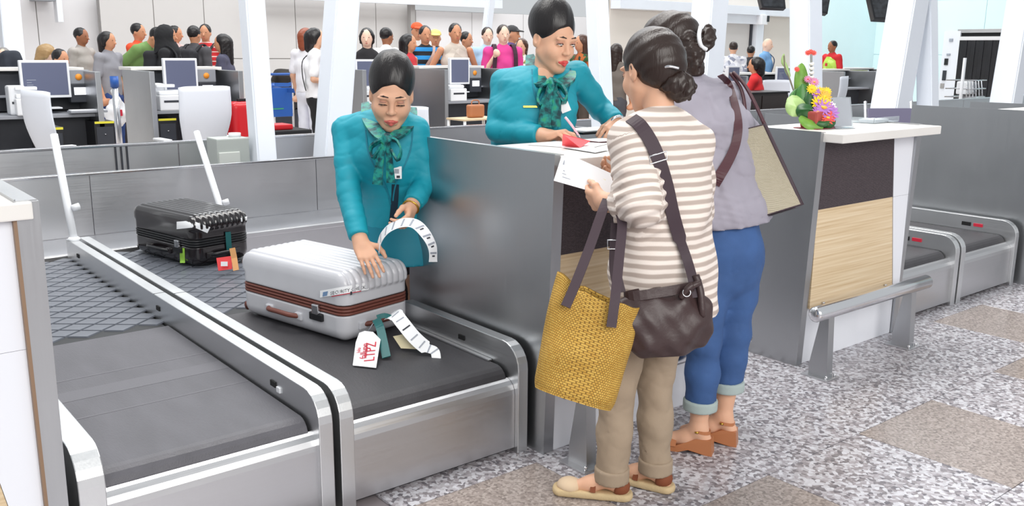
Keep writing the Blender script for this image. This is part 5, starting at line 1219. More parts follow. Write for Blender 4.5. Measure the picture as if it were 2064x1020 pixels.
def decal_text(t, sf, s_, quad, m, off=.002):
    cu = bpy.data.curves.new('t', 'FONT'); cu.body = s_; cu.size = 1; cu.align_x = 'LEFT'; cu.resolution_u = 1
    o = bpy.data.objects.new('t', cu); COL.objects.link(o); dg = bpy.context.evaluated_depsgraph_get(); dg.update(); me = bpy.data.meshes.new_from_object(o.evaluated_get(dg)); bpy.data.objects.remove(o)
    bm = bmesh.new(); bm.from_mesh(me); V = np.array([v.co[:] for v in bm.verts]); lo, hi = V.min(0), V.max(0); q = [A(*p) for p in quad]
    inv = (Matrix.Translation(t.location) @ Matrix.Rotation(t.rotation_euler[2], 4, 'Z')).inverted()
    for v in bm.verts:
        u, w = (v.co[0] - lo[0]) / (hi[0] - lo[0]), 1 - (v.co[1] - lo[1]) / (hi[1] - lo[1]); p = (q[0] * (1 - u) + q[1] * u) * (1 - w) + (q[3] * (1 - u) + q[2] * u) * w
        h = sf.hit(p[0], p[1], off); v.co = inv @ Vector(h if h is not None else PD(p[0], p[1], 3.6))
    me2 = bpy.data.meshes.new('m'); bm.to_mesh(me2); bm.free(); return link('lettering', me2, m, t)
decal(WS, SW, ((645, 586), (743, 569), (743, 584), (645, 600)), 'paper', 'security_sticker', .0122, nu=16)
decal_text(WS, SW, 'SECURITY CHECK', ((666, 588), (737, 575.5), (737, 582), (666, 595)), 'dark_ink', .0134)
decal(WS, SW, ((668, 597), (728, 586), (728, 587.5), (668, 598.5)), 'red_ink', 'underline', .0134)
decal(WS, SW, ((651, 589), (661, 587), (659, 596), (650, 598)), mat('blue emblem', '#6f8fb5', .5), 'emblem', .0134, 4, 2)
decal(WS, SW, ((706, 588), (710, 587), (710, 594), (706, 595)), 'dark_ink', 'seal_dot', .0134, 2, 2)
decal(BS, SB, ((356, 447), (392, 444), (396, 458), (356, 462)), 'paper', 'baggage_sticker', .010); decal(BS, SB, ((388, 445), (424, 458), (418, 470), (386, 456)), 'paper', 'baggage_sticker', .011)
decal(BS, SB, ((362, 500), (372, 500), (373, 530), (363, 530)), 'lime', 'lime_sticker', .004, 2, 5); decal(BS, SB, ((482, 440), (498, 436), (498, 444), (483, 448)), 'paper', 'baggage_sticker', .010)
decal(BS, SB, ((454, 468), (465, 467), (468, 508), (457, 509)), 'teal_tag', 'airline_strap', .010, 3, 5)
# tags hanging from the white suitcase
def tag_card(name, label, quad, D, m, th=.0025):
    Q = [PD(p[0], p[1], D + (p[2] if len(p) > 2 else 0)) for p in quad]; c = sum(Q) / len(Q); t = thing(name, label, 'luggage tag', tuple(c)); n = nrm(np.cross(Q[1] - Q[0], Q[-1] - Q[0])); n = n if n @ FWD < 0 else -n; k_ = len(Q)
    link('card', pym([q - c for q in Q] + [q - c - n * th for q in Q], [tuple(range(k_)), tuple(range(k_, 2 * k_))[::-1]] + [(i, k_ + i, k_ + (i + 1) % k_, (i + 1) % k_) for i in range(k_)]), m, t); return t, c, n
DT = 3.62
_h = PD(745, 669, 3.645); _b1 = PZ(711, 737, .337); _b2 = PZ(758, 742, .337); _n = nrm(np.cross(_b2 - _b1, _h - _b1))
def tplane(x, y): d = ray(x, y); return CAM + d * (((_b1 - CAM) @ _n) / (d @ _n))
def tag_poly(name, label, P3, m, th=.0025):
    c = sum(P3) / len(P3); t = thing(name, label, 'luggage tag', tuple(c)); n = nrm(np.cross(P3[1] - P3[0], P3[-1] - P3[0])); n = n if n @ FWD < 0 else -n; k_ = len(P3)
    link('card', pym([q - c for q in P3] + [q - c - n * th for q in P3], [tuple(range(k_)), tuple(range(k_, 2 * k_))[::-1]] + [(i, k_ + i, k_ + (i + 1) % k_, (i + 1) % k_) for i in range(k_)]), m, t); return t, c, n
tg, tc_, tn = tag_poly('luggage_tag', 'white paper luggage tag with red print hanging at the white suitcase', [tplane(*p) for p in ((724, 671), (735, 667), (752, 669), (767, 684), (758, 741), (711, 736), (717, 690))], 'paper')
def tp(u, v): return tplane(720 + 38 * u - 6 * v, 684 + 4 * u + 46 * v)
_x = tp(.5, 0) - tp(.5, 1); _y = tp(0, .5) - tp(1, .5)
for body_, size_, u_ in (('LTPZ', .058, .80), ('fallupn', .040, .46), ('luka', .022, .16)):
    text_mesh('lettering', body_, size_, tp(u_, .48) + tn * .002 - tc_, _x, _y, 'red_ink', tg)
tube('tag_string', [PD(742, 668, DT + .05) - tc_, PD(750, 655, DT + .05) - tc_, PD(758, 645, DT + .06) - tc_], .002, 'grey_ink', tg, 6)
ts = thing('airline_strap_tag', 'teal fabric luggage strap beside the white tag', 'luggage tag', tuple(PD(768, 650, DT)))
wstrap(ts, 'band', spline([PD(758, 643, DT + .04), PD(766, 660, DT + .03), PD(773, 690, DT - .03), PD(779, 720, DT - .09)], 5), .034, .004, nrm(RIGHT + UP * .2), 'teal_tag')
wstrap(ts, 'loop', spline([PD(760, 640, DT + .04), PD(775, 636, DT + .05), PD(788, 640, DT + .05)], 4), .02, .004, UP, 'teal_tag')
lt = thing('baggage_label', 'long printed baggage label trailing from the white suitcase handle', 'luggage tag', tuple(PD(790, 632, 3.68)))
P = spline([PD(785, 636, 3.70), PD(797, 634, 3.66), PD(812, 652, 3.62), PD(835, 680, 3.60), PD(858, 700, 3.59), PD(876, 708, 3.58), PD(880, 728, 3.555)], 6); sd_ = nrm(RIGHT * .75 + UP * .55 + FWD * .25)
wstrap(lt, 'paper_band', P, [.062] * 8 + [.055] * (len(P) - 20) + [.036] * 12, .0014, sd_, 'paper')
for i in range(6, len(P) - 3, 4):
    tt = nrm(P[i + 1] - P[i - 1]); s2 = nrm(sd_ - tt * (sd_ @ tt)); nn = np.cross(tt, s2); nn = nn if nn @ FWD < 0 else -nn
    rot_box('printed_label', P[i] + nn * .0012 - np.array(lt.location), (s2, tt, nn), (.018, .003, .0005), 'dark_ink' if i == 14 else 'grey_ink', lt, .0001)
bt, bc_, bn_ = tag_card('luggage_tag', 'cream paper tag under the trailing baggage label', [(792, 678, .03), (820, 672, .02), (848, 690, .0), (845, 704, -.02), (808, 702, .0)], 3.64, mat('cream card', '#ddd2ae', .6))
bt2, bc2, bn2 = tag_card('luggage_tag', 'red and orange tags on the black suitcase handle', [(436, 520, 0), (466, 516, 0), (468, 542, -.03), (440, 546, -.03)], 4.86, mat('red tag card', '#c92b2f', .5))
rot_box('white_print', PD(452, 532, 4.83) - bc2, (RIGHT, UP, -FWD), (.018, .012, .001), 'paper', bt2, .0003)
wstrap(bt2, 'orange_tab', [PD(468, 500, 4.80) - 0 * bc2, PD(472, 520, 4.80), PD(476, 545, 4.78)], .03, .003, RIGHT, mat('orange tan card', '#d9a067', .6))

# ================================================================ flowers on the right desk
FL = thing('flower_arrangement', 'flower arrangement with daisies and tall leaves in a reddish planter', 'flowers', tuple(PZ(1645, 258, 1.143)))
def build_flowers():
    t = FL; O = np.array(t.location); D0 = (O - CAM) @ FWD; pm = D0 / F_PX
    def L(x, y, d=0.0): return PD(x, y, D0 + d) - O
    green = [mat('leaf green', '#3f7a35', .4, var=.15, vscale=30), mat('lime leaf', '#6f9c3e', .4, var=.15, vscale=30), mat('pale leaf', '#a3c07a', .4, var=.12, vscale=30), mat('dark leaf', '#2b5a2c', .35, var=.15, vscale=30)]
    pet = {'y': mat('yellow petals', '#f4d323', .5), 'p': mat('violet petals', '#b276c6', .5), 'w': mat('white petals', '#f3f1ea', .5), 'r': mat('coral petals', '#e4584a', .5), 'k': mat('pink petals', '#d98bb0', .5), 'o': mat('amber petals', '#eeb83e', .5)}
    red = mat('terracotta planter', '#a5463f', .5)
    c = L(1652, 240); bm = bmesh.new(); bm_box(bm, (-.085, -.055, .0), (.085, .055, .085), .012)
    for v in bm.verts: f = 1 - .18 * (1 - v.co.z / .085); v.co.x *= f; v.co.y *= f
    link('planter', bm_done(bm), red, t); box('tray_mat', (-.09, -.065, -.001), (.15, .07, .003), mat('dark red mat', '#8a3b45', .6), t)
    def leaf(pts, w, m, name='leaf', tilt=.0):
        P = spline([np.asarray(p, float) for p in pts], 6); n = len(P); V = []
        for k in range(n):
            q = k / (n - 1); ww = w * math.sin(math.pi * min(1, .08 + q * .92)) ** .7; tt = nrm(P[min(k + 1, n - 1)] - P[max(k - 1, 0)]); sd = nrm(np.cross(tt, FWD) + FWD * tilt); nn = nrm(np.cross(sd, tt))
            for a, b in ((-1, .25), (0, 0), (1, .25)): V.append(P[k] + sd * a * ww / 2 + nn * b * ww / 2)
            for a, b in ((1, .25), (0, 0), (-1, .25)): V.append(P[k] + sd * a * ww / 2 + nn * (b * ww / 2 - .0015))
        F_ = [(k * 6 + q, k * 6 + (q + 1) % 6, (k + 1) * 6 + (q + 1) % 6, (k + 1) * 6 + q) for k in range(n - 1) for q in range(6)]; return link(name, pym(V, F_, True), m, t)
    leaf([L(1625, 235), L(1618, 190, .02), L(1616, 150, .03), L(1616, 127, .04)], .075, green[1]); leaf([L(1630, 232, -.02), L(1622, 200, -.02), L(1618, 168, -.02)], .085, green[0])
    leaf([L(1608, 230, 0), L(1600, 200, 0), L(1610, 178, 0)], .05, green[0]); leaf([L(1640, 230, -.03), L(1635, 205, -.03), L(1632, 178, -.02)], .07, green[3])
    leaf([L(1618, 228, -.05), L(1604, 215, -.05), L(1596, 235, -.06)], .10, green[2], 'curled_leaf'); leaf([L(1616, 215, -.03), L(1600, 205, -.03), L(1594, 218, -.04)], .07, green[2], 'curled_leaf')
    leaf([L(1612, 235, -.07), L(1632, 250, -.09), L(1660, 258, -.08)], .055, green[1], 'folded_leaf', .3); leaf([L(1632, 238, -.06), L(1630, 222, -.07), L(1634, 212, -.06)], .115, green[3])
    leaf([L(1650, 242, -.05), L(1672, 244, -.05), L(1678, 232, -.03)], .07, green[3]); leaf([L(1640, 246, -.08), L(1660, 250, -.09), L(1674, 245, -.08)], .028, green[3])
    tube('twig', spline([L(1618, 225), L(1604, 195, .02), L(1592, 160, .03), L(1582, 135, .03), L(1580, 112, .03)], 6), [.007] * 8 + [.004] * 17, mat('twig bark', '#7a7362', .7), t, 8)
    leaf([L(1592, 155, .03), L(1586, 140, .03), L(1582, 124, .03)], .022, green[2]); leaf([L(1584, 135, .03), L(1579, 124, .03), L(1580, 108, .03)], .022, green[2])
    tube('stem', spline([L(1638, 225), L(1636, 170, .02), L(1635, 110, .03)], 6), .006, mat('grey stem', '#8d8f8b', .6), t, 8)
    for i in range(7): tube('stem_node', [L(1632, 130 + i * 9, .02), L(1640, 128 + i * 9, .02)], .008, pet['w'], t, 6)
    def daisy(x, y, d, r, pc, cc, n=12, tilt=(0, 0)):
        r *= .85
        c0 = L(x, y, d); ax = nrm(TC + ZU * .5 + RIGHT * tilt[0] + ZU * tilt[1]); u = nrm(np.cross(ax, ZU)); v = np.cross(ax, u); V = []; F_ = []
        for layer, (rr, lift) in enumerate(((1, 0), (.8, .12))):
            for i in range(n):
                a = 2 * math.pi * (i + .5 * layer) / n; dr = u * math.cos(a) + v * math.sin(a); sd = -u * math.sin(a) + v * math.cos(a); b = len(V); w = r * rr * .30
                for q, ww in ((.15, .4), (.6, 1), (.95, .55), (1.02, .1)): V += [c0 + dr * r * rr * q + sd * w * ww * .5 + ax * (lift * r + .12 * r * q * q), c0 + dr * r * rr * q - sd * w * ww * .5 + ax * (lift * r + .12 * r * q * q)]
                for k in range(3): F_.append((b + k * 2, b + k * 2 + 1, b + k * 2 + 3, b + k * 2 + 2))
        o = link('daisy', pym(V, F_, True), pet[pc], t); s = Solid(); s.ell(c0 + ax * r * .15, (r * .26, r * .26, r * .18)); solid_obj('flower_centre', s, r * .08, pet[cc], o)
    for a in ((1660, 218, -.06, .060, 'p', 'o'), (1672, 228, -.06, .055, 'p', 'r'), (1645, 190, -.02, .038, 'p', 'o'), (1641, 166, .0, .03, 'k', 'o'), (1636, 180, -.02, .032, 'y', 'o'), (1662, 196, -.03, .042, 'o', 'y'), (1653, 186, -.01, .034, 'y', 'o'),
              (1650, 208, -.05, .045, 'y', 'o'), (1662, 209, -.055, .042, 'y', 'o'), (1672, 216, -.04, .04, 'w', 'y'), (1668, 238, -.07, .045, 'r', 'o'), (1648, 226, -.07, .034, 'p', 'o'), (1628, 160, .01, .024, 'k', 'r'), (1606, 140, .03, .018, 'r', 'r'), (1666, 185, -.01, .03, 'y', 'o')): daisy(*a)
    for (x, y) in ((1634, 105), (1640, 107), (1628, 107)): daisy(x, y, .03, .019, 'r', 'r', 10)
build_flowers()
SH = thing('acrylic_stand', 'clear acrylic notice stand beside the flowers', 'sign holder', tuple(PZ(1700, 258, 1.143)), math.radians(-25))
M['acrylic'] = mat('clear acrylic', '#dfe6ea', 0.08, trans=.75, ior=1.3)
rot_box('front_sheet', A(-.01, 0, .075), (A(1, 0, 0), nrm(A(0, .3, 1)), nrm(A(0, -1, .3))), (.05, .078, .0015), 'acrylic', SH, .0005); rot_box('back_sheet', A(-.01, .06, .07), (A(1, 0, 0), nrm(A(0, -.3, 1)), nrm(A(0, 1, .3))), (.05, .075, .0015), 'acrylic', SH, .0005); rot_box('notice', A(-.01, .003, .078), (A(1, 0, 0), nrm(A(0, .3, 1)), nrm(A(0, -1, .3))), (.045, .07, .0008), mat('faded notice print', '#cfcdd6', .5), SH, .0002)
box('foot', (-.06, -.04, 0), (.04, .10, .002), 'acrylic', SH, .0005)
CS = thing('clear_tray', 'clear acrylic tray with leaflets on the right desk', 'tray', tuple(PZ(1765, 246, 1.143)), math.radians(3))
box('base', (-.14, -.06, 0), (.14, .06, .004), 'acrylic', CS, .001); box('lip', (-.14, -.062, 0), (.14, -.058, .03), 'acrylic', CS, .001); box('side', (-.142, -.06, 0), (-.138, .06, .03), 'acrylic', CS, .001); box('leaflet_stack', (-.10, -.045, .004), (.05, .045, .018), 'paper', CS, .001)
# ================================================================ background counters, staff side facing us
M['screen'] = mat('dim blue grey screen', '#5b6078', 0.25, emit=.12); M['screen_lit'] = mat('lit white panel', '#eceef5', 0.3, emit=.5)
M['orange_face'] = mat('orange sticker', '#e8912c', .5, emit=.05); M['yellow_tape'] = mat('yellow tape', '#d8cf3a', .5); M['red_shell'] = mat('red shell', '#c81f28', .3); M['blue_paint'] = mat('blue cart paint', '#2e5fae', .4)
M['grey_panel'] = mat('grey laminate', '#8d9097', .5); M['mesh_white'] = mat('white chair mesh', '#dfe3ec', .5, bump=.1, bscale=200); M['seat_black'] = mat('black upholstery', '#17181c', .8)
def monitor(loc, rz, label, w=.36, h=.30, back=False, group='counter monitors', text=True):
    t = thing('monitor', label, 'monitor', loc, rz, group)
    box('bezel', (-w / 2, -.02, .10), (w / 2, .03, .10 + h), 'white_plastic', t, .008); box('screen', (-w / 2 + .022, -.0225, .125), (w / 2 - .022, -.019, .078 + h), 'screen', t, .001)
    box('stand', (-.03, -.0, 0), (.03, .03, .12), 'white_plastic', t, .004); box('foot', (-.11, -.07, 0), (.11, .09, .014), 'white_plastic', t, .004)
    if text:
        sc_ = t.children[1]
        for i in range(6): box('text_line', (-w / 2 + .05, -.0235, .15 + i * .022), (-w / 2 + .05 + .04 + .05 * ((i * 7) % 4) / 4, -.0226, .155 + i * .022), 'grey_ink', t.children[1], 0)
    return t
def bg_counter(x0, x1, Y0, label, H=1.29):
    t = thing('staff_counter', label, 'counter', (x0, Y0, 0), 0, 'counters of the next check-in row'); w = x1 - x0
    box('side_panel', (0, 0, 0), (.05, .85, H), 'steel_v', t); box('side_panel', (w - .05, 0, 0), (w, .85, H), 'steel_v', t)
    box('back_panel', (.05, .80, 0), (w - .05, .85, H), 'grey_panel', t); box('top_ledge', (.0, .55, H), (w, .95, H + .03), 'white', t)
    box('worktop', (.05, .10, .88), (w - .05, .80, .91), 'grey_panel', t); box('modesty_panel', (.05, .30, .08), (w - .05, .32, .88), 'dark_grey', t); box('upper_shelf', (.05, .50, 1.05), (w - .05, .80, 1.07), 'grey_panel', t); box('screen_back', (.05, .62, .92), (w - .05, .64, H - .03), 'dark_grey', t)
    return t
def card_reader(loc, label):
    t = thing('card_terminal', label, 'terminal', loc, 0, 'small terminals on the counters'); box('body', (-.09, -.04, 0), (.09, .06, .17), 'dark_grey', t, .006); box('display', (-.055, -.044, .07), (.055, -.040, .14), 'screen_lit', t, .001)
    box('hood', (-.10, -.02, .17), (.10, .06, .30), 'grey_panel', t, .006); lathe('round_sticker', [(.001, 0), (.03, 0), (.03, .004), (.001, .004)], 'orange_face', t, (0, 0, 0), 14)
    st = t.children[-1]; st.rotation_euler = (math.radians(90), 0, 0); st.location = (0, -.021, .235)
    return t
def printer(loc, label, rz=0):
    t = thing('ticket_printer', label, 'printer', loc, rz, 'ticket printers'); box('body', (-.12, -.10, 0), (.12, .12, .15), 'white_plastic', t, .012); box('lid', (-.11, -.06, .15), (.11, .12, .19), 'white_plastic', t, .015); box('paper_slot', (-.08, -.103, .08), (.08, -.098, .10), 'dark_grey', t, .001); return t
def dispenser(loc, label):
    t = thing('tag_printer', label, 'printer', loc, 0, 'tag printers on the counters'); box('body', (-.07, -.07, 0), (.07, .09, .26), 'white_plastic', t, .02); box('arm', (-.02, -.10, .22), (.16, -.02, .25), 'white_plastic', t, .008); box('feed_slot', (-.05, -.073, .10), (.05, -.068, .12), 'dark_grey', t, .001); return t
def tower(loc, label):
    t = thing('computer_tower', label, 'computer', loc, 0, 'computer towers under the counters'); box('case', (-.09, -.2, 0), (.09, .2, .42), 'black_plastic', t, .006); box('pedestal', (-.10, -.2, -.42), (.10, .2, 0), 'dark_grey', t, .004); box('tape_strip', (-.085, -.203, .40), (.085, -.2, .42), 'yellow_tape', t, 0); box('trim_frame', (-.075, -.204, .03), (.075, -.2005, .37), 'dark_grey', t, .001); lathe('power_button', [(.01, 0), (.01, .004)], 'silver', t, (0, -.206, .3), 10); return t
def office_chair(loc, rz, label, scale=1.0):
    t = thing('office_chair', label, 'chair', loc, rz, 'white backed office chairs'); t.scale = (scale,) * 3     # local: sits facing +y, back at -y
    V = []; nu, nv = 12, 12
    for s_ in (0, 1):
        for j in range(nv + 1):
            v = j / nv; z_ = .56 + v * .62; hw = .145 + .10 * min(1, v * 1.8) ** .6 if v < .6 else .245 - .012 * (v - .6)
            for i in range(nu + 1):
                u = -1 + 2 * i / nu; y = -.24 + .05 * u * u - .10 * v + .10 * math.sin(math.pi * v * .9) * -.5 - .014 * s_; V.append((u * hw, y, z_ + (.0 if v < 1 else -.012 * abs(u) ** 6)))
    K = (nu + 1) * (nv + 1); F_ = []
    for s_ in (0, 1):
        for j in range(nv):
            for i in range(nu): q = [s_ * K + j * (nu + 1) + i, s_ * K + j * (nu + 1) + i + 1, s_ * K + (j + 1) * (nu + 1) + i + 1, s_ * K + (j + 1) * (nu + 1) + i]; F_.append(q if s_ else q[::-1])
    bd = [i for i in range(nu + 1)] + [j * (nu + 1) + nu for j in range(1, nv + 1)] + [nv * (nu + 1) + i for i in range(nu - 1, -1, -1)] + [j * (nu + 1) for j in range(nv - 1, 0, -1)]
    for a, b in zip(bd, bd[1:] + bd[:1]): F_.append((a, b, K + b, K + a))
    link('backrest', pym(V, F_, True), 'mesh_white', t)
    s = Solid(); rbox(s, (0, .02, .47), (.24, .23, .035), EY, .03); solid_obj('seat', s, .02, 'seat_black', t)
    tube('back_bar', [(0, -.30, .62), (0, -.27, .45), (0, -.05, .43)], .022, 'white_plastic', t, 8)
    for e in (-1, 1):
        box('armrest', (e * .30 - .04, -.16, .68), (e * .30 + .04, .10, .705), 'white_plastic', t, .01); tube('arm_post', [(e * .30, -.05, .69), (e * .29, -.04, .50), (e * .20, 0, .45)], .017, 'white_plastic', t, 8)
    tube('gas_column', [(0, 0, .10), (0, 0, .45)], .028, 'black_plastic', t, 10)
    for k_ in range(5):
        a = 2 * math.pi * k_ / 5 + .3; e = A(math.cos(a) * .29, math.sin(a) * .29, .07); tube('base_arm', [(0, 0, .11), e], [.024, .015], 'black_plastic', t, 8); tube('castor', [e + A(0, 0, -.035) + A(-.02, 0, 0), e + A(0, 0, -.035) + A(.02, 0, 0)], .032, 'black_plastic', t, 10)
    return t
BY = 9.0
bg_counter(1.35, 2.42, BY, 'counter at the far left with a screen showing text'); bg_counter(2.855, 3.78, BY, 'counter behind the white chair seen from its back'); bg_counter(5.15, 5.78, BY, 'counter left of the bending agent head'); bg_counter(6.25, 7.25, BY, 'counter with wide steel side between the two agents')
def bx(px_, Y=BY): return xat(px_, Y)
monitor((bx(85, BY + .35), BY + .35, .95), 0, 'monitor with lines of text on the far left counter', .42, .34); monitor((bx(360, BY + .35), BY + .35, .98), 0, 'monitor above the white chair back', .34, .33, text=False)
monitor((bx(742, BY + .35), BY + .35, .98), 0, 'monitor left of the bending agent hair', .36, .32, text=False); monitor((bx(925, BY + .35), BY + .35, 1.0), 0, 'monitor above the tan handbag', .30, .32, text=False)
card_reader((bx(152, BY + .4), BY + .4, 1.0), 'card terminal with lit panel on the far left counter'); card_reader((bx(411, BY + .4), BY + .4, 1.0), 'card terminal with lit panel right of the chair monitor'); card_reader((bx(955, BY + .4), BY + .4, 1.0), 'card terminal next to the writing agent sleeve')
dispenser((bx(22, BY + .25), BY + .25, .91), 'white tag printer at the far left edge'); dispenser((bx(307, BY + .3), BY + .3, .91), 'white tag printer beside the steel side panel'); printer((bx(47, BY + .18), BY + .18, .91), 'white printer under the far left monitor'); printer((bx(333, BY + .2), BY + .2, .91), 'white printer left of the white chair')
printer((bx(735, BY + .2), BY + .2, .91), 'white printer beside the wide column'); printer((bx(915, BY + .2), BY + .2, .91), 'white printer under the monitor by the handbag')
tower((bx(313, BY + .25), BY + .25, .42), 'black computer tower with yellow tape left of the chair'); tower((bx(185, BY + .2), BY + .2, .42), 'black computer tower with yellow tape near the far left counter end'); tower((bx(78, 8.72), 8.72, .42), 'black computer tower standing before the far left counter')
kb = thing('keyboard', 'grey keyboard tray on the far left counter', 'keyboard', (bx(165, BY + .1), BY + .1, .92)); box('body', (-.16, -.07, 0), (.16, .07, .02), 'grey_panel', kb, .005)
for j in range(3): box('key_row', (-.15, -.055 + j * .04, .02), (.15, -.025 + j * .04, .028), 'white_plastic', kb, .002)
office_chair((bx(381, 8.45), 8.50, 0), math.radians(4), 'white chair seen from straight behind at the background counter', 1.0)
office_chair((bx(150, 7.9), 8.0, 0), math.radians(-78), 'white chair seen from the side at the far left')
office_chair((bx(850, 8.2), 8.2, 0), math.radians(-60), 'chair with dark back edge behind the bending agent shoulder', .8)
# bench with handbag
bn = thing('side_table', 'small pale wood table holding the tan handbag', 'table', (bx(950, 8.0), 8.0, 0), math.radians(2), None); box('top', (-.22, -.16, .78), (.30, .16, .80), 'wood', bn, .004)
for (x_, y_) in ((-.20, -.14), (.28, -.14), (-.20, .14), (.28, .14)): tube('leg', [(x_, y_, .78), (x_ * 1.05, y_, 0)], .016, 'white_plastic', bn, 8)
box('stretcher', (-.19, -.15, .58), (.27, -.13, .60), 'white_plastic', bn); box('stretcher', (-.19, -.15, .35), (.27, -.13, .37), 'white_plastic', bn)
hb = thing('tan_handbag', 'tan leather handbag on the small table behind the agents', 'bag', (bx(958, 8.0), 8.0, .80)); s_ = Solid(); rbox(s_, (0, 0, .075), (.10, .05, .078), EY, .03); s_.cut((0, 0, .14), (0, 0, 1)); s_.cut((0, 0, .0), (0, 0, -1)); solid_obj('body', s_, .012, 'tan_leather', hb); tube('handle', spline([(-.05, 0, .135), (-.04, 0, .18), (.04, 0, .18), (.05, 0, .135)], 5), .007, 'tan_leather', hb, 8)
# red suitcase, black box, blue cart, posts with blue belts
rs = thing('red_suitcase', 'bright red suitcase beside the upright white column', 'suitcase', (bx(484, 8.9), 8.9, 0), .1); s_ = Solid(); rbox(s_, (0, 0, .66), (.17, .12, .33), EY, .05); s_.disp(lambda x, y, z: -.004 * np.abs(np.sin(x * 70))); solid_obj('shell', s_, .014, 'red_shell', rs); box('handle', (-.06, -.02, .99), (.06, .02, 1.02), 'black_plastic', rs, .006); box('stand_box', (-.17, -.12, 0), (.17, .12, .33), 'dark_grey', rs)
bk = thing('hard_case', 'black hard trunk behind the barrier between the two left columns', 'box', (bx(577, 8.0), 8.0, 0)); box('body', (-.25, -.2, .3), (.13, .2, .78), 'seat_black', bk, .012); box('base', (-.25, -.2, 0), (.13, .2, .3), 'dark_grey', bk, .01); box('red_lid', (-.22, -.12, .78), (-.02, .1, .83), 'red_shell', bk, .015)
pr_ = thing('slotted_box', 'white slotted box beside the black trunk', 'box', (bx(632, 8.0), 8.0, 0)); box('body', (-.13, -.12, .0), (.1, .12, .60), 'white_plastic', pr_, .008)
for i in range(4): box('slot', (-.10 + i * .045, -.122, .50), (-.07 + i * .045, -.118, .56), 'dark_grey', pr_, 0)
ct = thing('baggage_cart', 'blue fronted baggage cart standing between the two left columns', 'cart', (bx(560, 12.9), 12.9, 0), .05); box('front_board', (-.20, 0, .52), (.20, .02, .95), 'blue_paint', ct, .006); box('board_line', (-.15, -.004, .63), (.05, -.001, .65), mat('green print', '#3f9a76', .5), ct, 0)
for e in (-1, 1): tube('frame_tube', [(e * .21, .02, .1), (e * .21, .0, 1.1), (e * .21, -.15, 1.15)], .018, 'silver', ct, 8); tube('wheel', [(e * .2 - .02, -.1, .1), (e * .2 + .02, -.1, .1)], .09, 'black_plastic', ct, 12)
tube('handle_bar', [(-.21, -.15, 1.15), (.21, -.15, 1.15)], .018, 'blue_paint', ct, 8); box('platform', (-.22, -.8, .2), (.22, .0, .23), 'silver', ct)
def queue_post(px_, Y, label, h=.98):
    t = thing('queue_post', label, 'queue post', (bx(px_, Y), Y, 0), 0, 'belt barrier posts'); tube('pole', [(0, 0, .03), (0, 0, h)], .035, 'silver', t, 12); lathe('foot', [(.17, 0), (.17, .015), (.05, .035), (.0, .035)], 'silver', t); lathe('belt_head', [(.045, h - .12), (.045, h)], 'blue_paint', t)
    return t
queue_post(600, 12.3, 'steel queue post beside the white dressed traveller'); queue_post(225, 10.8, 'steel queue post between the two left counters', 1.2); queue_post(544, 13.8, 'steel queue post partly hidden by the upright column')
qb = thing('queue_belt', 'blue queue belt spanning between the posts by the columns', 'belt', (bx(544, 13.8), 13.8, .92)); L_ = bx(600, 12.3) - bx(544, 13.8); strap('webbing', [A(0, 0, 0), A(L_ / 2, -.75, -.015), A(L_, -1.5, 0)], .06, .003, A(0, 0, 1), 'blue_paint', qb)
queue_post(610, 14.0, 'steel queue post hidden behind the white dressed traveller', 1.08)
qb2 = thing('queue_belt', 'upper blue queue belt behind the cart', 'belt', (bx(544, 13.8), 13.8, .96)); L_ = bx(610, 14) - bx(544, 13.8); strap('webbing', [A(0, 0, 0), A(L_ / 2, .1, -.01), A(L_, .2, 0.05)], .06, .003, A(0, 0, 1), 'blue_paint', qb2)
lb = thing('luggage_pile', 'dark heap of luggage far behind the white column', 'luggage', (bx(575, 16), 16, 0))
for i, (a, b, c_, d_) in enumerate(((-.5, 0, .55, .5), (.1, .1, .75, .6), (.6, 0, .6, .5), (-.15, -.2, .4, .45), (.95, .1, .45, .4))):
    s_ = Solid(); rbox(s_, (a, b, .5 + c_ / 2 - .1), (d_ / 2, .2, c_ / 2), EY, .1); s_.disp(folds(.02, .25, 90 + i)); solid_obj('dark_bag', s_, .035, mat('dark luggage %d' % (i % 3), ('#1c1b20', '#2a2622', '#15161a')[i % 3], .7), lb)
box('trolley', (-.8, -.25, .0), (1.2, .35, .42), 'dark_grey', lb)
# grey plastic box and lower tray by the second pole
gb = thing('grey_crate', 'grey plastic crate behind the low barrier near the red suitcase', 'crate', (bx(447, 6.65), 6.65, 0)); box('body', (-.12, -.10, .30), (.13, .10, .86), mat('grey crate plastic', '#aeb4b0', .5), gb, .01); box('lid', (-.11, -.11, .56), (.05, -.098, .76), mat('pale crate panel', '#c9cdc8', .5), gb, .006); box('base', (-.12, -.10, 0), (.13, .10, .30), 'grey_panel', gb); lathe('tape_roll', [(.02, 0), (.045, 0), (.045, .03), (.02, .03)], 'white_plastic', gb, (.06, 0, .86))
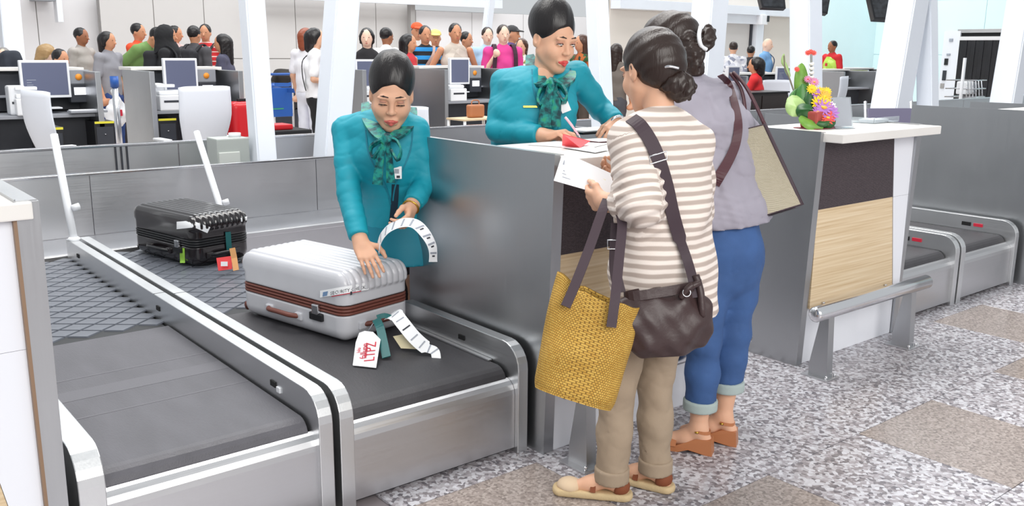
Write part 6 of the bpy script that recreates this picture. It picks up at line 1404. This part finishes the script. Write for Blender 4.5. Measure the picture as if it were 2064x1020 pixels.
# right side of the hall
bg_counter(bx(1508, 8.8), bx(1508, 8.8) + 1.7, 8.8, 'far counter where the woman in red sits', 1.16); bg_counter(bx(1705, 9), bx(1705, 9) + 1.1, 9.0, 'far counter right of the flowers with steel side', 1.20); bg_counter(bx(1762, 10.5), bx(1762, 10.5) + 1.2, 10.6, 'farthest counter beside the broad slanted column', 1.18); bg_counter(bx(1455, 9.2) - .9, bx(1455, 9.2), 9.2, 'far counter above the grey T-shirt shoulder', 1.16)
office_chair((bx(1590, 8.0), 8.0, 0), math.radians(150), 'tilted white chair next to the woman in red', .95); office_chair((bx(1662, 8.0), 8.0, 0), math.radians(20), 'white chair directly behind the flowers', 1.0); office_chair((bx(1752, 8.0), 8.0, 0), math.radians(8), 'white chair beside the broad slanted column', 1.0)
dc = thing('dark_cabinet', 'low dark brown cabinet behind the woven bag', 'cabinet', (bx(1555, 7.5), 7.5, 0), 0); box('body', (-.75, 0, 0), (.45, .4, .98), mat('dark brown laminate', '#2c2220', .4), dc, .01); box('top', (-.77, -.02, .98), (.47, .42, 1.0), 'black_plastic', dc)
for i in range(2): box('door', (-.74 + i * .6, -.012, .05), (-.16 + i * .6, 0, .95), mat('dark brown laminate', '#2c2220', .4), dc, .004)
monitor((bx(1480, 9.0), 9.0, .93), .1, 'dark monitor above the grey T-shirt shoulder', .34, .28); monitor((bx(1585, 9.1), 9.1, .93), -.6, 'monitor facing the woman in red', .3, .26)
# leaning sign and cone shape near the aqua wall
cn = thing('traffic_cone', 'red and white warning cone leaning by the upright column', 'cone', (bx(1839, 8.0), 8.0, 0)); 
lathe('cone_body', [(.16, .0), (.13, .3), (.09, .72), (.03, 1.1)], 'red_shell', cn); lathe('white_band', [(.108, .62), (.075, .84)], 'paper', cn); box('foot', (-.2, -.2, 0), (.2, .2, .04), 'red_shell', cn)
fm = thing('framed_stand', 'metal framed display stand behind the right desk', 'stand', (bx(1812, 3.95), 3.95, 0), -.5); rot_box('panel', A(0, 0, .85), (A(1, 0, 0), nrm(A(0, .25, 1)), nrm(A(0, -1, .25))), (.20, .22, .006), mat('lavender grey panel', '#77738c', .3), fm)
for e in (-1, 1): tube('frame_bar', [(e * .21, -.06, .0), (e * .21, -.03, .60), (e * .21, .08, 1.12)], .014, 'silver', fm, 8)
cr = thing('wire_basket', 'white wire basket before the strip curtain', 'basket', (PZ(1945, 215, 0.0)[0] * .72, PZ(1945, 215, 0)[1] * .72, 0)); 
bp_ = PD(1945, 192, 18); cr.location = (bp_[0], bp_[1], 0)
for i in range(6): tube('wire', [(-.35 + i * .14, -.2, .6), (-.30 + i * .12, -.15, 1.02)], .012, 'silver', cr, 6)
for z_ in (.7, .86, 1.02): tube('hoop', [(-.36, -.22, z_), (.36, -.22, z_), (.36, .22, z_), (-.36, .22, z_)], .012, 'silver', cr, 6, True)
box('bag', (-.2, -.12, .75), (.05, .1, 1.0), 'white_plastic', cr, .03); box('bag', (.05, -.1, .75), (.28, .1, .98), 'grey_panel', cr, .03); box('shelf', (-.34, -.2, .55), (.34, .2, .6), 'silver', cr)
for (x_, y_) in ((-.3, -.18), (.3, -.18), (-.3, .18), (.3, .18)): tube('leg', [(x_, y_, 0), (x_, y_, .6)], .014, 'silver', cr, 6)
tu = thing('steel_standpipe', 'slim steel post standing before the strip curtain', 'post', tuple(PD(1937, 190, 17) * A(1, 1, 0))); tube('pole', [(0, 0, 0), (0, 0, 1.45)], .03, 'white_plastic', tu, 10); lathe('foot', [(.14, 0), (.14, .02), (.03, .04)], 'silver', tu)
# hanging screens
def hanging_screen(quad, D, label):
    Q = [PD(p[0], p[1], D) for p in quad]; c = sum(Q) / 4; t = thing('hanging_screen', label, 'screen', (c[0], c[1], c[2]), 0, 'hanging flight screens'); n = nrm(np.cross(Q[1] - Q[0], Q[3] - Q[0])); n = n if n @ FWD < 0 else -n
    V = [q - c for q in Q] + [q - c - n * .10 for q in Q]; link('housing', pym(V, [(0, 1, 2, 3), (7, 6, 5, 4), (0, 4, 5, 1), (1, 5, 6, 2), (2, 6, 7, 3), (3, 7, 4, 0)]), 'black_plastic', t)
    V = [(q - c) * .86 + n * .004 for q in Q]; link('panel', pym(V, [(0, 1, 2, 3)]), mat('dark vented panel', '#2a2d31', .35, var=.6, vscale=25), t); top = (Q[0] + Q[1]) / 2 - c
    tube('hanger', [top - n * .05, top - n * .05 + A(0, 0, 1.2)], .02, 'white_plastic', t, 8); return t
hanging_screen([(1527, -22), (1580, -22), (1584, 17), (1536, 15)], 10.0, 'first hanging screen from the left at the top edge'); hanging_screen([(1640, -25), (1676, -20), (1668, 28), (1642, 24)], 10.6, 'middle hanging screen against the white column top'); hanging_screen([(1748, -25), (1803, -22), (1797, 41), (1762, 39)], 10.0, 'largest hanging screen before the aqua wall')
cmr = thing('security_camera', 'small white security camera box near the service door', 'camera', tuple(PY(1535, 40, RY - .3))); box('housing', (-.14, -.12, -.12), (.10, .12, .12), 'white_plastic', cmr, .01); box('lens_hood', (.06, -.14, -.05), (.14, -.10, .10), 'black_plastic', cmr, .005); box('bracket', (-.02, .0, .1), (.02, .28, .14), 'grey_panel', cmr)
wb_ = thing('wall_lamp', 'narrow white lamp fixture high on the left wall', 'lamp', tuple(PY(117, 14, WY))); box('housing', (-.05, -.12, -.28), (.05, .12, .30), 'white_plastic', wb_, .01); box('bracket', (-.4, -.1, .1), (-.05, .35, .22), 'grey_panel', wb_)
# ================================================================ people in the background hall
def cloth(c, r=.8): return mat('cloth ' + c, c, r, var=.06, vscale=9)
def bands_mat(name, c1, c2, per, w=.5):
    m = mat(name, c1, .8); nt, b = nodes(m); tc = nt.nodes.new('ShaderNodeTexCoord'); sp = nt.nodes.new('ShaderNodeSeparateXYZ'); nt.links.new(tc.outputs['Object'], sp.inputs[0])
    f = nt.nodes.new('ShaderNodeMath'); f.operation = 'MULTIPLY'; f.inputs[1].default_value = 1 / per; nt.links.new(sp.outputs[2], f.inputs[0]); g = nt.nodes.new('ShaderNodeMath'); g.operation = 'FRACT'; nt.links.new(f.outputs[0], g.inputs[0])
    r = ramp(nt, [(0, c1), (w, c2)], 'CONSTANT'); nt.links.new(g.outputs[0], r.inputs[0]); nt.links.new(r.outputs[0], b.inputs['Base Color']); return m
def pattern_mat(name, cols, sc):
    m = mat(name, cols[0], .8); nt, b = nodes(m); tc = nt.nodes.new('ShaderNodeTexCoord'); n = nt.nodes.new('ShaderNodeTexVoronoi'); n.inputs['Scale'].default_value = sc; nt.links.new(tc.outputs['Object'], n.inputs['Vector']); sp = nt.nodes.new('ShaderNodeSeparateColor'); nt.links.new(n.outputs['Color'], sp.inputs[0])
    r = ramp(nt, [(i / len(cols), c) for i, c in enumerate(cols)], 'CONSTANT'); nt.links.new(sp.outputs[0], r.inputs[0]); nt.links.new(r.outputs[0], b.inputs['Base Color']); return m
ARMS = {  # (elbow, hand) for the figure's right (+x) and left arm
    'down': (((.23, -.03, 1.12), (.24, .05, .88)), ((-.23, -.03, 1.12), (-.24, .05, .88))),
    'waist': (((.23, -.02, 1.13), (.10, .24, 1.06)), ((-.23, -.02, 1.13), (-.08, .24, 1.04))),
    'phone': (((.24, .02, 1.13), (.08, .30, 1.28)), ((-.23, .0, 1.12), (-.10, .26, 1.16))),
    'hip': (((.32, -.05, 1.15), (.20, .08, .98)), ((-.30, -.05, 1.15), (-.2, .08, .98))),
    'lean': (((.22, .14, 1.14), (.06, .34, 1.10)), ((-.22, .14, 1.14), (-.05, .34, 1.10))),
    'strap': (((.24, -.02, 1.13), (.14, .12, 1.34)), ((-.23, -.03, 1.12), (-.20, .18, 1.02)))}
def crowd(label, px_, ytop, D, deg, top, legs, hairm='hair_black', hair='short', tone='tan', arms='down', sleeves='short', lean=0.0, sitting=0.0, extra=(), seed=0, heavy=1.0):
    p = PD(px_, ytop, D); base = A(p[0], p[1], 0); H = p[2] + sitting; s = H / 1.73
    a = math.atan2(TC[1], TC[0]) + math.radians(deg); hx, hy = math.cos(a), math.sin(a)       # facing direction (deg: 0 towards the camera, 90 image right)
    t = thing('person', label, 'person', (base[0], base[1], -sitting if False else 0), 0, 'travellers and staff in the background hall')
    Rm = np.array([[hy, -hx, 0], [hx, hy, 0], [0, 0, 1]]);                                     # local x (their right), y forward
    cl_, sl_ = math.cos(lean), math.sin(lean)
    def T(q):
        q = np.asarray(q, float).copy()
        if q[2] > .95 and lean: dy, dz = q[1], q[2] - .95; q = A(q[0], dy * cl_ + dz * sl_, .95 - dy * sl_ + dz * cl_)
        return (q @ Rm) * s + base - A(0, 0, sitting)
    lat = A(1, 0, 0) @ Rm; fw = A(0, 1, 0) @ Rm; h = .0135
    hd = (0, .025, 1.615); fwd_h = nrm(T(A(0, .125, 1.60)) - T(hd)); axh = (lat, fwd_h, np.cross(lat, fwd_h))
    b = Solid(); b.ell(T(hd), A(.072, .090, .110) * s, axh, k=.02); b.ell(T((0, .05, 1.555)), A(.050, .055, .055) * s, axh, k=.02); b.cap(T((0, .112, 1.60)), T((0, .130, 1.575)), .012 * s, .014 * s, .01); b.cap(T((0, 0, 1.40)), T((0, .01, 1.54)), .055 * s, .05 * s, .02)
    for e in (-1, 1): b.ell(T((e * .074, .01, 1.60)), A(.012, .02, .03) * s, axh, k=.008)
    AR = ARMS[arms]
    for (el, hn), e in zip(AR, (1, -1)):
        sh = (e * .19, 0, 1.40); b.chain([T(sh), T(el), T(hn)], [.045 * s, .036 * s, .026 * s], .02); d = nrm(T(hn) - T(el)); b.ell(T(hn) + d * .06 * s, A(.022, .045, .035) * s, (np.cross(d, ZU), d, np.cross(np.cross(d, ZU), d)), k=.02)
    if legs is None or legs == 'skin': pass
    def leg(e):
        if not sitting: return [T((e * .09, 0, .88)), T((e * .095, .01, .48)), T((e * .09, 0, .08))]
        hp_ = T((e * .09, 0, .88)); kn = hp_ + fw * .38 * min(1, sitting / .4); an = A(kn[0], kn[1], .08) - fw * .05; return [hp_, kn, an]
    for e in (-1, 1): g = leg(e); b.chain(g, [.07 * s, .05 * s, .035 * s], .02); b.cap(g[2], g[2] + fw * .15 * s - A(0, 0, .03), .035 * s, .03 * s, .02)
    body = wsolid(t, 'body', b, h, skin(tone))
    w = heavy; c = Solid(); c.trunk([(T((0, 0, .90)), .175 * s * w, .125 * s * w), (T((0, 0, 1.06)), .160 * s * w, .120 * s * w), (T((0, 0, 1.26)), .178 * s * w, .120 * s * w), (T((0, 0, 1.40)), .150 * s, .085 * s), (T((0, 0, 1.47)), .06 * s, .055 * s)], lat, .04)
    for (el, hn), e in zip(AR, (1, -1)):
        if sleeves == 'none': continue
        sh = A(e * .19, 0, 1.40); el = A(*el); hn = A(*hn); end = sh * .25 + el * .75 if sleeves == 'short' else hn * .9 + el * .1
        c.cap(T((e * .10, 0, 1.38)), T(sh), .07 * s, .065 * s, .03)
        if sleeves == 'short': c.cap(T(sh), T(end), .062 * s, .060 * s, .02)
        else: c.chain([T(sh), T(el), T(end)], [.06 * s, .052 * s, .042 * s], .02)
    c.disp(folds(.003, .12, 100 + seed)); c.cut(T((0, 0, .90)), -ZU); wsolid(t, 'top', c, h, top if not isinstance(top, str) else cloth(top))
    if legs != 'skin':
        c = Solid(); c.trunk([(T((0, 0, .98)), .158 * s, .115 * s), (T((0, 0, .88)), .170 * s, .125 * s)], lat)
        if legs == 'dress': pass
        for e in (-1, 1): c.chain(leg(e), [.092 * s, .07 * s, .058 * s], .03)
        c.disp(folds(.005, .12, 150 + seed)); c.cut((0, 0, .07), -ZU); wsolid(t, 'trousers', c, h * 1.15, cloth(legs))
    for e in (-1, 1):
        an = leg(e)[2]; c = Solid(); c.cap(A(an[0], an[1], .045) - fw * .02, A(an[0], an[1], .035) + fw * .16 * s, .045 * s, .038 * s); c.cut((0, 0, .002), -ZU); wsolid(t, 'shoe', c, h, 'dark_grey')
    # hair
    if hair:
        c = Solid()
        if hair == 'short': c.ell(T((0, .005, 1.645)), A(.082, .096, .092) * s, axh); c.ell(T((0, .145, 1.553)), A(.080, .080, .085) * s, axh, k=.01, sub=True); c.cut(T((0, -.05, 1.545)), -axh[2] + axh[1] * .6)
        elif hair in ('long', 'bob'):
            c.ell(T((0, .0, 1.645)), A(.086, .10, .094) * s, axh); lo_ = 1.36 if hair == 'long' else 1.50
            c.chain([T((0, -.045, 1.62)), T((0, -.06, lo_))], [.085 * s, .065 * s], .03)
            for e in (-1, 1): c.chain([T((e * .065, .0, 1.63)), T((e * .07, .0, lo_ + .06))], [.035 * s, .025 * s], .02)
            c.ell(T((0, .13, 1.562)), A(.066, .085, .086) * s, axh, k=.01, sub=True)
        elif hair == 'cap': c.ell(T((0, .01, 1.665)), A(.088, .10, .075) * s, axh); c.cut(T((0, .0, 1.655)), -axh[2]); c.ell(T((0, .12, 1.66)), A(.07, .075, .012) * s, axh, k=.01)
        elif hair == 'hijab': c.ell(T((0, -.01, 1.625)), A(.105, .12, .125) * s, axh); c.chain([T((0, -.02, 1.58)), T((0, 0, 1.42))], [.11 * s, .16 * s], .05); c.ell(T((0, .14, 1.60)), A(.06, .07, .08) * s, axh, k=.01, sub=True)
        c.disp(folds(.002, .03, 170 + seed)); wsolid(t, 'hair' if hair not in ('cap', 'hijab') else ('cap' if hair == 'cap' else 'headscarf'), c, h * .8, hairm)
        if hair == 'cap':
            c = Solid(); c.ell(T((0, -.01, 1.62)), A(.08, .085, .07) * s, axh); c.ell(T((0, .12, 1.58)), A(.085, .09, .085) * s, axh, k=.01, sub=True); wsolid(t, 'hair', c, h, 'hair_black')
    # face marks
    for e in (-1, 1):
        c = Solid(); c.ell(T((e * .031, .105, 1.617)), A(.010, .007, .0045) * s, axh); wsolid(t, 'eye', c, .004, 'eye_dark')
    c = Solid(); c.ell(T((0, .108, 1.545)), A(.018, .008, .005) * s, axh); wsolid(t, 'mouth', c, .005, 'lips_soft')
    for ex in extra:
        kind = ex[0]
        if kind == 'backpack':
            c = Solid(); rbox(c, T((0, -.18, 1.22)), A(.15, .09, .21) * s, (lat, fw, ZU), .07); c.disp(folds(.008, .12, 190 + seed)); bp_ = wsolid(t, 'backpack', c, h, cloth(ex[1]))
            for e in (-1, 1): wstrap(t, 'backpack_strap', spline([T((e * .11, -.12, 1.40)), T((e * .12, .02, 1.49)), T((e * .13, .13, 1.38)), T((e * .14, .12, 1.18))], 4), .05 * s, .012, lat, cloth(ex[1]))
        elif kind == 'strap':
            wstrap(t, 'bag_strap', spline([T((-.12, .02, 1.47)), T((-.06, .135 * w, 1.36)), T((.06, .145 * w, 1.18)), T((.15, .12, 1.0))], 4), .035 * s, .01, lat, cloth(ex[1])); wstrap(t, 'bag_strap', spline([T((-.12, .0, 1.47)), T((-.06, -.135 * w, 1.36)), T((.06, -.145 * w, 1.18)), T((.15, -.12, 1.0))], 4), .045 * s, .01, lat, cloth(ex[1]))
        elif kind == 'vest': pass
    return t
tshirt_blue = bands_mat('blue black bands', '#1f86c9', '#14161d', .115, .48); tshirt_red = bands_mat('red white bands', '#c3262b', '#e3c9c0', .07, .78)
floral = pattern_mat('floral print', ['#e8ded6', '#d9863f', '#c23b3f', '#efe8e2', '#6f8a4c'], 22); greyprint = pattern_mat('grey print tee', ['#d7d8de', '#c6c8d2', '#e6e6ea', '#8e92a3'], 18)
camo = pattern_mat('orange green print', ['#7a3a1c', '#2f5a34', '#b2602c', '#1f3b2a'], 14); skullt = pattern_mat('faded beige tank', ['#c9bfb4', '#bdb3a8', '#d3cabf'], 10); vestm = pattern_mat('lime vest', ['#b6d85a', '#c6e37a', '#a9cf4e'], 9)
crowd('man in grey white shirt standing in profile left of the dark haired woman', 160, 56, 13.0, 80, '#a9a39e', '#4d484e', 'hair_black', 'short', 'brown', 'waist', 'long', seed=1)
crowd('woman with shoulder length black hair and grey T-shirt beside the queue post', 214, 64, 11.9, 78, '#8f8f96', '#2f4a86', 'hair_black', 'bob', 'tan', 'down', seed=2)
crowd('man in green T-shirt bending forward', 236, 22, 12.6, 85, '#6f9152', '#3a3436', 'hair_black', 'short', 'tan', 'down', lean=.75, seed=3)
crowd('man in orange T-shirt holding up a phone', 275, 47, 13.6, 82, '#e2502c', '#5c6f96', 'hair_black', 'short', 'tan', 'phone', seed=4)
crowd('person wrapped in a black headscarf and coat', 333, 52, 11.6, 100, '#16171b', '#16171b', cloth('#121317'), 'hijab', 'tan', 'down', 'long', extra=(('backpack', '#1b1c21'),), seed=5, heavy=1.15)
crowd('person in pale pink top half hidden by the black headscarf', 350, 52, 14.3, 85, '#d9b7b2', '#b8303a', 'hair_black', 'short', 'tan', 'waist', seed=6)
crowd('man in dark grey T-shirt with backpack turned away', 389, 52, 12.8, 160, '#4a494d', '#26262b', 'hair_black', 'short', 'tan', 'down', extra=(('backpack', '#26262b'),), seed=7)
crowd('man in red and white banded T-shirt facing the camera', 413, 49, 13.8, 5, tshirt_red, '#2c2c33', 'hair_black', 'short', 'tan', 'waist', extra=(('strap', '#1d1d22'),), seed=8)
crowd('woman with long dark hair in navy top facing left', 449, 69, 11.9, -85, '#4a4a5f', '#6a86b4', 'hair_black', 'long', 'tan', 'waist', 'long', seed=9)
crowd('seated dark haired person in black top behind the left counter', 118, 99, 12.0, 70, '#1e1c1f', '#2a2a2e', 'hair_black', 'short', 'tan', 'waist', sitting=.45, seed=10)
crowd('sandy haired person in pale blue top bending behind the left monitor', 58, 84, 13.4, 120, '#9cc3d6', '#3a3a46', 'hair_blond', 'bob', 'pale', 'down', lean=.3, sitting=.35, seed=11)
crowd('person in pink cut off at the left edge', 6, 96, 12.7, 20, '#d98aa0', '#4a4a52', 'hair_grey', 'short', 'pale', 'down', sitting=.4, seed=12)
crowd('person with auburn hair in a white dress left of the white shirted one', 616, 57, 12.3, 150, '#ecebf0', '#e2e4ee', 'hair_red', 'bob', 'light', 'down', seed=13)
crowd('person in white T-shirt and black trousers with crossbody strap', 633, 57, 11.2, 100, '#f0f0f3', '#17171b', 'hair_black', 'bob', 'light', 'waist', extra=(('strap', '#1b1b1f'),), seed=14, heavy=1.08)
crowd('smiling woman with black bob hair in a black vest', 739, 57, 11.8, 5, '#1c1b20', '#2a2a2f', 'hair_black', 'bob', 'pale', 'lean', 'none', sitting=.0, seed=15)
crowd('man in white T-shirt turned away near the smiling woman', 777, 56, 13.2, 140, '#eeeef0', '#5a5a60', 'hair_black', 'short', 'brown', 'down', seed=16)
crowd('woman in red top with black ponytail', 822, 69, 12.0, 70, '#c8343c', '#3a3238', 'hair_black', 'long', 'tan', 'waist', 'none', seed=17)
crowd('person in bright orange cap', 840, 46, 14.6, 20, '#d9d5d2', '#4a4a50', cloth('#e6562c'), 'cap', 'tan', 'down', seed=18)
crowd('man in blue and black banded T-shirt with shoulder strap', 856, 52, 12.9, 25, tshirt_blue, '#27304d', 'hair_black', 'short', 'tan', 'waist', extra=(('strap', '#b89a90'),), seed=19, heavy=1.1)
crowd('person in yellow cap and floral top', 877, 60, 13.8, 10, floral, '#5a5348', cloth('#e9d27a'), 'cap', 'tan', 'waist', seed=20)
crowd('man in faded beige tank top with hands at hips', 917, 47, 12.4, 20, skullt, '#5c5550', 'hair_black', 'short', 'tan', 'hip', 'none', seed=21)
crowd('person in dark clothes behind the tank top man', 938, 64, 14.2, 60, '#2c2b31', '#2c2b31', 'hair_black', 'short', 'tan', 'down', seed=22)
crowd('man in light blue shirt beside the pink shirted man', 982, 55, 13.6, 15, '#a9c6e3', '#4a5062', 'hair_brown', 'short', 'pale', 'waist', seed=23)
crowd('man in bright pink polo shirt with backpack', 1014, 50, 12.2, 15, '#d8408f', '#3c3c46', 'hair_brown', 'short', 'pale', 'strap', extra=(('backpack', '#3a2030'),), seed=24)
crowd('man in dark cap behind the pink shirted man', 1031, 52, 14.0, 70, '#5b4a86', '#33333a', cloth('#3a3a3c'), 'cap', 'tan', 'down', seed=25)
crowd('person in floral top by the writing agent shoulder', 1052, 78, 13.4, -20, floral, '#8a7a70', 'hair_chestnut', 'bob', 'light', 'waist', seed=26)
crowd('long haired person in patterned orange and green behind the writing agent', 1174, 70, 12.8, -60, camo, '#4a4038', 'hair_chestnut', 'long', 'tan', 'waist', seed=27)
crowd('brown haired person glimpsed right of the narrow column', 1243, 88, 12.5, 150, '#6a625c', '#4a4a50', 'hair_brown', 'long', 'tan', 'down', seed=28)
crowd('person in grey printed T-shirt seen from behind with hair tied up', 1479, 84, 17.0, 170, greyprint, '#5c5c66', 'hair_brown', 'short', 'light', 'down', seed=29)
crowd('dark clothed person with black backpack left of the bald man', 1514, 92, 17.9, 150, '#26262c', '#26262c', 'hair_black', 'short', 'tan', 'down', extra=(('backpack', '#17181c'),), seed=30)
crowd('bald man in light blue shirt', 1545, 77, 17.2, 60, '#79a9d9', '#4a4f60', 'hair_grey', None, 'pale', 'waist', extra=(('strap', '#33405c'),), seed=31, heavy=1.1)
crowd('woman in red T-shirt with black hair seated at the far counter', 1526, 115, 12.9, -110, '#d4262b', '#2a2a30', 'hair_black', 'bob', 'tan', 'lean', sitting=.22, seed=32)
crowd('staff member in lime vest over red shirt by the aqua wall', 1680, 82, 19.2, -65, '#c9242c', '#3a3a42', 'hair_black', 'short', 'brown', 'waist', 'short', seed=33)
VS = [o for o in COL.objects if o.name.startswith('person') and 'lime vest' in str(o.get('label', ''))][0]
def vest_for():
    p = PD(1680, 82, 19.2); s = p[2] / 1.73; t = VS; a = math.atan2(TC[1], TC[0]) + math.radians(-65); hx, hy = math.cos(a), math.sin(a); lat = A(hy, -hx, 0); c = Solid()
    c.trunk([(A(0, 0, .95 * s), .185 * s, .14 * s), (A(0, 0, 1.25 * s), .186 * s, .135 * s), (A(0, 0, 1.40 * s), .14 * s, .10 * s)], lat, .04); c.cut((0, 0, 1.41 * s), ZU); c.cut((0, 0, .93 * s), -ZU); solid_obj('vest_body', c, .014, vestm, t); rot_box('badge', A(hx, hy, 0) * .145 * s + A(0, 0, 1.25 * s), (lat, ZU, A(hx, hy, 0)), (.03, .03, .004), 'red_ink', t, .001); return t
vest_for()
# shopping bag of the dark haired woman
sb = thing('plastic_bag', 'white plastic shopping bag with red print by the queue post', 'bag', tuple(PD(233, 200, 11.8) * A(1, 1, 0) + A(0, 0, .55))); s_ = Solid(); s_.ell((0, 0, .12), (.15, .10, .17)); s_.cap((0, 0, .25), (0, 0, .42), .07, .03, .06); s_.disp(folds(.012, .12, 7)); solid_obj('bag', s_, .014, 'white_plastic', sb); box('red_print', (-.05, -.115, .1), (.04, -.095, .18), 'red_ink', sb, .004)
bpk = thing('black_backpack', 'black backpack standing upright at the far left counter', 'bag', tuple(PD(22, 128, 11.0) * A(1, 1, 0) + A(0, 0, 1.0)), .3); s_ = Solid(); rbox(s_, (0, 0, .22), (.13, .10, .24), EY, .07); s_.disp(folds(.01, .14, 5)); solid_obj('body', s_, .016, cloth('#2a2f3a'), bpk); box('front_pocket', (-.09, -.13, .06), (.09, -.09, .24), cloth('#20242c'), bpk, .02); box('plinth', (-.2, -.15, -1.0), (.2, .15, -.02), 'white', bpk)
